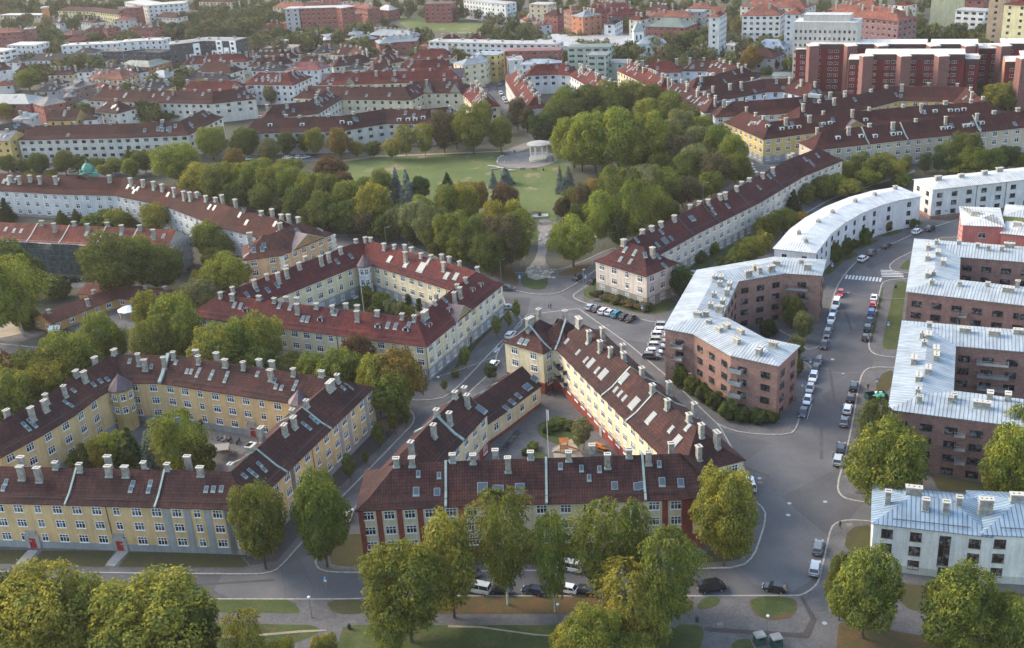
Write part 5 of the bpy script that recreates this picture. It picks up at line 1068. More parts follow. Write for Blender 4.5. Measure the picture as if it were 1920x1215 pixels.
# upper left clusters
for lb, px, wl, rf, kw in (
    ('pink-roofed white corner block behind the big red-roofed one', [(540, 116), (592, 115), (608, 111)], 'white', 'pink', dict(h=11, r=3.5, ch=7, sk=8)),
    ('dark slate-roofed block left of the pink-roofed corner', [(478, 119), (538, 119)], 'white', 'black', dict(h=8, r=3, ch=6, sk=6)),
    ('brown-roofed block with tall white pointed gable', [(375, 114), (443, 117)], 'pale', 'brown', dict(h=9, r=5, ch=5, sk=4)),
    ('black-roofed long back building below the white gable', [(350, 137), (440, 138)], 'grey', 'black', dict(h=6, r=2.5, ch=5, sk=0)),
    ('grey-green roofed old hall left of the white gable', [(322, 124), (374, 122)], 'grey', 'slate', dict(h=8, r=3, ch=0, sk=0)),
    ('dull red-roofed row under the dark modern flats', [(342, 106), (395, 102), (468, 99)], 'pale', 'red', dict(h=8, r=4, ch=4, sk=6)),
    ('brown-roofed row continuing right of the dark modern flats', [(470, 97), (530, 96), (556, 92)], 'pale', 'brown', dict(h=8, r=4, ch=4, sk=8)),
    ('brown hipped block behind a round yellow-green tree', [(532, 91), (562, 90)], 'brick', 'brown', dict(h=8, r=4, ch=4, sk=2)),
    ('pink house with dark slate roof and white skylights, upper left centre', [(587, 88), (623, 86)], 'peach', 'black', dict(h=8.5, r=3, ch=5, sk=5)),
    ('brown-roofed courtyard row with white chimneys, upper left centre', [(470, 108), (520, 106), (548, 102)], 'pale', 'brown', dict(h=8, r=4, ch=3.5, sk=4)),
    ('orange-brown roofed row right of the pink house', [(630, 86), (662, 88), (690, 96)], 'pale', 'brown', dict(h=9, r=4, ch=4, sk=6)),
    ('brown roofed back row between pink-roofed corner and cream gables', [(560, 104), (620, 104)], 'pale', 'brown', dict(h=8, r=4, ch=4, sk=6)),
    ('white town house with green-grey roof and orange front', [(232, 112), (278, 114), (306, 106)], 'orange', 'green', dict(h=10, r=2.5, ch=0, sk=6)),
    ('peach town house with bright orange-red roof on the bend', [(174, 131), (224, 133), (244, 126)], 'peach', 'orange', dict(h=9, r=3.5, ch=5, sk=6)),
    ('white town house with black roof behind the orange-red one', [(196, 120), (240, 121), (260, 126)], 'white', 'black', dict(h=9, r=3.2, ch=4, sk=10)),
    ('beige house with grey-brown roof and a row of small chimneys, left', [(99, 126), (144, 125)], 'beige', 'brown', dict(h=7, r=3.5, ch=4, sk=2)),
    ('white balcony house with dark roof beside the peach town house', [(150, 124), (176, 123)], 'white', 'black', dict(h=9, r=2.5, ch=5, sk=0)),
    ('long black-roofed warehouse row, upper left', [(60, 100), (110, 100), (200, 103)], 'white', 'black', dict(h=7, r=3.4, ch=0, sk=6)),
    ('black-roofed house left of the long warehouse', [(22, 105), (48, 105)], 'white', 'black', dict(h=7, r=3, ch=0, sk=0)),
    ('white gabled house with dark red roof at the left edge', [(-8, 118), (18, 115)], 'white', 'brown', dict(h=7, r=4, ch=6, sk=0)),
    ('second white gabled house with dark red roof near the left edge', [(30, 119), (56, 117)], 'white', 'brown', dict(h=7, r=4, ch=6, sk=0)),
    ('low pink-roofed shed at the left edge', [(-10, 152), (28, 149)], 'pale', 'red', dict(h=5, r=2, ch=6, sk=2)),
    ('dark tiled back building below the spreading tree, left', [(70, 158), (112, 156)], 'grey', 'black', dict(h=7, r=3, ch=5, sk=8)),
    ('dark roofed yard buildings between tree and brown school', [(88, 146), (118, 147)], 'pale', 'black', dict(h=6, r=3, ch=4, sk=4)),
    ('black-roofed courtyard range behind the long white row, left', [(215, 160), (262, 152)], 'pale', 'black', dict(h=8, r=3.5, ch=4, sk=4)),
    ('black-roofed range with blue-framed skylights behind the long white row', [(262, 153), (318, 152)], 'yellow', 'black', dict(h=8, r=3.5, ch=4, sk=8)),
    ('small red-roofed yard houses behind the long white row', [(165, 150), (205, 158)], 'brick', 'red', dict(h=6, r=2.5, ch=4, sk=5)),
    ('dark grey roofed range with triangular glass lantern, left centre', [(286, 130), (320, 132)], 'grey', 'slate', dict(h=8, r=3, ch=5, sk=2)),
    ('cream villa row half hidden in the wood, top left', [(117, 12), (176, 13), (232, 19)], 'lemon', 'brown', dict(h=12, r=2.5, ch=0, sk=0)),
    ('dark red brick block at the end of the cream villa row', [(232, 13), (264, 11)], 'brick', 'red', dict(h=17, r=1, ch=5, sk=0, flat=True)),
    ('large white curved institute at the top edge', [(250, 0), (290, 6), (348, 2)], 'white', 'white', dict(h=17, r=1, ch=0, sk=0, W=8, flat=True)),
    ('pale grey hall with pink roof ridge standing end-on, top left', [(226, 32), (248, 22)], 'pale', 'pink', dict(h=10, r=2.5, ch=0, sk=0, W=6.5)),
    ('brick block with orange-red roof and white balconies, top left corner', [(-20, 54), (44, 51)], 'brick', 'orange', dict(h=13, r=2.5, ch=8, sk=0)),
    ('brick block with flat grey roof beside the orange-roofed corner one', [(46, 52), (66, 50)], 'brick', 'grey', dict(h=14, r=1, ch=3, sk=0, flat=True)),
    ('brick block with white skylights above the white modern row', [(165, 48), (202, 46), (212, 48)], 'brick', 'brown', dict(h=12, r=2, ch=4, sk=8)),
    ('second brick block with pale gable end above the white modern row', [(249, 45), (296, 46)], 'brick', 'brown', dict(h=12, r=2, ch=4, sk=8)),
    ('small house with bright orange roof among trees, top left', [(125, 58), (148, 53)], 'brown', 'orange', dict(h=6, r=3, ch=4, sk=0)),
    ('low brick house below the bright orange roof', [(122, 70), (160, 68)], 'brick', 'red', dict(h=5, r=2, ch=0, sk=0)),
    ('white villa with purple-grey roof in the trees, top left', [(103, 32), (122, 36)], 'white', 'brown', dict(h=7, r=2.5, ch=4, sk=4)),
    ('second white villa with purple-grey roof, right of the first', [(160, 32), (188, 35)], 'white', 'brown', dict(h=7, r=2.5, ch=4, sk=6)),
    ('beige flat-roofed low school in the wood, top left', [(8, 25), (84, 25)], 'beige', 'white', dict(h=7, r=1, ch=0, sk=0, flat=True)),
    ('brick row with red roof at the top edge above the white-blue balcony block', [(900, -12), (960, -10)], 'brick', 'red', dict(h=12, r=3, ch=5, sk=0)),
    ('pale row with red roof at the top edge left of the arched hall', [(590, -8), (650, -6)], 'pale', 'red', dict(h=11, r=3, ch=5, sk=0)),
    ('cream row with brown roof at the top edge over the wood', [(380, -6), (440, -5)], 'cream', 'brown', dict(h=11, r=3, ch=5, sk=0)),
    ('brick row with brown roof between poplars and orange-brick blocks', [(1030, 16), (1055, 18)], 'brick', 'brown', dict(h=12, r=3, ch=4, sk=0)),
    ('red-roofed brick row above the black hipped town block', [(1100, 10), (1140, 9)], 'brick', 'red', dict(h=12, r=3, ch=4, sk=0)),
    ('pale red-roofed row left of the red-fronted school', [(1190, 24), (1212, 26)], 'pale', 'red', dict(h=12, r=3, ch=4, sk=0)),
    ('mauve-roofed terrace in the far wood, top left', [(300, 22), (340, 24)], 'pale', 'brown', dict(h=9, r=3, ch=4, sk=0)),
    ('red-roofed terrace below the far wood, upper left centre', [(560, 62), (596, 61)], 'pale', 'red', dict(h=7, r=3, ch=4, sk=2)),
    ('small house with red gabled roof beside the white hall', [(80, 70), (92, 72)], 'brick', 'red', dict(h=5, r=3, ch=0, sk=0)),
    ('small red wooden house in the wood, top centre left', [(502, 40), (526, 39)], 'brick', 'red', dict(h=6, r=3, ch=4, sk=0)),
    ('low orange-roofed house row beside the grey balcony flats', [(534, 35), (562, 36), (600, 37)], 'orange', 'orange', dict(h=5, r=2.5, ch=0, sk=0)),
    ('grey gridded balcony flats, top centre left', [(538, 13), (564, 12)], 'grey', 'white', dict(h=19, r=1, ch=0, sk=0, flat=True)),
    ('red brick balcony slab right of the grey gridded flats', [(568, 12), (640, 10), (652, 12)], 'brick', 'white', dict(h=19, r=1, ch=0, sk=0, flat=True)),
    ('long orange-red roofed block at the very top, left of centre', [(520, 3), (570, 5), (640, 0)], 'beige', 'orange', dict(h=12, r=3, ch=5, sk=0)),
    ('red-brown roofed brick block with rounded end at the top, centre', [(648, 4), (680, 6), (700, 9)], 'brick', 'orange', dict(h=11, r=2.5, ch=5, sk=3)),
    ('small red-fronted house cluster below the rounded brick block', [(665, 18), (688, 18)], 'brick', 'grey', dict(h=7, r=2, ch=0, sk=0)),
    ('arched white and brick hall at the top, centre', [(715, 8), (738, 10)], 'brick', 'white', dict(h=8, r=3, ch=0, sk=0)),
    ('brick balcony block behind the purple-leaved wood, top centre', [(800, 4), (850, 3)], 'brick', 'red', dict(h=14, r=1, ch=0, sk=0, flat=True)),
    ('white-blue balcony block at the top right of centre', [(880, -4), (930, 2), (958, 4)], 'white', 'white', dict(h=14, r=1, ch=0, sk=0, flat=True)),
    ('white flat hall with glass dome, above the brown-roofed rows', [(505, 75), (534, 75)], 'white', 'white', dict(h=7, r=0.5, ch=0, sk=0, flat=True)),
    ('low building with wide tan flat roof right of the dark modern flats', [(458, 84), (492, 86)], 'brown', 'tan', dict(h=5, r=0.5, ch=0, sk=0, W=8, flat=True)),
    ('low brown hall with pale roof edge right of the tan flat roof', [(498, 86), (560, 84)], 'brown', 'tan', dict(h=5, r=0.5, ch=0, sk=0, W=6, flat=True)),
    ('brick pavilion with pale grey pyramid roof', [(606, 64), (618, 63)], 'brick', 'white', dict(h=8, r=3, ch=3, sk=0, W=6)),
    ('slate-roofed brick factory range, far wing, upper centre', [(700, 53), (745, 55), (782, 58)], 'brick', 'slate', dict(h=8, r=3, ch=4, sk=0, W=7)),
    ('slate-roofed brick factory range, near wing, upper centre', [(706, 70), (745, 66), (782, 64)], 'brick', 'slate', dict(h=8, r=3, ch=4, sk=0, W=7)),
    ('long pale slate roof of the factory, left wing', [(652, 68), (700, 62)], 'brick', 'slate', dict(h=7, r=2.5, ch=5, sk=0, W=6)),
    ('small slate-roofed factory hall at its left end', [(652, 56), (676, 55)], 'brick', 'slate', dict(h=7, r=2.5, ch=5, sk=0, W=6)),
    ('low red-roofed school in front of the white modern slab, upper centre', [(790, 78), (832, 79)], 'orange', 'orange', dict(h=7, r=2, ch=0, sk=0)),
    ('red-roofed block left half behind the white modern slab', [(822, 66), (868, 62)], 'white', 'red', dict(h=12, r=3.5, ch=5, sk=0)),
    ('red-roofed block right half behind the white modern slab', [(874, 64), (912, 62)], 'white', 'red', dict(h=12, r=3.5, ch=5, sk=0)),
    ('long white modern slab with balcony rows and flat roof, upper centre', [(812, 73), (880, 75), (960, 77), (1050, 78)], 'white', 'white', dict(h=13, r=0.5, ch=9, sk=0, flat=True, w=2.0)),
    ('brick red modern block with flat pale roof, right of the yellow block', [(948, 91), (1052, 89)], 'brick', 'pink', dict(h=13, r=0.5, ch=0, sk=0, flat=True)),
    ('white rounded corner house with roof terrace at the street head', [(952, 108), (978, 106)], 'white', 'white', dict(h=12, r=0.5, ch=5, sk=0, flat=True, W=6)),
    ('white block with dark blue glazed roof strip, right of the rounded corner', [(982, 110), (1048, 110)], 'white', 'blue', dict(h=11, r=2, ch=0, sk=8)),
    ('very large pale flat-roofed hall behind the green block, upper centre right', [(1010, 72), (1178, 76)], 'white', 'white', dict(h=9, r=0.6, ch=0, sk=0, W=20, flat=True)),
    ('pale green functional block with window bands, upper centre right', [(1068, 84), (1146, 83)], 'green', 'green', dict(h=15, r=0.5, ch=0, sk=0, flat=True, w=3.0, bay=4)),
    ('pale green block in front with flat grey roof', [(1106, 98), (1140, 98)], 'green', 'grey', dict(h=14, r=0.5, ch=0, sk=0, flat=True, w=3.0, bay=4)),
    ('low pale green wing right of the functional block', [(1143, 112), (1178, 113)], 'green', 'grey', dict(h=9, r=0.5, ch=0, sk=0, flat=True)),
    ('white court block with red-brown roof below the blue roof strip', [(985, 121), (1050, 118), (1078, 120)], 'white', 'red', dict(h=10, r=4.5, ch=8, sk=4, w=1.8)),
    ('red-roofed diagonal row lined with white chimneys, right side of the sloping street', [(966, 128), (984, 154), (1006, 184)], 'pale', 'red', dict(h=10, r=4.5, ch=3.5, sk=24)),
    ('red-roofed diagonal row with white walls left of the low green wing', [(1085, 121), (1115, 137), (1150, 158)], 'white', 'red', dict(h=10, r=4.5, ch=3.5, sk=22)),
    ('red-roofed diagonal row running down behind the great lime trees', [(1176, 113), (1215, 130), (1255, 150)], 'cream', 'red', dict(h=10, r=4.5, ch=3.5, sk=18)),
    ('white apartment block with bay turret and red-brown roof, right of the church', [(1196, 115), (1278, 114)], 'white', 'red', dict(h=10, r=4.5, ch=6, sk=4, w=1.8)),
    ('white town block with black hipped roof, far street', [(1140, 33), (1160, 33)], 'white', 'black', dict(h=16, r=2.5, ch=4, sk=0, W=8, w=1.6)),
    ('tall orange-brick block with orange roof, far street', [(1064, 12), (1082, 10)], 'brown', 'orange', dict(h=20, r=3, ch=3, sk=0, W=7)),
    ('tall orange-brick corner block with grey roof, far street', [(1088, 17), (1110, 20)], 'orange', 'slate', dict(h=20, r=3, ch=3, sk=0, W=7)),
    ('small white villa with mauve roof among trees, upper centre', [(988, 27), (1003, 32)], 'white', 'pink', dict(h=8, r=2.5, ch=3, sk=0)),
    ('second small white villa with white skylights beside the first', [(1005, 36), (1020, 40)], 'white', 'pink', dict(h=8, r=2.5, ch=3, sk=3)),
    ('brick house with red roofs, far right of centre', [(1140, 18), (1175, 16), (1205, 14)], 'brick', 'red', dict(h=11, r=3, ch=4, sk=0)),
    ('brick mansion row with bright red roof at the very top', [(1110, 2), (1150, 5), (1185, 4)], 'brick', 'red', dict(h=12, r=3, ch=4, sk=0)),
    ('beige balcony flats at the top behind poplars', [(1000, 4), (1035, 5)], 'beige', 'white', dict(h=16, r=0.5, ch=0, sk=0, flat=True)),
    ('mauve brick block at the top, right of the white tower cluster', [(1222, 6), (1262, 10)], 'brown', 'brown', dict(h=14, r=3, ch=4, sk=0)),
    ('red-fronted school with long grey-green metal roof', [(1222, 32), (1296, 34)], 'brick', 'green', dict(h=13, r=4, ch=0, sk=0, W=9)),
    ('orange-roofed long block behind the grey-green metal roof', [(1225, 19), (1300, 20)], 'beige', 'orange', dict(h=13, r=3, ch=5, sk=0)),
    ('grey block with pale roof at the left of the white tower', [(1284, 18), (1322, 18)], 'grey', 'slate', dict(h=14, r=0.8, ch=0, sk=0, flat=True)),
    ('white balcony tower with small orange pyramid roof', [(1336, 13), (1356, 13)], 'white', 'orange', dict(h=26, r=4, ch=0, sk=0, W=8, bay=2.6, w=1.3)),
    ('orange roofed block behind the white balcony tower', [(1295, 4), (1340, 5)], 'beige', 'orange', dict(h=13, r=3, ch=5, sk=0)),
    ('long white balcony block with wide orange-red roof', [(1398, 8), (1470, 8)], 'white', 'orange', dict(h=20, r=5, ch=5, sk=0, W=8, bay=3, w=1.8)),
    ('white corner block with orange-red roof right of the long balcony block', [(1478, 8), (1508, 8)], 'white', 'orange', dict(h=24, r=4, ch=0, sk=0, W=8, bay=3)),
    ('long orange-red roofs at the top edge right of centre', [(1400, -8), (1520, -4)], 'pale', 'orange', dict(h=18, r=5, ch=5, sk=0, W=8)),
    ('low pale depot with blue sign band below the balcony block', [(1416, 52), (1460, 53)], 'grey', 'white', dict(h=6, r=0.5, ch=0, sk=0, flat=True)),
    ('dark red brick court block with wide orange-pink roof, top right', [(1562, 6), (1620, 10), (1704, 17)], 'purple', 'orange', dict(h=24, r=5, ch=4, sk=0, W=8, bay=3)),
    ('second orange-pink roof behind the dark brick court block', [(1565, -2), (1660, 2)], 'purple', 'orange', dict(h=20, r=5, ch=4, sk=0, W=8)),
    ('white balcony flats with turquoise glass right of the lemon tower', [(1800, 14), (1855, 17)], 'white', 'white', dict(h=16, r=0.5, ch=0, sk=0, flat=True, w=2.6)),
    ('peach tower block at the top right', [(1858, -10), (1886, -10)], 'peach', 'tan', dict(h=30, r=0.5, ch=0, sk=0, flat=True, W=7)),
    ('lemon tower block at the top right corner', [(1895, -4), (1940, -2)], 'lemon', 'red', dict(h=32, r=2, ch=0, sk=0, W=7)),
    ('small white villa with red roof at the top between brick and lemon towers', [(1685, 0), (1710, 2)], 'white', 'red', dict(h=10, r=2, ch=0, sk=0)),
    ('brick flats at the top behind the lemon tower', [(1815, -4), (1850, -3)], 'brick', 'brown', dict(h=16, r=1, ch=0, sk=0, flat=True)),
    ('grey-blue slate roofed school with white skylights beside the office slab', [(1418, 72), (1448, 73), (1478, 74)], 'white', 'blue', dict(h=8, r=4, ch=0, sk=14)),
    ('brown-roofed low hall behind the big orange tree, right', [(1382, 88), (1420, 88), (1462, 90)], 'grey', 'brown', dict(h=8, r=4, ch=0, sk=2, W=7)),
    ('long low white building with flat roof behind the yellow tree', [(1322, 76), (1365, 79), (1412, 83)], 'white', 'white', dict(h=7, r=0.5, ch=5, sk=0, flat=True)),
    ('white round-fronted building with red base, upper right of centre', [(1280, 90), (1302, 88)], 'white', 'black', dict(h=8, r=2.5, ch=0, sk=0)),
    ('low kiosk with grey roof at the foot of the red slabs', [(1450, 137), (1488, 137)], 'white', 'green', dict(h=4, r=0.5, ch=0, sk=0, flat=True)),
    ('white modern building with flat roof at the upper left, beside the trees', [(26, 80), (78, 80)], 'white', 'white', dict(h=12, r=0.5, ch=0, sk=0, flat=True, W=7)),
    ('white banded office at the left edge', [(-30, 90), (18, 92)], 'white', 'white', dict(h=12, r=0.5, ch=0, sk=0, flat=True, w=3.2, bay=3.5)),
    ('white modern row with roof terraces, upper left', [(120, 82), (180, 79), (226, 77)], 'white', 'white', dict(h=11, r=0.5, ch=7, sk=0, flat=True)),
    ('white modern stepped flats right of the terrace row', [(230, 75), (275, 72), (312, 71)], 'white', 'white', dict(h=15, r=0.5, ch=6, sk=0, flat=True)),
    ('row of terrace houses with dark metal roofs and white fronts, upper left', [(143, 90), (183, 89)], 'white', 'black', dict(h=8, r=2.5, ch=0, sk=3)),
    ('dark terrace houses with blue glazed bays, upper left', [(200, 92), (250, 92), (312, 94)], 'dark', 'black', dict(h=9, r=1, ch=5, sk=6, flat=True)),
):
    kw.setdefault('W', 5.4); far(lb, px, wl, rf, **kw)
# dark modern flats with white vertical panels
DM = far('dark grey modern flats with white vertical panels and balconies, upper left', [(318, 79), (350, 76), (385, 71), (450, 72)], 'dark', 'grey', h=19, ch=8, sk=0, flat=True, W=6.5, fin=False)
for x, y, hh_, ww in ((357, 101, 11, 3.2), (372, 101, 17, 4.0), (386, 100, 12, 3.6), (398, 99, 18, 4.4), (411, 99, 14, 3.6), (425, 98, 18, 4.2), (436, 96, 11, 3.4)):
    p = P(x, 80, 19); best = None
    for a, b in DM.st[0].walls():
        d = (b - a).normalized(); n = Vector((d.y, -d.x)); u = (Vector((p.x, p.y)) - a).dot(d)
        if 0 < u < (b - a).length and n.y < 0:
            e = (Vector((p.x, p.y)) - a - d * u).length
            if best is None or e < best[0]: best = (e, a + d * u, n)
    if best:
        M = wallM(best[1], best[2], 1.0); mb = MB(); mb.box((0, 0.4, 0), (ww, 0.8, hh_), 'white_paint', M); o = mb.build('facade_panel', DM.root)
        g = MB()
        for k in range(int(hh_ / 3)): g.box((0, 0.82, 0.9 + 3 * k), (ww * 0.45, 0.06, 1.5), 'glass', M)
        g.build('pane', o, org=DM.root['_o'])
DM.finish()
# red slab blocks, office slab, tower
SLAB = (0.17, 0.02, 0.024); SHAFT = (0.17, 0.08, 0.07); LIT_END = (0.4, 0.19, 0.12)  # end brick: the sunlit orange of the left ends is put into its colour
def slab_block(label, parts, shafts, hmain=23.5):
    ss = [eave_strip([(a, y), (b, y)], 13, hh_, 0.35, flare=False, ov=0.15) for a, b, y, hh_ in parts]
    b = Bld('slab_block', label, 'apartment building', ss, SLAB, (0.62, 0.58, 0.52), 'trim', 'trim')
    b.windows(2.7, ('farm', 'farm', None), w=1.9, h=1.15, w2=1.9, rows=(3.6, 2.85, 7), frame=WT, wallf=lambda si, wi, p0, p1, n: n.y < -0.5)
    for si, t in enumerate(b.st):
        for p0, p1 in t.walls():
            d = (p1 - p0).normalized(); n = Vector((d.y, -d.x)); L = (p1 - p0).length
            if n.y < -0.5:
                M = wallM((p0 + p1) / 2, n, t.h - 2.3); mb = MB(); mb.box((0, 0.12, 0), (L - 0.3, 0.3, 1.5), 'dark_metal', M); mb.build('roof_band', b.root)
            elif n.x < -0.5 and si == 0:
                for k in (-1, 1):
                    M = wallM((p0 + p1) / 2 + d * k * L * 0.26, n, 0); mb = MB(); mb.box((0, 0.1, 0), (L * 0.42, 0.3, t.h - 0.4), 'brick', M); mb.build('end_wall', b.root, color=LIT_END)
    for x, y in shafts:
        p = P(x, y, hmain); mb = MB(); mb.box((p.x, p.y + 1.5, 0), (4.6, 5.5, hmain - 1.0), 'brick'); o = mb.build('stair_shaft', b.root, color=SHAFT)
        mb = MB(); mb.box((p.x, p.y + 1.5, hmain - 1.0), (4.9, 5.8, 0.4), 'trim'); mb.build('shaft_roof', o, org=b.root['_o'], color=(0.7, 0.66, 0.6))
    return b.finish()
slab_block('tall dark red slab block, front one, with pinkish stair shafts', [(1592, 1622, 111, 19.5), (1622, 1810, 101, 22.5), (1811, 1837, 110, 19.5)], [(1627, 101), (1698, 101), (1769, 101)])
slab_block('tall dark red slab block, back left one, half hidden by the front slab', [(1493, 1518, 92, 19.5), (1519, 1738, 82, 22.5), (1739, 1757, 88, 19.5)], [(1526, 82), (1597, 82), (1655, 82)])
slab_block('tall dark red slab block, back right one behind the front slab', [(1715, 1745, 91, 19.5), (1746, 1834, 82, 22.5), (1836, 1876, 90, 19.5), (1877, 2010, 81, 22.5)], [(1753, 82), (1819, 82), (1886, 82)])
slab_block('tall dark red slab block at the right edge with brick end wall coloured sunlit orange', [(1886, 1914, 115, 19.5), (1915, 2010, 105, 22.5)], [(1924, 105)])
def _pent():
    c = eave_strip([(1489, 41), (1608, 42)], 14, 32, 0.4).c; d = c[-1] - c[0]; return Strip([c[0] + d * 0.13, c[0] + d * 0.87], 4, 35, 0.2, flare=False, ov=0.1, z0=31)
OF = Bld('office_slab', 'large pale grey office slab with rows of small dark windows', 'office building', [eave_strip([(1489, 41), (1608, 42)], 14, 32, 0.4, flare=False, ov=0.1), _pent()], (0.46, 0.45, 0.43), (0.42, 0.42, 0.41), 'trim', 'trim')
OF.windows(1.65, ('far',), w=1.0, h=1.3, w2=1.0, rows=(4.5, 3.3, 8), frame=GY, strips=[0], wallf=lambda si, wi, p0, p1, n: n.y < -0.5, end=8).finish()
def tower(name, label, x0, x1, ybase, h, dep, wall, roof, bay=3.0, cat='tower block'):
    a, b = P(x0, ybase), P(x1, ybase); c = offs([Vector((a.x, a.y)), Vector((b.x, b.y))], dep / 2, False)
    t = Bld(name, label, cat, [Strip(c, dep / 2, h, 0.4, flare=False, ov=0.15)], wall, roof, 'plaster', 'trim'); t.windows(bay, ('farm', 'far'), w=1.7, h=1.3, w2=1.2, rows=(2.2, 2.9, int(h / 2.9)), frame=WT, wallf=lambda si, wi, p0, p1, n: n.y < -0.2); return t.finish()
tower('tower_block', 'tall lemon-yellow tower block with balcony stacks cut off by the top edge', 1742, 1808, 50, 46, 16, (0.6, 0.56, 0.36), (0.5, 0.5, 0.5))
# small church with tower
p = P(1197, 103, 0); ch = empty('church', (p.x, p.y, 0), 'small white church with square tower and grey pyramid spire', 'church'); mb = MB(); mb.box((p.x, p.y, 0), (6, 6, 14), 'white_paint'); mb.build('tower', ch)
mb = MB(); mb.face([(p.x - 3.4, p.y - 3.4, 14), (p.x + 3.4, p.y - 3.4, 14), (p.x, p.y, 20)], 'zinc'); mb.face([(p.x + 3.4, p.y - 3.4, 14), (p.x + 3.4, p.y + 3.4, 14), (p.x, p.y, 20)], 'zinc'); mb.face([(p.x - 3.4, p.y + 3.4, 14), (p.x - 3.4, p.y - 3.4, 14), (p.x, p.y, 20)], 'zinc'); mb.face([(p.x + 3.4, p.y + 3.4, 14), (p.x - 3.4, p.y + 3.4, 14), (p.x, p.y, 20)], 'zinc'); mb.build('spire', ch)
q = P(1220, 104, 0); mb = MB(); mb.box((q.x, q.y, 0), (16, 12, 8), 'white_paint'); mb.build('nave', ch)
mb = MB(); t = Strip([Vector((q.x - 8.3, q.y)), Vector((q.x + 8.3, q.y))], 6, 8, 3.5, flare=False); d_ = MB(); t.build(d_, mb, 'white_paint', 'zinc'); mb.build('roof', ch)
for i in range(4): g = MB(); g.box((q.x - 6 + i * 4, q.y - 6.06, 2.5), (1.3, 0.1, 3), 'glass'); g.build('window', ch)
for i in (-1, 1): g = MB(); g.box((p.x + i * 1.2, p.y - 3.05, 9.5), (1.0, 0.1, 2.6), 'glass'); g.build('window', ch)
# slender brick chimney tower in the wood, top left
p = P(92, 52, 0); tw = empty('brick_tower', (p.x, p.y, 0), 'slender orange brick tower with pale cap in the wood, top left', 'tower'); mb = MB(); mb.box((p.x, p.y, 0), (5, 5, 16), 'brick', None, 0.85); mb.build('shaft', tw, color=(0.5, 0.2, 0.09)); mb = MB(); mb.box((p.x, p.y, 16), (5.6, 5.6, 1.2), 'cap_stone'); mb.build('cap', tw)
# ---------------------------------------------------------------- trees
class LeafMesh:
    def __init__(s): s.P = []; s.N = []; s.S = []
    def add(s, p, n, sz): s.P.append(p); s.N.append(n); s.S.append(sz)
    def mesh(s, name, seed, mat, up=0.35):
        g = np.random.default_rng(seed); Pp = np.concatenate(s.P); Nn = np.concatenate(s.N); Sz = np.concatenate(s.S); n = len(Pp)
        Nn = Nn + g.normal(0, 0.55, (n, 3)); Nn[:, 2] += up; Nn /= np.linalg.norm(Nn, axis=1)[:, None] + 1e-9
        a = np.cross(Nn, g.normal(0, 1, (n, 3))); a /= np.linalg.norm(a, axis=1)[:, None] + 1e-9; b = np.cross(Nn, a)
        s1 = (Sz * g.uniform(0.6, 1.3, n))[:, None]; s2 = (Sz * g.uniform(0.5, 1.0, n))[:, None]
        V = np.stack([Pp - a * s1, Pp - b * s2 * 0.8, Pp + a * s1, Pp + b * s2 * 0.8], 1).reshape(-1, 3).astype(np.float32)
        me = bpy.data.meshes.new(name); me.vertices.add(4 * n); me.vertices.foreach_set('co', V.ravel()); me.loops.add(4 * n); me.loops.foreach_set('vertex_index', np.arange(4 * n, dtype=np.int32))
        me.polygons.add(n); me.polygons.foreach_set('loop_start', np.arange(0, 4 * n, 4, dtype=np.int32)); me.polygons.foreach_set('loop_total', np.full(n, 4, np.int32)); me.update(calc_edges=True)
        me.materials.append(MAT[mat]); return me
def lobes_points(g, lobes, dens, jit=0.12, inner=0.12):
    """points on the union of lumpy ellipsoids, those sunk in a neighbour dropped"""
    C = np.array([l[:3] for l in lobes]); Rr = np.array([l[3:6] for l in lobes]); PP = []; NN = []
    for c, r in zip(C, Rr):
        n = int(dens * 4 * math.pi * (r[0] * r[1] * r[2]) ** (2 / 3)); d = g.normal(0, 1, (n, 3)); d /= np.linalg.norm(d, axis=1)[:, None]
        ph = d * 3.1 + c; w_ = 1 + 0.13 * np.sin(ph[:, 0] * 2.3 + ph[:, 1]) * np.sin(ph[:, 1] * 1.9 - ph[:, 2]) + 0.10 * np.sin(d[:, 2] * 9 + d[:, 0] * 8 + c[0]) + g.normal(0, jit, n)
        k = g.random(n) < inner; w_[k] *= g.uniform(0.55, 0.95, k.sum())
        p = c + d * r * w_[:, None]; q = np.ones(n, bool)
        for c2, r2 in zip(C, Rr):
            if c2 is c or (c2 == c).all(): continue
            q &= (((p - c2) / r2) ** 2).sum(1) > 0.78
        nn = d / r; nn /= np.linalg.norm(nn, axis=1)[:, None]; PP.append(p[q]); NN.append(nn[q])
    return np.concatenate(PP), np.concatenate(NN)
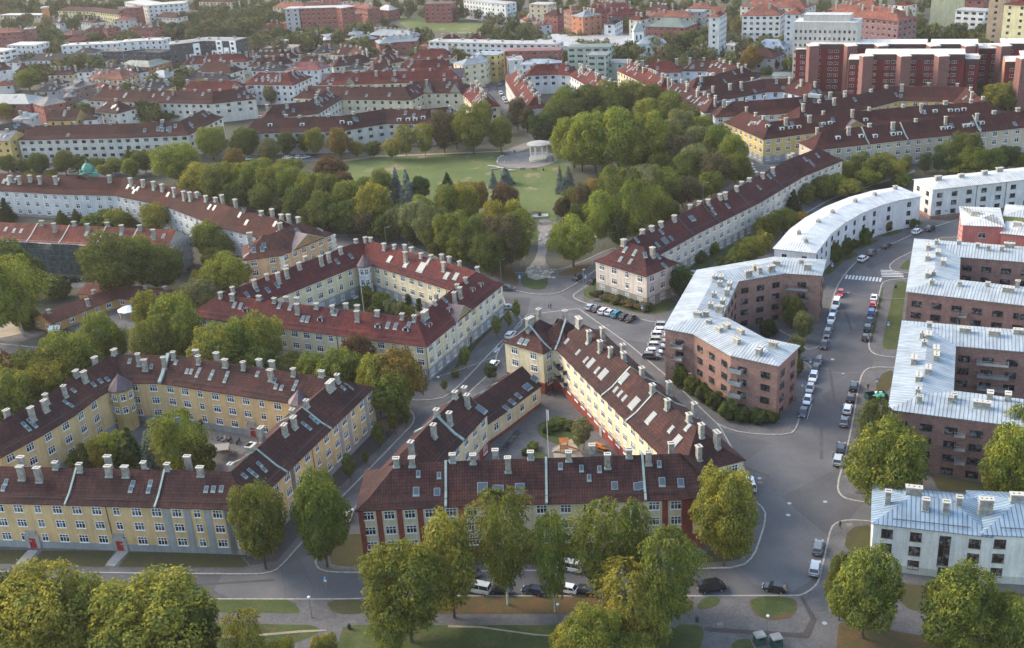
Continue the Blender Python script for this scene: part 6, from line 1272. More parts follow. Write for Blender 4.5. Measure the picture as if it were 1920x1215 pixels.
def tree_round(seed, dens=13, leaf=0.052, nl=26, squat=1.0, zc=0.56, gap=0.0, mat='foliage', rx=0.36, lobe=(0.13, 0.2), raw=False):
    """unit tree: height 1, crown radius about rx+; many lobes over an egg shape"""
    g = np.random.default_rng(seed); lobes = [(0, 0, zc, rx * 0.6, rx * 0.6, 0.27 * squat)]
    for i in range(nl):
        z = 1 - 2 * (i + 0.5) / nl; a = i * 2.39996 + g.uniform(-0.3, 0.3); rr = math.sqrt(max(0, 1 - z * z)); k = g.uniform(0.68, 1.14)
        wdt = 1.0 if z > 0 else 1.0 - 0.25 * (-z)
        L = g.uniform(*lobe); lobes.append((rx * k * rr * math.cos(a) * wdt, rx * k * rr * math.sin(a) * wdt, zc + 0.33 * squat * z * k, L, L, L * g.uniform(0.75, 1.0)))
    p, n = lobes_points(g, lobes, dens / 0.0085)
    m = LeafMesh(); k = p[:, 2] > 0.1 + 0.1 * g.random(len(p)); p, n = p[k], n[k]
    if gap:
        w_ = np.sin(p[:, 0] * 17 + seed) * np.sin(p[:, 1] * 15 + 2) * np.sin(p[:, 2] * 19 + 1); q = w_ < 1 - gap; p, n = p[q], n[q]
    m.add(p, n, np.full(len(p), leaf))
    return m if raw else m.mesh('crown', seed, mat)
def tree_birch(seed, leaf=0.02, rx=0.25, ns=1000, droop=0.16):
    """hanging strands of small leaves around ascending limbs"""
    g = np.random.default_rng(seed); m = LeafMesh(); P_, N_ = [], []
    for i in range(ns):
        z = g.uniform(0.2, 1.0) ** 0.85; w_ = rx * (math.sin(math.pi * min(1, (1.04 - z) / 0.9) ** 0.62) ** 0.8 if z < 1.02 else 0.1); a = g.uniform(0, 2 * math.pi)
        clump = 1 + 0.28 * math.sin(3 * a + z * 9 + seed) + 0.15 * math.sin(5 * a - z * 14); r_ = w_ * clump * math.sqrt(g.uniform(0.3, 1.0)); x, y = r_ * math.cos(a), r_ * math.sin(a)
        L = droop * g.uniform(0.3, 1.0) * (0.5 if z > 0.9 else 1); k = int(5 + 40 * L); t_ = np.linspace(0, 1, k); pz = z - L * t_
        q = np.stack([x * (1 + 0.25 * t_) + g.normal(0, 0.006, k), y * (1 + 0.25 * t_) + g.normal(0, 0.006, k), pz], 1); q = q[q[:, 2] > 0.12]
        nn = np.tile([math.cos(a), math.sin(a), 0.2], (len(q), 1)); P_.append(q); N_.append(nn)
    P_ = np.concatenate(P_); m.add(P_, np.concatenate(N_), np.full(len(P_), leaf)); return m.mesh('crown', seed, 'foliage', 0.15)
def tree_conifer(seed, leaf=0.022, rx=0.2, lay=22, z0=0.06):
    g = np.random.default_rng(seed); P_, N_ = [], []
    for i in range(lay):
        z = z0 + (1 - z0) * (i / lay); R0 = rx * (1 - (i / lay)) ** 0.85 + 0.012; nb = max(5, int(15 * (1 - i / lay)) + 4)
        for b in range(nb):
            a = g.uniform(0, 2 * math.pi); R1 = R0 * g.uniform(0.75, 1.1); k = int(6 + 110 * R1); t_ = g.uniform(0.1, 1, k) ** 0.7; wd_ = 0.25 * (1 - t_) + 0.05
            aa = a + g.normal(0, 1, k) * wd_ * 0.8; q = np.stack([R1 * t_ * np.cos(aa), R1 * t_ * np.sin(aa), z + 0.03 - 0.05 * t_ + g.normal(0, 0.008, k)], 1); P_.append(q); N_.append(np.tile([0.3 * math.cos(a), 0.3 * math.sin(a), 0.8], (k, 1)))
    P_ = np.concatenate(P_); m = LeafMesh(); m.add(P_, np.concatenate(N_), np.full(len(P_), leaf)); return m.mesh('crown', seed, 'needles', 0.4)
def trunk_mesh(seed, mat='bark', hgt=0.75, r0=0.022, limbs=7, spread=0.22):
    g = random.Random(seed); mb = MB(); pts = [(0, 0, -0.02)]
    for i in range(1, 6): pts.append((g.uniform(-.015, .015) * i, g.uniform(-.015, .015) * i, hgt * i / 5))
    for i in range(5): mb.tube(pts[i], pts[i + 1], r0 * (1 - i * 0.17), r0 * (1 - (i + 1) * 0.17), mat, 6, False)
    for i in range(limbs):
        k = g.randint(1, 4); b = Vector(pts[k]); a = i * 2.4 + g.uniform(-.4, .4); L = spread * g.uniform(0.8, 1.2); m_ = b + Vector((math.cos(a) * L * 0.5, math.sin(a) * L * 0.5, 0.1)); e = b + Vector((math.cos(a) * L, math.sin(a) * L, 0.22))
        mb.tube(b, m_, r0 * 0.45, r0 * 0.3, mat, 5, False); mb.tube(m_, e, r0 * 0.3, r0 * 0.1, mat, 5, False)
    return mb.mesh('trunk')
PROTO = {}
def proto(kind, v):
    k = (kind, v)
    if k in PROTO: return PROTO[k]
    s_ = sum(map(ord, kind)) * 7 + v * 13
    if kind == 'near': c = tree_round(s_, 34, 0.0165, 40, rx=0.37, lobe=(0.07, 0.155), gap=0.22); t_ = trunk_mesh(s_)
    elif kind == 'round': c = tree_round(s_, 20, 0.021, 32, rx=0.38, lobe=(0.09, 0.17), gap=0.2); t_ = trunk_mesh(s_)
    elif kind == 'tall': c = tree_round(s_, 15, 0.022, 24, 1.12, 0.56, rx=0.25, lobe=(0.1, 0.15)); t_ = trunk_mesh(s_, spread=0.15)
    elif kind == 'wide': c = tree_round(s_, 15, 0.03, 30, 0.9, 0.52, rx=0.5, lobe=(0.13, 0.22)); t_ = trunk_mesh(s_, spread=0.35)
    elif kind == 'farr': c = tree_round(s_, 6, 0.045, 16, rx=0.4, lobe=(0.14, 0.22)); t_ = trunk_mesh(s_, limbs=3)
    elif kind == 'birch': c = tree_birch(s_, 0.0125, 0.26, 1900, 0.085); t_ = trunk_mesh(s_, 'birch_bark', 0.9, 0.014, 7, 0.16)
    elif kind == 'willow': c = tree_birch(s_, 0.0125, 0.42, 1600, 0.28); t_ = trunk_mesh(s_, 'bark', 0.8, 0.02, 7, 0.25)
    elif kind == 'spruce': c = tree_conifer(s_); t_ = trunk_mesh(s_, 'bark', 0.9, 0.016, 0)
    elif kind == 'column': c = tree_round(s_, 14, 0.03, 12, 1.35, 0.52, rx=0.11, lobe=(0.08, 0.12)); t_ = trunk_mesh(s_, limbs=0)
    elif kind == 'young': c = tree_round(s_, 9, 0.032, 12, 1.0, 0.62, rx=0.2, lobe=(0.1, 0.15)); t_ = trunk_mesh(s_, limbs=4, spread=0.12, r0=0.014)
    elif kind == 'shrub': c = tree_round(s_, 9, 0.06, 10, 1.1, 0.5, rx=0.45, lobe=(0.2, 0.3)); t_ = trunk_mesh(s_, limbs=4, hgt=0.4)
    elif kind == 'hedge': c = tree_round(s_, 8, 0.06, 10, 1.1, 0.5, rx=0.5, lobe=(0.2, 0.3)); t_ = None
    PROTO[k] = (c, t_); return PROTO[k]
TINT = dict(g=(0.15, 0.17, 0.045), d=(0.105, 0.125, 0.042), y=(0.215, 0.205, 0.05), l=(0.19, 0.215, 0.05), o=(0.22, 0.15, 0.05), r=(0.13, 0.085, 0.055), b=(0.2, 0.24, 0.24), k=(0.055, 0.08, 0.034), w=(0.17, 0.18, 0.09), p=(0.12, 0.105, 0.065), B=(0.22, 0.26, 0.25))
TW = dict(g='green', d='dark green', y='yellow-green', l='light green', o='orange-brown', r='reddish brown', b='blue-grey', k='deep green', w='grey-green', p='purplish', B='silver-blue')
KW = dict(near='leafy tree', round='round-crowned tree', tall='narrow tree', wide='wide spreading tree', farr='round tree', birch='drooping birch', willow='weeping tree', spruce='spruce', column='columnar thuja', young='young tree', shrub='shrub', hedge='clipped shrub')
KN = dict(near='leafy_tree', round='leafy_tree', tall='leafy_tree', wide='leafy_tree', farr='leafy_tree', birch='birch_tree', willow='birch_tree', spruce='spruce_tree', column='thuja', young='young_tree', shrub='shrub', hedge='shrub')
RX = dict(near=0.51, round=0.53, tall=0.38, wide=0.68, farr=0.56, birch=0.34, willow=0.52, spruce=0.17, column=0.2, young=0.32, shrub=0.64, hedge=0.66)
trng = random.Random(3)
def grove(area, group, L):
    """L rows: (x, top y, crown width px, height m or base y, kind, tint)"""
    n_ = {}
    L = sorted(L, key=lambda q: q[0])
    for q in L: n_[(q[4], q[5])] = n_.get((q[4], q[5]), 0) + 1
    cnt = {}
    for x, yt, wp, hb, kind, tint in L:
        if hb > 45:
            lo, hi = 1.0, 40.0
            for _ in range(30):
                h = (lo + hi) / 2; b = P(x, yt, h); by = proj((b.x, b.y, 0))[1]
                if by < hb: lo = h
                else: hi = h
        else: h = hb
        t_ = P(x, yt, h); mid = proj((t_.x, t_.y, h * 0.5)); t_ = P(x + (x - mid[0]), yt, h)
        dist = Vector((t_.x, t_.y, h - CAMH)).length; wm = wp * dist / FPX / 0.985
        v = trng.randint(0, 2); c, tr = proto(kind, v); k = (kind, tint); cnt[k] = cnt.get(k, 0) + 1
        cw = KW[kind]
        if n_[k] == 1: lab = f'{TW[tint]} {cw} {area}'
        else: lab = f'{TW[tint]} {cw}, {ORD[cnt[k] - 1] if cnt[k] <= 30 else "later"} from left, {area}'
        ro = bpy.data.objects.new(KN[kind], None); COL.objects.link(ro); ro.location = (t_.x, t_.y, 0)
        ro.rotation_euler = (0, 0, trng.uniform(0, 6.28)); tag(ro, lab, 'tree' if KN[kind] not in ('shrub',) else 'shrub', group if len(L) > 1 else None)
        sx = wm / 2 / RX[kind] * (1.22 if 'clump by' in area else 1.1 if 'wood' in area or 'slope' in area else 1.04); s3 = (sx, sx, h)
        a = TINT[tint]; f = trng.uniform(1.0, 1.3); hue = trng.uniform(-0.08, 0.08); col_ = (a[0] * f * (1 + hue), a[1] * f, a[2] * f)
        o = bpy.data.objects.new('crown', c); COL.objects.link(o); o.parent = ro; o.scale = s3; o.color = (*col_, 1)
        if tr:
            o = bpy.data.objects.new('trunk', tr); COL.objects.link(o); o.parent = ro; sm_ = (sx * sx * h) ** (1 / 3); o.scale = (min(sx, sm_), min(sx, sm_), h)
# foreground
grove('before the cream block', 'trees along the lower street', [
    (485, 904, 112, 1068, 'near', 'g'), (601, 884, 118, 1064, 'near', 'g'), (1359, 874, 124, 1062, 'near', 'y'), (762, 1018, 175, 1205, 'near', 'g'), (843, 962, 105, 1160, 'tall', 'y'), (944, 922, 125, 1135, 'birch', 'g'), (1035, 966, 84, 1150, 'birch', 'g'), (1128, 948, 125, 1135, 'birch', 'g'), (1190, 942, 70, 1120, 'birch', 'g'),
    (1255, 1000, 124, 1190, 'birch', 'g'), (1180, 1062, 130, 1215, 'birch', 'y'), (1228, 1090, 90, 1230, 'birch', 'g')])
grove('at the bottom edge of the picture', 'trees at the bottom edge', [
    (70, 1078, 220, 18, 'near', 'y'), (-30, 1085, 160, 18, 'near', 'd'), (285, 1088, 225, 18, 'near', 'y'), (195, 1158, 120, 12, 'near', 'y'), (170, 1090, 120, 15, 'near', 'g'), (375, 1125, 80, 14, 'near', 'd'), (462, 1150, 78, 14, 'birch', 'y'), (732, 1142, 86, 10, 'birch', 'g'), (1115, 1138, 120, 14, 'near', 'l'), (1070, 1165, 90, 11, 'near', 'y'), (610, 1190, 60, 9, 'near', 'y'), (530, 1200, 60, 8, 'near', 'y'), (1190, 1190, 100, 10, 'near', 'g')])
grove('beside the white block', 'trees lower right', [(1625, 1030, 140, 1198, 'near', 'g'), (1578, 1034, 60, 1165, 'near', 'd'), (1800, 1064, 150, 1240, 'near', 'g'), (1905, 1120, 110, 1260, 'near', 'g'), (1665, 792, 150, 965, 'near', 'g'), (1640, 752, 74, 905, 'birch', 'd'), (1897, 798, 105, 960, 'near', 'l'), (1915, 760, 70, 900, 'birch', 'l')])
grove('between the two courtyard blocks', 'maples between the two courtyard blocks', [
    (745, 652, 110, 775, 'round', 'o'), (708, 665, 85, 780, 'round', 'y'), (668, 627, 75, 720, 'round', 'r'), (640, 650, 90, 760, 'round', 'g'), (590, 664, 80, 740, 'round', 'g'), (545, 660, 70, 730, 'round', 'd'), (490, 585, 85, 700, 'round', 'y'), (480, 650, 90, 730, 'round', 'd'), (405, 605, 100, 725, 'round', 'y'), (440, 600, 80, 710, 'round', 'l'), (328, 550, 100, 680, 'round', 'l'), (290, 590, 85, 705, 'round', 'g'), (355, 580, 70, 700, 'round', 'g'), (275, 545, 60, 640, 'round', 'y'), (735, 690, 90, 790, 'round', 'g')])
grove('around the playground', 'trees around the playground', [
    (188, 588, 90, 690, 'near', 'l'), (125, 620, 110, 760, 'near', 'g'), (150, 640, 100, 750, 'near', 'd'), (78, 650, 110, 790, 'near', 'd'), (95, 665, 120, 800, 'near', 'y'), (25, 690, 110, 830, 'near', 'g'), (60, 720, 90, 820, 'near', 'd'), (215, 620, 50, 690, 'near', 'g'), (26, 485, 115, 630, 'birch', 'l'), (-20, 500, 110, 640, 'birch', 'l'), (45, 575, 44, 612, 'shrub', 'd'), (18, 445, 80, 560, 'round', 'd'), (60, 480, 50, 560, 'round', 'd'), (105, 522, 46, 560, 'shrub', 'd'), (20, 655, 60, 780, 'young', 'r')])
grove('beside the scaffolded block', 'trees beside the scaffolded block', [(210, 437, 120, 560, 'near', 'd'), (260, 440, 80, 545, 'near', 'g'), (300, 458, 95, 550, 'near', 'd'), (425, 478, 100, 555, 'near', 'l'), (372, 525, 75, 580, 'near', 'w'), (388, 414, 62, 485, 'near', 'g'), (418, 440, 45, 490, 'near', 'g'), (400, 465, 50, 510, 'near', 'd'), (290, 380, 60, 440, 'near', 'y'), (190, 398, 60, 428, 'shrub', 'd'), (218, 396, 50, 430, 'shrub', 'y'), (240, 400, 34, 428, 'spruce', 'd'), (115, 394, 26, 420, 'spruce', 'd'), (142, 391, 22, 420, 'spruce', 'd'), (10, 370, 28, 415, 'spruce', 'k'), (380, 505, 50, 560, 'near', 'y')])
grove('in the court of the yellow block', 'trees in the yellow courtyard', [(215, 810, 72, 880, 'near', 'l'), (188, 815, 50, 885, 'near', 'y'), (243, 799, 50, 885, 'spruce', 'd'), (279, 808, 36, 885, 'spruce', 'B'), (335, 775, 100, 905, 'birch', 'l'), (313, 800, 50, 900, 'birch', 'y'), (382, 790, 16, 870, 'column', 'k'), (372, 830, 60, 895, 'shrub', 'd'), (150, 840, 40, 890, 'shrub', 'd')])
grove('in the court of the red-roofed block', 'shrubs in the red-roofed court', [(687, 538, 28, 572, 'shrub', 'd'), (713, 550, 32, 582, 'shrub', 'g'), (732, 560, 26, 590, 'shrub', 'w'), (751, 566, 26, 595, 'shrub', 'w'), (765, 574, 26, 596, 'shrub', 'g'), (765, 551, 13, 576, 'column', 'k'), (785, 558, 12, 586, 'column', 'k'), (700, 575, 22, 592, 'shrub', 'd')])
grove('on the dark verge', 'young trees on the dark verge', [(711, 793, 26, 842, 'young', 'd'), (739, 767, 22, 815, 'young', 'd'), (761, 755, 20, 803, 'young', 'd'), (655, 850, 26, 905, 'young', 'd'), (685, 845, 16, 872, 'young', 'd')])
grove('beside the red-roofed court', 'young street trees by the red-roofed court', [(968, 562, 17, 604, 'young', 'g'), (953, 582, 16, 618, 'young', 'g'), (931, 591, 20, 634, 'young', 'g'), (872, 648, 22, 694, 'young', 'g'), (853, 693, 14, 708, 'shrub', 'g'), (833, 712, 14, 735, 'young', 'd'), (919, 680, 28, 714, 'young', 'k')])
grove('in the triangular court', 'greenery in the triangular court', [(1093, 783, 42, 845, 'young', 'w'), (1045, 787, 40, 800, 'hedge', 'd'), (1070, 792, 30, 803, 'hedge', 'd'), (1028, 797, 26, 812, 'hedge', 'd'), (1000, 830, 22, 842, 'shrub', 'g'), (985, 842, 14, 855, 'shrub', 'd')])
grove('beside the zigzag brick block', 'greenery around the zigzag brick block', [(1485, 553, 44, 618, 'near', 'd'), (1506, 584, 40, 640, 'near', 'w'), (1442, 600, 30, 630, 'shrub', 'k'), (1493, 628, 34, 672, 'near', 'w'), (1485, 650, 28, 695, 'shrub', 'k'), (1490, 668, 26, 705, 'shrub', 'd'), (1276, 690, 30, 725, 'shrub', 'd'), (1297, 708, 28, 738, 'shrub', 'g'), (1317, 722, 28, 752, 'shrub', 'd'), (1340, 735, 30, 765, 'shrub', 'd'), (1365, 752, 34, 784, 'shrub', 'd'), (1395, 765, 36, 788, 'shrub', 'k'), (1425, 770, 36, 792, 'shrub', 'k'), (1448, 772, 24, 792, 'shrub', 'd'), (1262, 660, 20, 690, 'shrub', 'd')])
grove('by the pinkish corner block', 'greenery by the pinkish corner block', [(1277, 500, 45, 560, 'tall', 'k'), (1140, 552, 30, 562, 'hedge', 'p'), (1160, 556, 34, 568, 'hedge', 'p'), (1185, 562, 34, 574, 'hedge', 'p'), (1207, 568, 30, 581, 'hedge', 'p'), (1118, 546, 26, 556, 'hedge', 'p'), (1335, 455, 24, 478, 'shrub', 'g'), (1312, 470, 28, 492, 'shrub', 'd'), (1289, 484, 10, 500, 'column', 'k')])
grove('in the gardens behind the curved block', 'garden trees right of the pinkish row', [(1432, 405, 42, 450, 'round', 'g'), (1405, 445, 60, 495, 'round', 'g'), (1415, 452, 40, 490, 'round', 'o'), (1380, 468, 40, 500, 'shrub', 'g'), (1448, 395, 40, 450, 'tall', 'd'), (1487, 354, 28, 400, 'spruce', 'k'), (1470, 390, 50, 440, 'round', 'd'), (1512, 345, 36, 385, 'tall', 'g'), (1545, 330, 50, 375, 'round', 'd'), (1565, 326, 44, 368, 'round', 'g'), (1585, 336, 50, 372, 'round', 'y'), (1600, 342, 40, 370, 'round', 'd'), (1612, 285, 44, 335, 'tall', 'd'), (1640, 293, 60, 345, 'round', 'd'), (1655, 285, 50, 330, 'round', 'g'), (1680, 300, 40, 345, 'birch', 'y'), (1630, 315, 50, 350, 'round', 'g'), (1590, 300, 30, 345, 'tall', 'g'), (1500, 400, 40, 430, 'shrub', 'o'), (1360, 480, 34, 503, 'shrub', 'd'), (1430, 435, 40, 470, 'shrub', 'y'), (1690, 325, 30, 350, 'shrub', 'g')])
grove('along the front of the white curved block', 'bushes along the white curved block', [(1565, 455, 28, 492, 'shrub', 'd'), (1588, 448, 24, 475, 'shrub', 'd'), (1622, 427, 22, 456, 'shrub', 'g'), (1663, 414, 18, 435, 'shrub', 'd'), (1710, 408, 22, 425, 'hedge', 'd'), (1545, 470, 18, 492, 'shrub', 'd'), (1604, 450, 16, 465, 'hedge', 'd'), (1776, 382, 24, 402, 'shrub', 'k'), (1765, 388, 18, 402, 'shrub', 'd')])
grove('before the dormered row', 'garden trees before the dormered row', [(1810, 245, 60, 320, 'near', 'd'), (1780, 265, 44, 325, 'tall', 'd'), (1825, 275, 60, 330, 'near', 'g'), (1735, 285, 24, 325, 'tall', 'k'), (1760, 272, 22, 325, 'tall', 'k'), (1865, 278, 50, 325, 'near', 'd'), (1890, 272, 44, 318, 'near', 'k'), (1850, 300, 60, 330, 'near', 'd'), (1910, 285, 40, 318, 'near', 'g'), (1808, 305, 44, 328, 'shrub', 'g'), (1700, 290, 20, 330, 'tall', 'g'), (1835, 308, 40, 330, 'shrub', 'y')])
grove('in the yellow court at upper right', 'trees in and around the yellow court', [(1677, 170, 54, 205, 'near', 'y'), (1643, 190, 26, 207, 'near', 'y'), (1870, 155, 50, 205, 'near', 'y'), (1900, 150, 40, 200, 'near', 'y'), (1890, 170, 50, 205, 'near', 'g'), (1915, 185, 30, 205, 'near', 'd'), (1476, 158, 14, 172, 'round', 'y')])
grove('at the foot of the red slab blocks', 'trees at the foot of the red slab blocks', [(1540, 112, 34, 155, 'tall', 'd'), (1562, 118, 44, 158, 'round', 'd'), (1585, 110, 30, 155, 'tall', 'd'), (1720, 140, 40, 170, 'round', 'd'), (1750, 146, 36, 172, 'round', 'k'), (1798, 143, 30, 165, 'round', 'g'), (1825, 150, 40, 175, 'round', 'k'), (1652, 152, 30, 170, 'round', 'k'), (1408, 85, 42, 138, 'near', 'o'), (1422, 78, 24, 125, 'near', 'd'), (1342, 80, 36, 108, 'near', 'y'), (1450, 108, 24, 135, 'near', 'd'), (1478, 107, 28, 135, 'near', 'd'), (1438, 125, 22, 140, 'near', 'g'), (1290, 112, 30, 145, 'near', 'd'), (1365, 100, 24, 112, 'shrub', 'y'), (1325, 100, 26, 112, 'shrub', 'g')])
# the park
grove('in the great clump by the bandstand', 'great clipped lime clump', [(1075, 215, 70, 315, 'near', 'l'), (1115, 205, 85, 325, 'near', 'l'), (1160, 200, 90, 328, 'near', 'l'), (1205, 205, 85, 325, 'near', 'l'), (1236, 222, 50, 300, 'near', 'l'), (1130, 232, 80, 325, 'near', 'l'), (1090, 240, 70, 322, 'near', 'l'), (1185, 235, 80, 325, 'near', 'l')])
grove('in the wood around the great clump', 'park wood behind the lime clump', [(1060, 160, 60, 235, 'near', 'g'), (1100, 158, 70, 230, 'near', 'd'), (1145, 152, 70, 225, 'near', 'g'), (1185, 150, 60, 220, 'near', 'g'), (1220, 155, 60, 225, 'near', 'd'), (1255, 170, 60, 235, 'near', 'g'), (1070, 185, 60, 250, 'near', 'd'), (1140, 182, 50, 230, 'near', 'g'), (1215, 183, 60, 235, 'near', 'l'), (1290, 195, 60, 260, 'near', 'd'), (1315, 215, 60, 280, 'near', 'g'), (1275, 205, 60, 280, 'near', 'w'), (1310, 235, 60, 300, 'near', 'w'), (1345, 232, 60, 310, 'near', 'g'), (1375, 250, 60, 330, 'near', 'g'), (1270, 250, 60, 330, 'near', 'p'), (1300, 270, 60, 345, 'near', 'w'), (1340, 285, 60, 360, 'near', 'p'), (1380, 285, 50, 345, 'near', 'g'), (1120, 200, 30, 240, 'near', 'l'), (1260, 235, 50, 300, 'near', 'g'), (1395, 300, 36, 345, 'near', 'd')])
grove('on the right slope of the park', 'trees on the right slope of the park', [(1180, 315, 60, 400, 'birch', 'd'), (1148, 312, 50, 395, 'birch', 'g'), (1212, 310, 60, 400, 'birch', 'w'), (1245, 315, 60, 400, 'birch', 'g'), (1280, 330, 70, 390, 'near', 'p'), (1310, 340, 50, 380, 'near', 'd'), (1190, 338, 66, 470, 'birch', 'g'), (1126, 360, 56, 465, 'birch', 'l'), (1150, 330, 60, 430, 'birch', 'd'), (1095, 345, 50, 420, 'near', 'p'), (1115, 335, 60, 400, 'near', 'o'), (1225, 350, 60, 440, 'birch', 'g'), (1250, 370, 50, 425, 'near', 'd'), (1290, 285, 60, 350, 'birch', 'd'), (1240, 285, 50, 340, 'near', 'g'), (1335, 320, 50, 370, 'near', 'g'), (1073, 408, 92, 500, 'near', 'l'), (1085, 380, 40, 430, 'near', 'd'), (1160, 400, 50, 470, 'birch', 'k'), (1055, 370, 36, 415, 'near', 'p'), (1075, 350, 44, 410, 'near', 'd')])
grove('on the park meadow', 'conifers on the park meadow', [(742, 312, 26, 378, 'spruce', 'b'), (762, 315, 28, 385, 'spruce', 'b'), (788, 330, 40, 380, 'near', 'k'), (1050, 310, 18, 362, 'spruce', 'b'), (1066, 308, 22, 355, 'spruce', 'b'), (924, 318, 17, 352, 'spruce', 'b'), (948, 312, 26, 345, 'spruce', 'b'), (838, 322, 20, 350, 'spruce', 'k'), (1210, 270, 20, 315, 'spruce', 'b'), (1058, 330, 16, 365, 'spruce', 'b')])
grove('in the wood below the meadow', 'park wood above the red-roofed court', [(780, 375, 70, 460, 'near', 'w'), (745, 385, 50, 450, 'near', 'w'), (810, 385, 70, 475, 'near', 'w'), (850, 395, 80, 490, 'near', 'g'), (895, 402, 80, 505, 'near', 'd'), (940, 400, 80, 510, 'near', 'p'), (975, 395, 66, 500, 'birch', 'g'), (930, 375, 60, 460, 'near', 'y'), (840, 345, 60, 430, 'near', 'g'), (870, 340, 60, 430, 'near', 'y'), (895, 338, 40, 400, 'near', 'o'), (945, 343, 56, 400, 'near', 'r'), (790, 365, 60, 440, 'near', 'g'), (715, 370, 60, 430, 'near', 'd'), (920, 430, 70, 520, 'near', 'd'), (870, 430, 70, 500, 'near', 'g'), (820, 420, 60, 485, 'near', 'd'), (700, 340, 70, 440, 'near', 'y'), (715, 315, 40, 380, 'near', 'g'), (690, 330, 50, 410, 'near', 'd'), (965, 372, 50, 460, 'near', 'y'), (780, 410, 60, 465, 'near', 'k')])
grove('in the wood left of the meadow', 'dense park wood left of the meadow', [(375, 305, 80, 370, 'near', 'y'), (410, 305, 70, 380, 'near', 'g'), (445, 302, 70, 375, 'near', 'y'), (480, 302, 70, 385, 'near', 'g'), (515, 308, 70, 395, 'near', 'g'), (550, 312, 70, 400, 'near', 'g'), (585, 320, 70, 410, 'near', 'g'), (620, 325, 70, 420, 'near', 'd'), (655, 335, 60, 430, 'near', 'g'), (400, 330, 60, 375, 'near', 'd'), (450, 340, 60, 395, 'near', 'd'), (500, 345, 70, 405, 'near', 'd'), (560, 350, 70, 425, 'near', 'd'), (610, 360, 70, 440, 'near', 'd'), (650, 375, 70, 445, 'near', 'd'), (530, 370, 60, 410, 'near', 'p'), (590, 385, 60, 435, 'near', 'd'), (690, 390, 60, 450, 'near', 'p'), (620, 292, 66, 350, 'near', 'r'), (645, 320, 40, 380, 'near', 'r'), (490, 296, 50, 330, 'near', 'l'), (540, 298, 60, 330, 'near', 'l'), (720, 400, 50, 455, 'near', 'd')])
grove('in the row along the upper park edge', 'trees along the upper park edge', [(330, 268, 95, 345, 'near', 'l'), (395, 236, 62, 300, 'near', 'l'), (345, 290, 60, 345, 'near', 'g'), (440, 277, 40, 330, 'near', 'o'), (460, 238, 56, 298, 'near', 'd'), (505, 258, 44, 305, 'near', 'w'), (537, 246, 36, 295, 'near', 'd'), (590, 240, 40, 295, 'near', 'y'), (635, 240, 50, 300, 'near', 'o'), (668, 265, 34, 295, 'near', 'y'), (700, 264, 34, 295, 'near', 'd'), (735, 262, 38, 300, 'birch', 'y'), (760, 235, 44, 298, 'birch', 'y'), (795, 232, 46, 295, 'birch', 'y'), (830, 205, 60, 288, 'near', 'p'), (885, 198, 76, 290, 'near', 'g'), (938, 218, 52, 285, 'near', 'g'), (905, 187, 40, 250, 'near', 'l'), (1020, 210, 66, 275, 'near', 'k'), (970, 182, 40, 245, 'near', 'p'), (250, 256, 40, 300, 'spruce', 'g'), (270, 280, 50, 325, 'near', 'd'), (570, 250, 24, 290, 'near', 'd'), (855, 210, 50, 280, 'near', 'g'), (1035, 190, 50, 255, 'near', 'd'), (988, 200, 30, 250, 'near', 'p')])
grove('in the row of the left avenue', 'trees on the left avenue', [(12, 290, 34, 325, 'near', 'd'), (45, 297, 26, 328, 'near', 'd'), (72, 286, 40, 330, 'near', 'd'), (120, 282, 44, 328, 'near', 'd'), (150, 290, 34, 328, 'near', 'd'), (180, 296, 40, 325, 'near', 'g'), (215, 295, 40, 328, 'near', 'g'), (245, 297, 36, 335, 'near', 'g'), (195, 308, 30, 335, 'near', 'y'), (60, 320, 24, 332, 'shrub', 'y'), (95, 318, 20, 332, 'shrub', 'y')])
grove('in courts left of the meadow', 'court trees left of the meadow', [(315, 207, 50, 228, 'near', 'd'), (300, 212, 36, 230, 'near', 'g'), (325, 200, 26, 225, 'near', 'g'), (380, 148, 36, 170, 'near', 'y'), (507, 160, 30, 198, 'near', 'w'), (160, 192, 18, 225, 'near', 'k'), (450, 190, 14, 215, 'tall', 'k'), (700, 190, 60, 205, 'near', 'd'), (735, 190, 60, 207, 'near', 'd'), (680, 193, 50, 208, 'near', 'y'), (830, 170, 12, 200, 'tall', 'k'), (800, 183, 26, 203, 'near', 'd'), (10, 192, 30, 225, 'near', 'y'), (52, 130, 50, 170, 'near', 'g')])
# far woods: several hundred crowns far off, read as one mass
m, t, b = newmat('foliage_far', 0.95, 0.1); g_ = geo_pos(t)
vo = N(t, 'ShaderNodeTexVoronoi'); vo.inputs['Scale'].default_value = 0.07; t.links.new(g_, vo.inputs['Vector'])
c = ramp(t, vo.outputs['Color'], [(0.2, (0.055, 0.075, 0.03)), (0.5, (0.095, 0.11, 0.036)), (0.7, (0.14, 0.145, 0.045)), (0.95, (0.14, 0.1, 0.045))])
c = mixc(t, c, ramp(t, N(t, 'ShaderNodeNewGeometry').outputs['Random Per Island'], [(0.0, 0.65), (1.0, 1.4)]), 1.0, 'MULTIPLY'); t.links.new(c, b.inputs['Base Color']); MAT['foliage_far'] = m
FARM = LeafMesh()
FPTS = []
for v in range(3): FPTS.append([np.concatenate(a) for a in (lambda L: (L.P, L.N))(tree_round(900 + v, 4.5, 0.045, 14, rx=0.4, lobe=(0.14, 0.22), raw=True))])
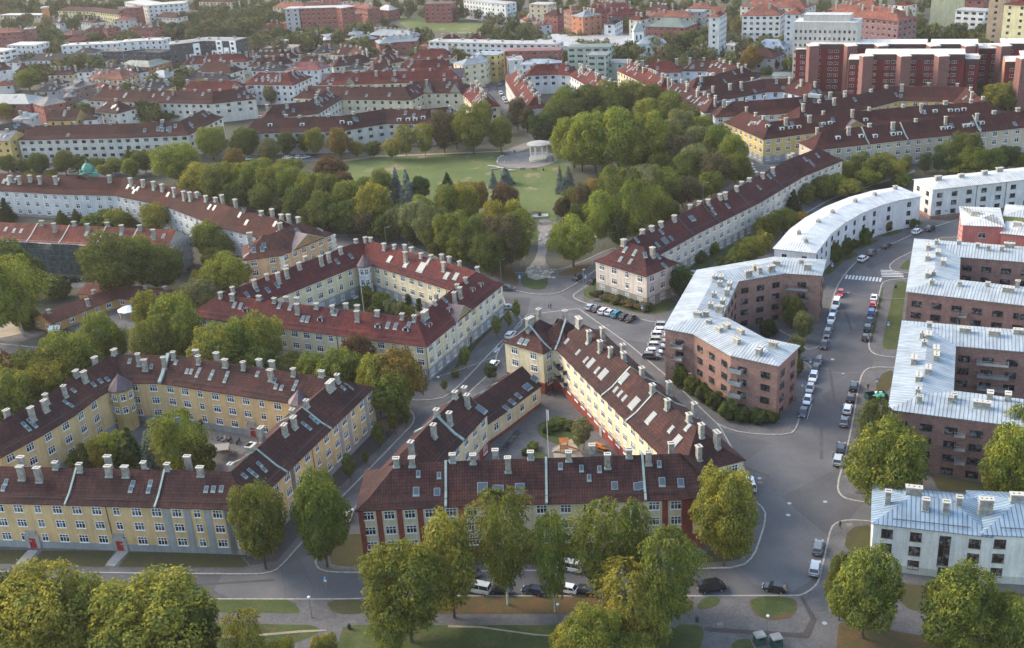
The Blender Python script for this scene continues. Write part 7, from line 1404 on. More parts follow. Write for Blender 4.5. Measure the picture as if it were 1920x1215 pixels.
def wood(area, group, boxes, sc=1.0, seed=1):
    g = random.Random(seed)
    for x0, x1, y0, y1, n, tints in boxes:
        n = int(n * 1.55)
        for i in range(n):
            x = x0 + (x1 - x0) * (i + g.uniform(0.1, 0.9)) / n; y = g.uniform(y0, y1 + 3); h = g.uniform(8, 13); q = P(x, y, h); s_ = (14 + 0.12 * y) * g.uniform(1.0, 1.5) * sc * q.length / FPX / 2 / 0.5
            A, Nn = FPTS[g.randint(0, 2)]; r_ = g.uniform(0, 6.28); c_, sn = math.cos(r_), math.sin(r_); X_ = A[:, 0] * c_ - A[:, 1] * sn; Y_ = A[:, 0] * sn + A[:, 1] * c_
            FARM.add(np.stack([X_ * s_ + q.x, Y_ * s_ + q.y, A[:, 2] * h], 1), Nn, np.full(len(A), 0.42 * s_ / 10))
wood('in the wood at the top left', 'wood at the top left', [(0, 110, -2, 6, 7, 'dk'), (110, 245, -4, 2, 7, 'dg'), (0, 120, 10, 22, 6, 'dk'), (10, 90, 28, 42, 5, 'dg'), (120, 160, 22, 32, 3, 'dg'), (150, 220, 20, 28, 4, 'kd'), (70, 110, 45, 60, 4, 'dk'), (170, 250, 58, 68, 4, 'gd'), (80, 115, 70, 82, 3, 'dg'), (225, 250, 50, 60, 2, 'oy')], 1.0, 2)
wood('in the wood above the dark modern flats', 'wood above the dark modern flats', [(265, 540, 8, 20, 13, 'dkg'), (290, 520, -4, 6, 9, 'dk'), (280, 480, 30, 40, 9, 'dgw'), (300, 470, 44, 52, 8, 'gw'), (480, 640, 44, 55, 8, 'dg'), (470, 600, 60, 66, 5, 'dgo'), (440, 520, 20, 30, 4, 'gd')], 1.15, 3)
wood('on the slope at the top centre', 'trees on the slope at the top centre', [(745, 860, 2, 14, 6, 'rpo'), (850, 890, 10, 16, 2, 'pd'), (640, 740, 25, 40, 4, 'dg'), (640, 690, 62, 72, 3, 'gd'), (765, 800, 48, 54, 2, 'gd'), (890, 1060, 14, 24, 7, 'gd'), (900, 1010, 34, 48, 6, 'gly'), (880, 1100, 52, 62, 8, 'gyd'), (775, 860, 72, 84, 3, 'yg'), (1035, 1060, 8, 14, 2, 'kd')], 1.0, 4)
wood('behind the green functional block', 'trees behind the green functional block', [(1150, 1200, 72, 84, 3, 'dk'), (1215, 1300, 50, 66, 5, 'dg'), (1170, 1210, 22, 32, 3, 'dw'), (1250, 1280, 82, 86, 2, 'gy'), (1085, 1140, 72, 74, 3, 'gy')], 1.1, 5)
wood('around the white balcony tower', 'trees around the white balcony tower', [(1290, 1330, 40, 52, 3, 'dg'), (1365, 1410, 4, 26, 4, 'dk'), (1380, 1412, 26, 32, 2, 'dk'), (1310, 1490, 58, 66, 8, 'gyd'), (1520, 1530, 8, 16, 1, 'g')], 1.1, 6)
wood('on the hill at the upper right', 'trees on the hill at the upper right', [(1605, 1640, 50, 56, 2, 'go'), (1650, 1740, 58, 68, 6, 'gdw'), (1700, 1730, 8, 26, 2, 'dk'), (1735, 1800, 50, 60, 5, 'gy'), (1800, 1920, 52, 66, 7, 'gdy'), (1815, 1860, 28, 34, 3, 'oy'), (1860, 1920, 22, 40, 4, 'dgy'), (1785, 1810, 34, 44, 2, 'k'), (1700, 1860, 42, 50, 5, 'gd')], 1.15, 7)
wood('', '', [(-30, 1950, -14, -2, 60, 'd'), (0, 640, 96, 130, 7, 'd'), (0, 330, 150, 200, 3, 'd'), (640, 900, 84, 130, 6, 'd'), (1280, 1500, 66, 100, 8, 'd'), (1000, 1300, 84, 100, 8, 'd'), (1300, 1740, 20, 50, 10, 'd'), (200, 1100, -6, 2, 16, 'd'), (1180, 1300, -6, 0, 4, 'd')], 1.0, 9)
wood('between the roofs at the upper left', 'trees between the roofs at the upper left', [(110, 145, 100, 106, 2, 'od'), (160, 185, 104, 106, 1, 'd'), (45, 110, 118, 126, 4, 'dk'), (280, 300, 134, 136, 1, 'y'), (320, 340, 138, 140, 1, 'y'), (565, 590, 58, 62, 2, 'y'), (520, 560, 94, 106, 2, 'g'), (640, 700, 78, 86, 2, 'y'), (840, 870, 88, 96, 2, 'og')], 1.0, 8)

o = bpy.data.objects.new('wood', FARM.mesh('wood', 5, 'foliage_far')); COL.objects.link(o); tag(o, kind='stuff')
# ---------------------------------------------------------------- vehicles
def car_meshes(kind):
    """x forward; returns (body, glass, list of wheel positions, lamp meshes)"""
    D = dict(hatch=(4.1, 1.78, 1.48, [(-2.05, .55, .95), (-1.95, .35, 1.0), (-0.9, .3, .98), (0.75, .3, .93), (1.75, .32, .78), (2.05, .42, .6)], (-1.9, -1.35, 0.25, 1.05)),
             sedan=(4.6, 1.82, 1.45, [(-2.3, .5, .9), (-2.15, .35, .98), (-1.3, .3, .98), (0.85, .3, .92), (2.0, .32, .78), (2.3, .45, .6)], (-1.75, -0.95, 0.35, 1.2)),
             estate=(4.7, 1.82, 1.5, [(-2.35, .5, .95), (-2.25, .35, 1.0), (-1.2, .3, .98), (0.9, .3, .92), (2.05, .32, .78), (2.35, .45, .6)], (-2.25, -1.85, 0.4, 1.25)),
             suv=(4.5, 1.88, 1.72, [(-2.25, .6, 1.05), (-2.15, .42, 1.12), (-1.1, .4, 1.1), (0.85, .4, 1.05), (1.95, .42, .95), (2.25, .55, .7)], (-2.15, -1.8, 0.35, 1.1)),
             van=(5.0, 1.95, 2.0, [(-2.5, .5, 1.15), (-2.45, .35, 1.2), (-1.2, .32, 1.2), (1.2, .32, 1.15), (2.2, .35, .98), (2.5, .45, .7)], (-2.46, -2.3, 1.0, 1.9)))[kind]
    L, Wd, H, sec, (r0, r1, r2, r3) = D; a = Wd / 2; mb = MB(); rings = []
    for i, (x, zl, zt) in enumerate(sec):
        k = 0.88 if i in (0, len(sec) - 1) else (0.95 if i in (1, len(sec) - 2) else 1.0); w_ = a * k; zm = zl + (zt - zl) * 0.55
        rings.append([(x, -w_ * .9, zl), (x, -w_, zl + .12), (x, -w_, zm), (x, -w_ * .93, zt), (x, -w_ * .5, zt + .03), (x, w_ * .5, zt + .03), (x, w_ * .93, zt), (x, w_, zm), (x, w_, zl + .12), (x, w_ * .9, zl)])
    for p, q in zip(rings, rings[1:]):
        for i in range(9): mb.face([p[i], q[i], q[i + 1], p[i + 1]][::-1], 'car_paint')
    mb.face(rings[0], 'car_paint'); mb.face(rings[-1][::-1], 'car_paint')
    for s_ in (-1, 1):
        mb.box((-L * .3, s_ * a * .88, .16), (.86, .14, .42), 'rubber'); mb.box((L * .3, s_ * a * .88, .16), (.86, .14, .42), 'rubber')
    zt = sec[2][2]; za = H; w0, w1 = a * .92, a * .74; e = .05
    # roof with pillars
    mb.face([(r1, -w1, za), (r2, -w1, za), (r2, w1, za), (r1, w1, za)], 'car_paint'); 
    mb.face([(r1, -w1, za), (r1, -w1 - .02, za - .07), (r2, -w1 - .02, za - .07), (r2, -w1, za)], 'car_paint'); mb.face([(r1, w1, za), (r2, w1, za), (r2, w1 + .02, za - .07), (r1, w1 + .02, za - .07)], 'car_paint')
    for s_ in (-1, 1):
        mb.tube((r1, s_ * w1, za - .03), (r0, s_ * w0, zt), .05, .06, 'car_paint', 5, False); mb.tube((r2, s_ * w1, za - .03), (r3, s_ * w0, zt - .02), .045, .05, 'car_paint', 5, False)
        m_ = (r1 + r2) / 2; mb.tube((m_, s_ * w1, za - .04), (m_ - .05, s_ * w0, zt), .045, .045, 'car_paint', 4, False); mb.box((r3 - .25, s_ * (a + .08), zt), (.14, .2, .14), 'car_paint')
    body = mb.mesh('body', smooth=False); g = MB(); zb = zt - .02; zz = za - .04; k0, k1 = w0 - .03, w1 - .02
    g.face([(r1, -k1, zz), (r2, -k1, zz), (r3, -k0, zb), (r0, -k0, zb)][::-1], 'car_glass'); g.face([(r1, k1, zz), (r2, k1, zz), (r3, k0, zb), (r0, k0, zb)], 'car_glass')
    g.face([(r2, -k1, zz), (r2, k1, zz), (r3, k0, zb), (r3, -k0, zb)], 'car_glass'); g.face([(r1, -k1, zz), (r1, k1, zz), (r0, k0, zb), (r0, -k0, zb)][::-1], 'car_glass')
    glass = g.mesh('windows'); w_ = MB(); w_.tube((0, -.1, 0), (0, .1, 0), .32, .32, 'rubber', 14); w_.tube((0, -.11, 0), (0, .11, 0), .2, .2, 'rim', 10); wheel = w_.mesh('wheel')
    hl = MB(); hl.box((0, 0, -.07), (.1, .34, .14), 'lamp_clear'); tl = MB(); tl.box((0, 0, -.1), (.08, .26, .2), 'lamp_red'); pl_ = MB(); pl_.box((0, 0, -.06), (.03, .5, .11), 'white_paint')
    return dict(body=body, glass=glass, wheel=wheel, hl=hl.mesh('headlight'), tl=tl.mesh('tail_light'), pl=pl_.mesh('number_plate'), L=L, a=a, zf=sec[-1][1] + .12, zr=sec[0][2] - .15)
CARS = {}
CC = dict(white=(.75, .76, .76), silver=(.42, .44, .45), black=(.012, .012, .014), grey=(.12, .125, .13), red=(.45, .015, .02), blue=(.02, .08, .3), turquoise=(.0, .2, .28), darkblue=(.012, .02, .05), brown=(.06, .04, .03), beige=(.4, .36, .3))
CN = dict(hatch='hatchback', sedan='saloon car', estate='estate car', suv='tall off-roader', van='van')
def car(px, py, hx, hy, kind, colr, label, group, z=0.02):
    """centre pixel and a pixel it points to"""
    if kind not in CARS: CARS[kind] = car_meshes(kind)
    D = CARS[kind]; p = P(px, py, z + .7); p.z = z; q = P(hx, hy, z); a = math.atan2(q.y - p.y, q.x - p.x)
    ro = bpy.data.objects.new('parked_van' if kind == 'van' else 'parked_car', None); COL.objects.link(ro); ro.location = p; ro.rotation_euler = (0, 0, a); tag(ro, label, 'van' if kind == 'van' else 'car', group)
    c = CC[colr]; f = rng.uniform(.9, 1.1)
    o = bpy.data.objects.new('body', D['body']); COL.objects.link(o); o.parent = ro; o.color = (c[0] * f, c[1] * f, c[2] * f, 1)
    o = bpy.data.objects.new('windows', D['glass']); COL.objects.link(o); o.parent = ro
    if py < 320: return ro
    for sx in (-1, 1):
        for sy in (-1, 1):
            o = bpy.data.objects.new('wheel', D['wheel']); COL.objects.link(o); o.parent = ro; o.location = (sx * D['L'] * .3, sy * (D['a'] - .08), .32)
    for sy in (-1, 1):
        o = bpy.data.objects.new('headlight', D['hl']); COL.objects.link(o); o.parent = ro; o.location = (D['L'] / 2 - .03, sy * D['a'] * .66, D['zf'] + .08)
        o = bpy.data.objects.new('tail_light', D['tl']); COL.objects.link(o); o.parent = ro; o.location = (-D['L'] / 2 + .03, sy * D['a'] * .7, D['zr'])
    o = bpy.data.objects.new('number_plate', D['pl']); COL.objects.link(o); o.parent = ro; o.location = (-D['L'] / 2 - .01, 0, D['zr'] - .2)
    return ro
def row_of(area, group, L, head, z=0.02):
    n_ = {}; cnt = {}
    for q in L: n_[(q[2], q[3])] = n_.get((q[2], q[3]), 0) + 1
    for q in L:
        x, y, kind, colr = q[:4]; k = (kind, colr); cnt[k] = cnt.get(k, 0) + 1; cn = {'darkblue': 'dark blue'}.get(colr, colr)
        lab = f'{cn} {CN[kind]} {area}' if n_[k] == 1 else f'{cn} {CN[kind]}, {ORD[cnt[k] - 1]} from the far end, {area}'
        h = head(x, y) if callable(head) else (x + head[0], y + head[1]); car(x, y, h[0], h[1], kind, colr, lab, group, z)
g1 = 'cars parked along the main street'
row_of('in the left kerb row above the side street', g1, [(1576, 549, 'hatch', 'red'), (1568, 569, 'van', 'white'), (1563, 584, 'hatch', 'silver'), (1559, 598, 'suv', 'white'), (1556, 612, 'hatch', 'grey'), (1551, 624, 'estate', 'grey'), (1545, 645, 'sedan', 'black')], (-8, 28))
row_of('in the left kerb row below the side street', g1, [(1534, 677, 'estate', 'grey'), (1529, 692, 'hatch', 'black'), (1525, 707, 'suv', 'white'), (1519, 727, 'hatch', 'silver'), (1514, 749, 'hatch', 'white'), (1506, 772, 'sedan', 'darkblue')], (-9, 30))
row_of('in the right kerb row beside the narrow lawn', g1, [(1639, 557, 'sedan', 'white'), (1637, 570, 'hatch', 'red'), (1634, 585, 'suv', 'blue'), (1631, 600, 'sedan', 'black'), (1627, 614, 'suv', 'black'), (1623, 631, 'hatch', 'black')], (6, -28))
row_of('in the right kerb row below the second side street', g1, [(1601, 723, 'estate', 'black'), (1595, 744, 'hatch', 'brown'), (1589, 766, 'estate', 'white'), (1583, 789, 'sedan', 'grey')], (7, -28))
row_of('at the right kerb of the wide junction', g1, [(1577, 839, 'estate', 'black'), (1571, 862, 'suv', 'silver'), (1534, 1025, 'estate', 'grey'), (1528, 1065, 'suv', 'silver')], (6, -28))
row_of('on the bend beside the curved white block', g1, [(1618, 485, 'suv', 'white'), (1635, 473, 'suv', 'grey'), (1662, 460, 'sedan', 'black'), (1719, 434, 'suv', 'white'), (1744, 428, 'suv', 'darkblue')], (28, -14))
g2 = 'cars parked on the square'
row_of('in the slanting row along the hedge', g2, [(1107, 575, 'hatch', 'silver'), (1119, 578, 'hatch', 'brown'), (1132, 582, 'estate', 'white'), (1144, 585, 'hatch', 'white'), (1156, 588, 'estate', 'turquoise'), (1170, 593, 'hatch', 'black'), (1183, 596, 'sedan', 'black')], (16, -7))
row_of('in the slanting row facing the zigzag block', g2, [(1244, 610, 'suv', 'silver'), (1242, 619, 'hatch', 'white'), (1237, 628, 'suv', 'white'), (1234, 638, 'suv', 'beige'), (1231, 648, 'suv', 'silver'), (1227, 658, 'hatch', 'white'), (1221, 667, 'suv', 'grey')], (26, 5))
g3 = 'cars around the junctions'
for q in ((1083, 520, 1110, 500, 'suv', 'black', 'black off-roader at the park kerb before the pinkish block'), (1111, 526, 1140, 508, 'sedan', 'black', 'black saloon behind the tall lamp post by the pinkish block'), (957, 627, 975, 612, 'estate', 'white', 'white car by the zebra crossing left of the centre block'), (950, 540, 975, 545, 'suv', 'grey', 'grey off-roader at the far corner of the red-roofed court'),
          (952, 575, 975, 578, 'sedan', 'silver', 'silver saloon beside the corner of the red-roofed court'), (926, 683, 950, 660, 'suv', 'white', 'white off-roader half behind the round street tree'), (1406, 908, 1398, 890, 'van', 'white', 'white van at the corner of the centre block'), (1300, 512, 1320, 498, 'sedan', 'silver', 'silver saloon on the garden path behind the zigzag block'),
          (1453, 1101, 1420, 1101, 'hatch', 'black', 'black hatchback broadside on the lower road'), (1334, 1100, 1370, 1101, 'van', 'black', 'black van at the left of the lower junction'), (652, 966, 662, 945, 'suv', 'white', 'white off-roader at the left corner of the centre block'), (1123, 440, 1110, 450, 'estate', 'white', 'white estate under the park trees by the pinkish block')): car(*q, g3)
row_of('on the lower road under the birches', 'cars on the lower road', [(20, 1097, 'estate', 'red'), (165, 1103, 'sedan', 'silver'), (310, 1103, 'sedan', 'darkblue'), (336, 1104, 'hatch', 'grey'), (895, 1103, 'van', 'silver'), (940, 1105, 'hatch', 'black'), (1000, 1106, 'hatch', 'darkblue'), (1062, 1103, 'hatch', 'white'), (1095, 1106, 'sedan', 'black'), (880, 1072, 'hatch', 'grey'), (1067, 1062, 'van', 'white')], (-30, 0))
row_of('below the scaffolded block', 'cars below the scaffolded block', [(118, 523, 'sedan', 'black'), (138, 524, 'estate', 'black'), (212, 526, 'sedan', 'silver'), (235, 528, 'hatch', 'grey')], (20, 2), 0.06)
row_of('in the small car park beside the park wood', 'cars in the small car park by the park wood', [(1404, 312, 'hatch', 'white'), (1406, 317, 'estate', 'silver'), (1410, 323, 'suv', 'white'), (1412, 328, 'hatch', 'grey'), (1402, 307, 'sedan', 'white')], (12, 2), 0.06)
fa = [(906 + 2 * i, 190 - 7.2 * i, ('hatch', 'estate', 'suv', 'sedan')[i % 4], ('white', 'silver', 'black', 'grey', 'red', 'white')[i % 6]) for i in range(0, 6)]
fb = [(948 - 3.0 * i, 190 - 5.2 * i, ('suv', 'hatch', 'sedan', 'estate')[i % 4], ('silver', 'white', 'black', 'white', 'grey', 'darkblue')[i % 6]) for i in range(0, 6)]
row_of('in the left row of the sloping far street', 'cars on the sloping far street', fa, (-4, 14), 0.06); row_of('in the middle row of the sloping far street', 'cars on the sloping far street', fb, (8, 14), 0.06)
row_of('near the head of the sloping far street', 'cars on the sloping far street', [(916, 155, 'sedan', 'silver'), (928, 150, 'suv', 'white'), (920, 145, 'suv', 'black'), (926, 140, 'hatch', 'black'), (912, 148, 'hatch', 'grey'), (940, 158, 'suv', 'grey')], (12, -3), 0.06)
row_of('behind the trees of the avenue', 'cars on the left avenue', [(30, 318, 'sedan', 'black'), (82, 320, 'hatch', 'silver'), (100, 320, 'estate', 'black'), (135, 319, 'hatch', 'white'), (155, 321, 'suv', 'black'), (250, 321, 'hatch', 'grey'), (470, 297, 'suv', 'white'), (482, 297, 'hatch', 'silver'), (540, 295, 'estate', 'white'), (560, 294, 'hatch', 'white'), (572, 294, 'sedan', 'silver')], (14, 0), 0.07)
row_of('before the dark brick court block', 'cars on the upper right street', [(1645, 57, 'van', 'silver'), (1655, 59, 'sedan', 'black'), (1668, 58, 'hatch', 'silver'), (1680, 58, 'hatch', 'blue'), (1690, 57, 'van', 'white')], (14, 1), 0.06)
# ---------------------------------------------------------------- bandstand and park furniture
p = P(1011, 300, 0); bs = empty('bandstand', (p.x, p.y, 0.08), 'round white bandstand with domed grey roof and columns on the gravel circle', 'bandstand'); bs['_o'] = (p.x, p.y, 0); bs.scale = (.7, .7, 1.0); bs.location.z = .2
mb = MB(); mb.lathe([(5.9, -.2), (5.9, 1.0), (0, 1.05)], p, 'cap_stone', 32); mb.build('base', bs)
mb = MB(); mb.lathe([(5.9, 6.3), (6.7, 6.4), (6.7, 6.85), (6.1, 6.95), (4.0, 7.4), (0, 7.7)], p, 'concrete', 40); mb.lathe([(0, 6.25), (5.9, 6.3)], p, 'concrete', 40); mb.build('roof', bs)
for i in range(8):
    a = i * math.pi / 4 + .3; mb = MB(); mb.lathe([(.32, 1.2), (.24, 1.4), (.22, 6.0), (.34, 6.35)], (p.x + 5.2 * math.cos(a), p.y + 5.2 * math.sin(a), 0), 'white_paint', 10); mb.build('column', bs)
    b = a + math.pi / 8
    if i != 6: mb = MB(); M = Matrix.Translation((p.x + 5.05 * math.cos(b), p.y + 5.05 * math.sin(b), 1.25)) @ Matrix.Rotation(b + math.pi / 2, 4, 'Z'); [mb.box((x_, 0, 0), (.06, .06, 1.0), 'white_paint', M) for x_ in (-1.2, -.8, -.4, 0, .4, .8, 1.2)]; mb.box((0, 0, 1.0), (3.6, .08, .08), 'white_paint', M); mb.build('railing', bs)
mb = MB(); M = Matrix.Translation((p.x, p.y, 0)) @ Matrix.Rotation(-0.55, 4, 'Z')
for k in range(7): mb.box((6.2 + .38 * k, 0, 0), (.38, 2.6, 1.2 - .17 * k), 'cap_stone', M)
for s_ in (-1, 1): mb.box((7.4, s_ * 1.4, 0), (2.9, .14, 1.9), 'grey_wood', M)
mb.build('steps', bs)
def bench(px, py, ang, label, mat='green_paint', z=0.1, L=2.0, group='benches'):
    q = P(px, py, z); ro = empty('park_bench', (q.x, q.y, z), label, 'bench', group); M = Matrix.Translation((q.x, q.y, z)) @ Matrix.Rotation(ang, 4, 'Z')
    mb = MB(); [mb.box((0, y_, .42), (L, .12, .05), mat, M) for y_ in (-.16, 0, .16)]; mb.build('seat', ro); mb = MB(); [mb.box((0, .27, z_), (L, .05, .12), mat, M) for z_ in (.58, .76)]; mb.build('backrest', ro)
    for s_ in (-1, 1): mb = MB(); mb.box((s_ * L * .4, .05, 0), (.07, .42, .42), 'dark_metal', M); mb.box((s_ * L * .4, .29, .4), (.07, .05, .5), 'dark_metal', M); mb.build('leg', ro)
bench(980, 319, 0.1, 'dark bench on the near edge of the gravel circle, left one'); bench(1002, 320, 0.0, 'dark bench on the near edge of the gravel circle, right one'); bench(876, 297, 0.5, 'pale bench out on the meadow left of the bandstand', 'grey_wood', 0.08, 3.0)
bench(1035, 285, 0.2, 'bench behind the bandstand under the dark tree'); bench(1120, 565, -0.4, 'pale bench on the pavement by the hedge', 'grey_wood', .14); bench(668, 561, 0.9, 'pale blue-white bench in the red-roofed court', 'white_paint', .14)
def log(px, py, a, L, label):
    q = P(px, py, 0.1); d = Vector((math.cos(a), math.sin(a), 0)) * L / 2; mb = MB(); c_ = Vector((q.x, q.y, .42)); mb.tube(c_ - d, c_ + d, .32, .28, 'cap_stone', 8); tag(mb.build('sitting_log', org=(q.x, q.y, .42)), label, 'log', 'pale logs by the bandstand')
for i, (x, y, a, L) in enumerate([(925, 313, -.5, 5), (932, 317, .1, 5), (942, 316, -.7, 5), (950, 320, -.4, 5), (957, 321, -.1, 4), (934, 301, 1.2, 2), (936, 297, .9, 2), (941, 294, .6, 2), (933, 305, 1.7, 2), (946, 306, 1.5, 1.5)]): log(x, y, a, L, f'pale log {ORD[i]} in the line left of the bandstand circle')
def bin_(px, py, label, mat='green_paint', z=.13, s=1.0, cat='litter bin', name='litter_bin'):
    q = P(px, py, z); ro = empty(name, (q.x, q.y, z), label, cat); mb = MB(); mb.lathe([(.28 * s, 0), (.32 * s, .85 * s), (0, .86 * s)], q, mat, 10); mb.build('body', ro); mb = MB(); mb.lathe([(.35 * s, .88 * s), (.3 * s, 1.0 * s), (0, 1.05 * s)], q, 'dark_metal', 10); mb.build('lid', ro)
bin_(1019, 320, 'black litter bin at the right edge of the gravel circle'); bin_(965, 286, 'black litter bin on the meadow path behind the bandstand'); bin_(1307, 1165, 'black litter bin on the path at the bottom, right part'); bin_(655, 1179, 'black litter bin on the path at the bottom centre'); bin_(1679, 540, 'dark litter bin on the narrow lawn by the main street'); bin_(1089, 524, 'black litter bin at the park corner')
# recycling containers and skip
def container(px, py, label, rot=.2):
    q = P(px, py, .14); ro = empty('recycling_container', (q.x, q.y, .14), label, 'container', 'recycling containers at the bottom'); M = Matrix.Translation((q.x, q.y, .14)) @ Matrix.Rotation(rot, 4, 'Z')
    mb = MB(); mb.box((0, 0, 0), (1.7, 1.5, 1.7), 'green_paint', M, (.95, .95)); mb.build('body', ro); mb = MB(); mb.box((0, 0, 1.7), (1.8, 1.6, .25), 'concrete', M, .8); mb.build('lid', ro); mb = MB(); mb.box((0, -.74, 1.15), (.8, .1, .3), 'soot', M); mb.build('slot', ro)
container(1424, 1206, 'green recycling container left of the lamp post at the bottom'); container(1455, 1210, 'green recycling container right of the lamp post at the bottom')
q = P(1642, 748, .13); ro = empty('skip', (q.x, q.y, .13), 'open green skip filled with rubbish and a turquoise sheet by the brick block', 'skip'); M = Matrix.Translation((q.x, q.y, .13)) @ Matrix.Rotation(.1, 4, 'Z')
for i, (c_, s_) in enumerate((((0, -1.1, 0), (4.6, .1, 1.5)), ((0, 1.1, 0), (4.6, .1, 1.5)), ((-2.25, 0, 0), (.1, 2.2, 1.5)), ((2.25, 0, 0), (.1, 2.2, 1.5)), ((0, 0, 0), (4.5, 2.2, .1)))): mb = MB(); mb.box(c_, s_, 'green_paint', M); mb.build('side' if i < 4 else 'floor', ro)
for k in range(9): mb = MB(); mb.box((rng.uniform(-1.9, 1.9), rng.uniform(-.8, .8), .9 + rng.uniform(0, .4)), (rng.uniform(.3, .7), rng.uniform(.3, .6), .3), rng.choice(['white_paint', 'red_paint', 'wood', 'concrete', 'cap_stone']), M); mb.build('rubbish', ro)
q = P(1649, 742, 1.6); mb = MB(); mb.face([(q.x - 1, q.y - .8, 1.75), (q.x + 1, q.y - .7, 1.7), (q.x + 1.1, q.y + .6, 1.95), (q.x - .9, q.y + .7, 1.85)], 'teal_paint'); mb.build('tarpaulin', ro)
# lamps, poles, signs
def lamp(px, py, h, label, arm=0, head='rim', z=.14, cat='street lamp', double=False, ball=False):
    q = P(px, py, z); ro = empty('street_lamp', (q.x, q.y, z), label, cat); mb = MB(); mb.tube((q.x, q.y, z), (q.x, q.y, z + h), .11, .06, 'rim', 8); mb.build('pole', ro)
    for s_ in ((-1, 1) if double else (1,)):
        if arm: mb = MB(); mb.tube((q.x, q.y, z + h), (q.x + s_ * arm, q.y, z + h + .15), .05, .04, 'rim', 6); mb.build('arm', ro)
        mb = MB()
        if ball: mb.lathe([(0, 0), (.22, .12), (.28, .3), (.18, .45), (0, .5)], (q.x, q.y, z + h), 'white_paint', 10)
        else: mb.box((q.x + s_ * (arm + .25), q.y, z + h + .08), (.75, .3, .14), 'concrete')
        mb.build('lamp_head', ro)
lamp(1095, 562, 9, 'tall grey mast on the pavement before the pinkish corner block', 0); lamp(940, 526, 6.5, 'double-headed grey street lamp beyond the red-roofed court', .8, double=True); lamp(1438, 1200, 4.5, 'slim lamp post between the green containers, bottom right', 0, ball=True); lamp(1048, 1178, 4.6, 'slim lamp post on the path under the birches', 0, ball=True)
lamp(1703, 325, 9, 'tall grey mast in the gardens at the right', 0); lamp(1318, 385, 8, 'lamp with short arm at the park edge by the pinkish row', 1.2); lamp(1292, 730, 4, 'low turquoise-headed lamp among bushes by the zigzag block', 0); lamp(585, 1158, 4, 'slim lamp post at the bottom path crossing', 0, ball=True)
lamp(725, 465, 7, 'grey street lamp behind the red-roofed court at the park edge', 1.0); lamp(768, 1200, 4, 'slim lamp post hidden in the leaves at the bottom', 0, ball=True)
def wire_lamp(a, b, za, zb, u, label):
    A, B_ = P(*a, za), P(*b, zb); mb = MB(); n = 12; pts = [A.lerp(B_, i / n) - Vector((0, 0, 1.2 * 4 * (i / n) * (1 - i / n))) for i in range(n + 1)]
    c_ = A.lerp(B_, u) - Vector((0, 0, 1.2 * 4 * u * (1 - u))); ro = empty('hanging_lamp', c_, label, 'street lamp'); 
    for i in range(n): mb.tube(pts[i], pts[i + 1], .03, .03, 'zinc', 4, False)
    mb.build('wire', ro); mb = MB(); mb.lathe([(0, -.1), (.35, -.2), (.3, -.45), (0, -.5)], c_, 'rim', 10); mb.build('lamp_head', ro)
wire_lamp((1475, 690), (1690, 690), 9, 9, .5, 'lamp hung on a wire over the main street beside the zigzag block'); wire_lamp((1535, 530), (1700, 560), 9, 9, .35, 'lamp hung on a wire over the street near the zebra crossing')
wire_lamp((700, 730), (935, 665), 9.5, 9, .5, 'lamp hung on a wire over the street left of the centre block')
def sign(px, py, label, h=2.6, mat='blue_paint', z=.14, panel=(.5, 1.0)):
    q = P(px, py, z); ro = empty('parking_sign', (q.x, q.y, z), label, 'sign', 'blue parking signs'); mb = MB(); mb.tube((q.x, q.y, z), (q.x, q.y, z + h), .04, .04, 'rim', 6); mb.build('pole', ro); M = Matrix.Translation((q.x, q.y, z)) @ Matrix.Rotation(-.15, 4, 'Z')
    mb = MB(); mb.box((0, -.06, h - .62), (.62, .05, .6), mat, M); o = mb.build('panel', ro); mb = MB(); mb.box((-.06, -.1, h - .52), (.08, .02, .4), 'white_paint', M); mb.box((.04, -.1, h - .2), (.14, .02, .07), 'white_paint', M); mb.box((.04, -.1, h - .36), (.14, .02, .07), 'white_paint', M); mb.box((.12, -.1, h - .3), (.06, .02, .11), 'white_paint', M); mb.build('letter_p', o, org=ro['_o'])
    mb = MB(); mb.box((0, -.06, h - 1.15), (.55, .05, .48), 'white_paint', M); mb.build('lower_panel', ro)
for x, y, l in ((1204, 588, 'parking sign by the hedge before the pinkish block'), (975, 530, 'parking sign at the park corner near the red-roofed court'), (1519, 690, 'parking sign beside the side street of the zigzag block'), (1504, 735, 'parking sign on the left pavement of the main street'), (1665, 620, 'parking sign on the narrow lawn'), (1643, 727, 'parking sign above the skip'), (1560, 508, 'parking sign beside the bend'), (1650, 443, 'parking sign on the lawn of the curved white block'), (1631, 450, 'second sign on the lawn of the curved white block'), (612, 1103, 'blue sign on the lower road'), (1773, 408, 'blue sign beside the long white block'), (1098, 530, 'small blue sign at the park corner')): sign(x, y, l)
def flagpole(px, py, h, label, flag=False, z=.14):
    q = P(px, py, z); ro = empty('flagpole', (q.x, q.y, z), label, 'flagpole'); mb = MB(); mb.tube((q.x, q.y, z), (q.x, q.y, z + h), .07, .04, 'white_paint', 8); mb.build('pole', ro)
    if flag: mb = MB(); mb.box((q.x + .25, q.y, z + h - 2.6), (.45, .04, 2.4), 'white_paint'); mb.build('pennant', ro); mb = MB(); mb.box((q.x + .12, q.y - .04, z + h - 2.6), (.12, .04, 2.4), 'red_paint'); mb.build('pennant_stripe', ro)
flagpole(683, 588, 11, 'white flagpole in the red-roofed court'); flagpole(1029, 862, 12, 'white flagpole with small red and white pennant in the triangular court', True)
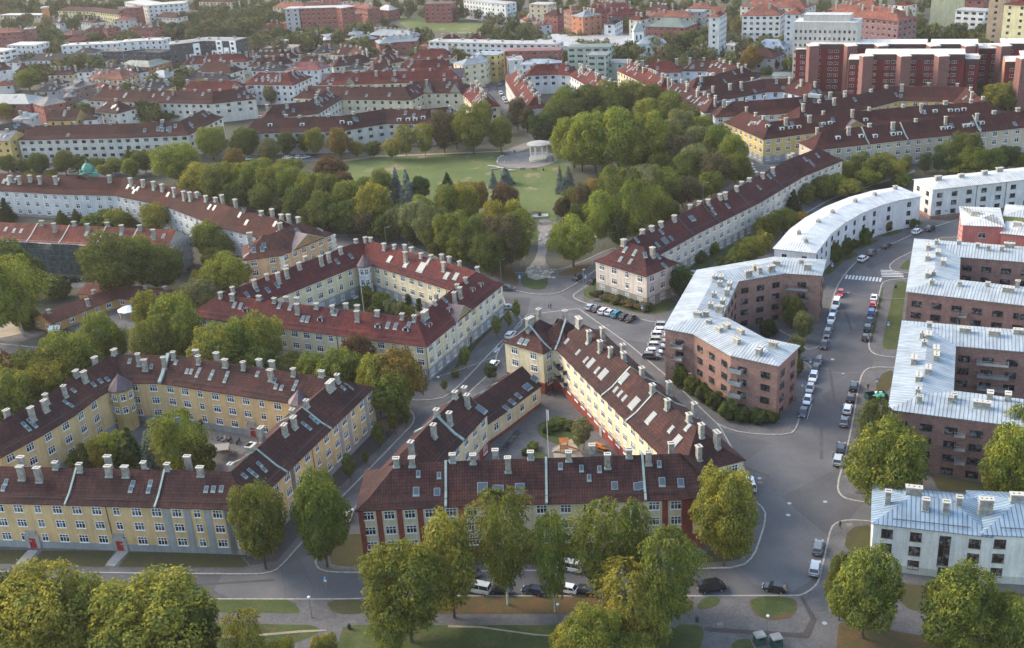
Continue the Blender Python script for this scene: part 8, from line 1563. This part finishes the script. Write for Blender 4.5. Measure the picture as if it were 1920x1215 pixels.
# playground in the triangular court
q = P(1058, 846, .18); ro = empty('climbing_frame', (q.x, q.y, .18), 'small orange and red climbing frame with slide in the sand pit', 'climbing frame')
for sx in (-1, 1):
    for sy in (-1, 1): mb = MB(); mb.tube((q.x + sx * .8, q.y + sy * .8, .18), (q.x + sx * .8, q.y + sy * .8, 2.9), .08, .08, 'orange_paint', 6); mb.build('post', ro)
mb = MB(); mb.box((q.x, q.y, 1.2), (1.7, 1.7, .1), 'wood'); mb.build('platform', ro); mb = MB(); mb.face([(q.x - 1, q.y - 1, 2.8), (q.x + 1, q.y - 1, 2.8), (q.x + 1, q.y, 3.5), (q.x - 1, q.y, 3.5)], 'orange_paint'); mb.face([(q.x - 1, q.y + 1, 2.8), (q.x + 1, q.y + 1, 2.8), (q.x + 1, q.y, 3.5), (q.x - 1, q.y, 3.5)][::-1], 'white_paint'); mb.build('roof', ro)
mb = MB(); mb.face([(q.x + .9, q.y - .35, 1.3), (q.x + .9, q.y + .35, 1.3), (q.x + 3.2, q.y + .35, .35), (q.x + 3.2, q.y - .35, .35)], 'red_paint'); mb.build('slide', ro); mb = MB(); mb.face([(q.x - .9, q.y - .4, 1.3), (q.x - .9, q.y + .4, 1.3), (q.x - 2.6, q.y + .4, .25), (q.x - 2.6, q.y - .4, .25)][::-1], 'grey_wood'); mb.build('ramp', ro)
for i, (x, y) in enumerate(((1122, 838), (1129, 845), (1103, 791), (1109, 798))):
    q = P(x, y, .14); ro = empty('picnic_table' if i < 2 else 'park_bench', (q.x, q.y, .14), ('orange-brown picnic table in the triangular court, farther one', 'orange-brown picnic table in the triangular court, nearer one', 'red bench by the wall of the triangular court, farther one', 'red bench by the wall of the triangular court, nearer one')[i], 'table' if i < 2 else 'bench')
    M = Matrix.Translation((q.x, q.y, .14)) @ Matrix.Rotation(-.75, 4, 'Z'); mt = 'orange_paint' if i < 2 else 'red_paint'; wd = .8 if i < 2 else .4; zt = .75 if i < 2 else .45
    mb = MB(); mb.box((0, 0, zt), (2.2, wd, .06), mt, M); mb.build('top', ro)
    for s_ in (-1, 1): mb = MB(); mb.box((s_ * .9, 0, 0), (.1, wd * .8, zt), 'dark_metal', M); mb.build('leg', ro)
    if i < 2:
        for s_ in (-1, 1): mb = MB(); mb.box((0, s_ * .75, .42), (2.2, .3, .05), mt, M); mb.build('seat', ro)
# bicycles and scooters
bm_ = MB()
for x_ in (-.52, .52):
    for k in range(14):
        a, b = 2 * math.pi * k / 14, 2 * math.pi * (k + 1) / 14; bm_.tube((x_ + .34 * math.cos(a), 0, .34 + .34 * math.sin(a)), (x_ + .34 * math.cos(b), 0, .34 + .34 * math.sin(b)), .025, .025, 'rubber', 4, False)
bw = bm_.mesh('wheels'); bm_ = MB()
for a, b in (((-.52, 0, .34), (-.15, 0, .8)), ((-.52, 0, .34), (0, 0, .32)), ((0, 0, .32), (.38, 0, .85)), ((-.18, 0, .78), (.38, 0, .85)), ((0, 0, .32), (-.2, 0, .92)), ((.52, 0, .34), (.36, 0, 1.0))): bm_.tube(a, b, .03, .03, 'car_paint', 5)
bf = bm_.mesh('frame'); bm_ = MB(); bm_.tube((.34, -.28, 1.02), (.34, .28, 1.02), .02, .02, 'dark_metal', 5); bh = bm_.mesh('handlebar'); bm_ = MB(); bm_.box((-.2, 0, .92), (.28, .16, .07), 'rubber'); bsd = bm_.mesh('saddle')
def bike(px, py, rz, label, group, colr):
    q = P(px, py, .14); ro = empty('bicycle', (q.x, q.y, .14), label, 'bicycle', group); ro.rotation_euler = (0, 0, rz)
    for n_, m_ in (('wheels', bw), ('frame', bf), ('handlebar', bh), ('saddle', bsd)): o = bpy.data.objects.new(n_, m_); COL.objects.link(o); o.parent = ro; o.color = (*colr, 1)
cols = [(.02, .02, .02), (.3, .3, .3), (.02, .05, .2), (.3, .02, .02), (.02, .12, .08)]
for i in range(16): u = i / 15; bike(942 + 30 * (1 - u), 838 - 26 * (1 - u) + (12 * u) + rng.uniform(-1, 1), rng.uniform(-.3, .5), f'{ORD[i]} bicycle from the far end along the low wing of the court', 'bicycles along the low wing', rng.choice(cols))
for i in range(12): bike(1016 + 2.4 * i, 735 + rng.uniform(-4, 10), rng.uniform(0, 3), f'{ORD[i]} bicycle from left in the heap at the tip of the court', 'bicycles at the tip of the court', rng.choice(cols))
for i in range(12): bike(406 + i * 3.4, 846 + i * .8, rng.uniform(1.0, 1.6), f'{ORD[i]} bicycle from left in the rack of the yellow courtyard', 'bicycles in the yellow courtyard', rng.choice(cols))
def scooter(px, py, colr, label, rz=1.2):
    q = P(px, py, .14); ro = empty('motor_scooter', (q.x, q.y, .14), label, 'scooter', 'scooters in the yellow courtyard'); M = Matrix.Translation((q.x, q.y, .14)) @ Matrix.Rotation(rz, 4, 'Z'); mb = MB(); mb.box((-.35, 0, .35), (.9, .36, .4), 'car_paint', M, .75); mb.box((.15, 0, .25), (.6, .3, .1), 'car_paint', M); mb.box((.5, 0, .35), (.12, .4, .75), 'car_paint', M); mb.build('body', ro, color=colr)
    for x_ in (-.55, .62): mb = MB(); c_ = M @ Vector((x_, 0, .24)); d = M.to_3x3() @ Vector((0, .06, 0)); mb.tube(c_ - d, c_ + d, .24, .24, 'rubber', 10); mb.build('wheel', ro)
    mb = MB(); mb.box((-.4, 0, .76), (.7, .28, .1), 'rubber', M, .8); mb.build('saddle', ro); mb = MB(); mb.tube(M @ Vector((.48, -.3, 1.12)), M @ Vector((.48, .3, 1.12)), .03, .03, 'dark_metal', 5); mb.build('handlebar', ro)
for x, y, c_, l in ((411, 824, (.3, .32, .35), 'grey-blue motor scooter at the left end of the courtyard row'), (420, 826, (.6, .62, .66), 'pale covered motor scooter in the courtyard row'), (431, 828, (.15, .02, .02), 'dark red motor scooter in the courtyard row'), (447, 831, (.02, .06, .06), 'dark green motor scooter at the right end of the courtyard row')): scooter(x, y, c_, l)
q = P(414, 856, .14); ro = empty('bicycle_shed', (q.x, q.y, .14), 'small flat-roofed shed in the yellow courtyard', 'shed'); M = Matrix.Translation((q.x, q.y, .14)) @ Matrix.Rotation(.15, 4, 'Z'); mb = MB(); mb.box((0, 0, 2.2), (4.2, 3.2, .15), 'grey_wood', M); mb.build('roof', ro)
for sx in (-1, 1):
    for sy in (-1, 1): mb = MB(); mb.box((sx * 1.9, sy * 1.4, 0), (.12, .12, 2.2), 'wood', M); mb.build('post', ro)
# little red playhouse, kindergarten
q = P(106, 627, .05); ro = empty('playhouse', (q.x, q.y, .05), 'tiny dark red playhouse with white-edged roof near the kindergarten', 'playhouse'); mb = MB(); mb.box((q.x, q.y, .05), (2.6, 2.2, 1.7), 'red_paint'); mb.build('wall', ro); mb = MB()
for s_ in (-1, 1): mb.face([(q.x - 1.6, q.y + s_ * 1.5, 1.6), (q.x + 1.6, q.y + s_ * 1.5, 1.6), (q.x + 1.6, q.y, 2.8), (q.x - 1.6, q.y, 2.8)][::s_], 'white_paint')
mb.build('roof', ro); mb = MB(); mb.box((q.x, q.y - 1.12, .1), (.6, .04, 1.2), 'wood'); mb.build('door', ro)
# rocks of the dry cascade at the park corner
for i in range(26):
    q = P(990 + 2 * i, 503 + rng.uniform(-3, 18), .16); mb = MB(); s_ = rng.uniform(.3, .8); mb.lathe([(s_, -.1), (s_ * 1.1, s_ * .2), (s_ * .6, s_ * .5), (0, s_ * .55)], (q.x, q.y, .16), 'cap_stone', 6); tag(mb.build('boulder', org=(q.x, q.y, .16)), f'{ORD[i]} pale boulder from left in the dry cascade', 'boulder', 'boulders of the dry cascade')
for i in range(12):
    q = P(1012 + rng.uniform(0, 18), 440 + i * 2, .1); mb = MB(); s_ = rng.uniform(.4, .9); mb.lathe([(s_, -.1), (s_ * 1.1, s_ * .2), (s_ * .6, s_ * .5), (0, s_ * .55)], (q.x, q.y, .1), 'concrete', 6); tag(mb.build('boulder', org=(q.x, q.y, .1)), f'{ORD[i]} grey boulder from the far end of the gravel walk', 'boulder', 'boulders along the gravel walk')
q = P(1012, 406, .08); ro = empty('monument', (q.x, q.y, .08), 'low white stone setting with dark figure at the lower end of the meadow', 'monument'); mb = MB(); mb.box((q.x, q.y, 0), (6, 3, .5), 'cap_stone'); mb.build('plinth', ro); mb = MB(); mb.lathe([(.7, .5), (.5, 1.2), (.3, 1.7), (0, 1.9)], (q.x, q.y, 0), 'dark_metal', 8); mb.build('figure', ro)
# ---------------------------------------------------------------- people
def person_mesh(step, shirt, trousers):
    V = [(0, 0, .95), (0, 0, 1.15), (0, 0, 1.38), (0, 0, 1.5), (0, 0, 1.62), (.02, 0, 1.74)]; E = [(0, 1), (1, 2), (2, 3), (3, 4), (4, 5)]; Rr = [(.16, .12), (.15, .11), (.19, .12), (.06, .06), (.1, .085), (.07, .07)]
    def chain(root, pts, rs):
        p = root
        for q, r_ in zip(pts, rs): V.append(q); E.append((p, len(V) - 1)); Rr.append((r_, r_)); p = len(V) - 1
    for s_ in (-1, 1):
        f = step * s_; chain(0, [(0, s_ * .1, .9), (f * .5, s_ * .1, .5), (f - .03, s_ * .1, .08), (f + .14, s_ * .1, .04)], [.1, .065, .045, .04])
        g_ = -f * .6; chain(2, [(0, s_ * .2, 1.38), (g_ * .3, s_ * .24, 1.1), (g_ + .05, s_ * .22, .86), (g_ + .07, s_ * .21, .76)], [.065, .05, .036, .04])
    me = bpy.data.meshes.new('skin_base'); me.from_pydata(V, E, []); o = bpy.data.objects.new('tmp', me); COL.objects.link(o); sk = o.modifiers.new('s', 'SKIN'); sub = o.modifiers.new('b', 'SUBSURF'); sub.levels = 1; sub.render_levels = 1
    for d, r_ in zip(me.skin_vertices[0].data, Rr): d.radius = r_
    me.skin_vertices[0].data[0].use_root = True
    dg = bpy.context.evaluated_depsgraph_get(); dg.update(); m2 = bpy.data.meshes.new_from_object(o.evaluated_get(dg)); bpy.data.objects.remove(o)
    m2.materials.clear(); [m2.materials.append(MAT[x]) for x in (shirt, trousers, 'skin', 'soot')]
    for p in m2.polygons:
        z = p.center.z; p.material_index = 3 if z > 1.68 or z < .07 else 2 if z > 1.5 or (z < .84 and abs(p.center.y) > .17) else 0 if z > .98 or abs(p.center.y) > .17 else 1
        p.use_smooth = True
    return m2
PM = [person_mesh(.22, 'dark_metal', 'rubber'), person_mesh(.3, 'blue_paint', 'rubber'), person_mesh(.05, 'concrete', 'car_glass')]
for x, y, k, a, l, z in ((1575, 990, 0, 1.4, 'person in dark clothes walking on the pavement beside the white block', .14), (1627, 731, 0, .8, 'person in black walking beside the skip', .14), (1562, 858, 2, 1.5, 'person standing beside the silver off-roader at the kerb', .03), (1455, 752, 2, .3, 'person standing by the corner of the zigzag block', .14), (1029, 577, 1, .4, 'person in a blue top crossing the square', .03), (1033, 579, 0, .5, 'person in dark clothes crossing the square', .03), (562, 304, 0, 1, 'person in dark clothes on the meadow edge, left', .1), (566, 304, 2, 1, 'person in pale top on the meadow edge, left', .1)):
    q = P(x, y, z); o = bpy.data.objects.new('person', PM[k]); COL.objects.link(o); o.location = (q.x, q.y, z); o.rotation_euler = (0, 0, a); tag(o, l, 'person')
# front steps, basement windows and bins of the yellow block
for x0, y0, x1, y1 in ((62, 1033, 40, 1058), (232, 1034, 205, 1062)):
    a, b = P(x0, y0, 0), P(x1, y1, 0); d = (b - a).normalized(); n = Vector((-d.y, d.x, 0)); mb = MB(); q = [a + n * 1.1, a - n * 1.1, b - n * 1.1, b + n * 1.1]; mb.face([(v.x, v.y, .175) for v in q], 'concrete'); tag(mb.build('path'), kind='structure')
# ---------------------------------------------------------------- haze
mb = MB(); mb.box((0, 1200, -1.5), (5000, 2900, 150), 'white_paint'); hz = mb.build('haze', org=(0, 0, 0)); tag(hz, kind='stuff')
m = bpy.data.materials.new('haze'); m.use_nodes = True; t = m.node_tree; t.nodes.clear(); out = t.nodes.new('ShaderNodeOutputMaterial'); pv = t.nodes.new('ShaderNodeVolumePrincipled')
pv.inputs['Color'].default_value = (0.96, 0.88, 0.88, 1); pv.inputs['Density'].default_value = 0.000065; pv.inputs['Anisotropy'].default_value = 0.2; t.links.new(pv.outputs[0], out.inputs['Volume'])
hz.data.materials.clear(); hz.data.materials.append(m)
# ---------------------------------------------------------------- end
for o in list(bpy.data.objects):
    if '_o' in o: del o['_o']
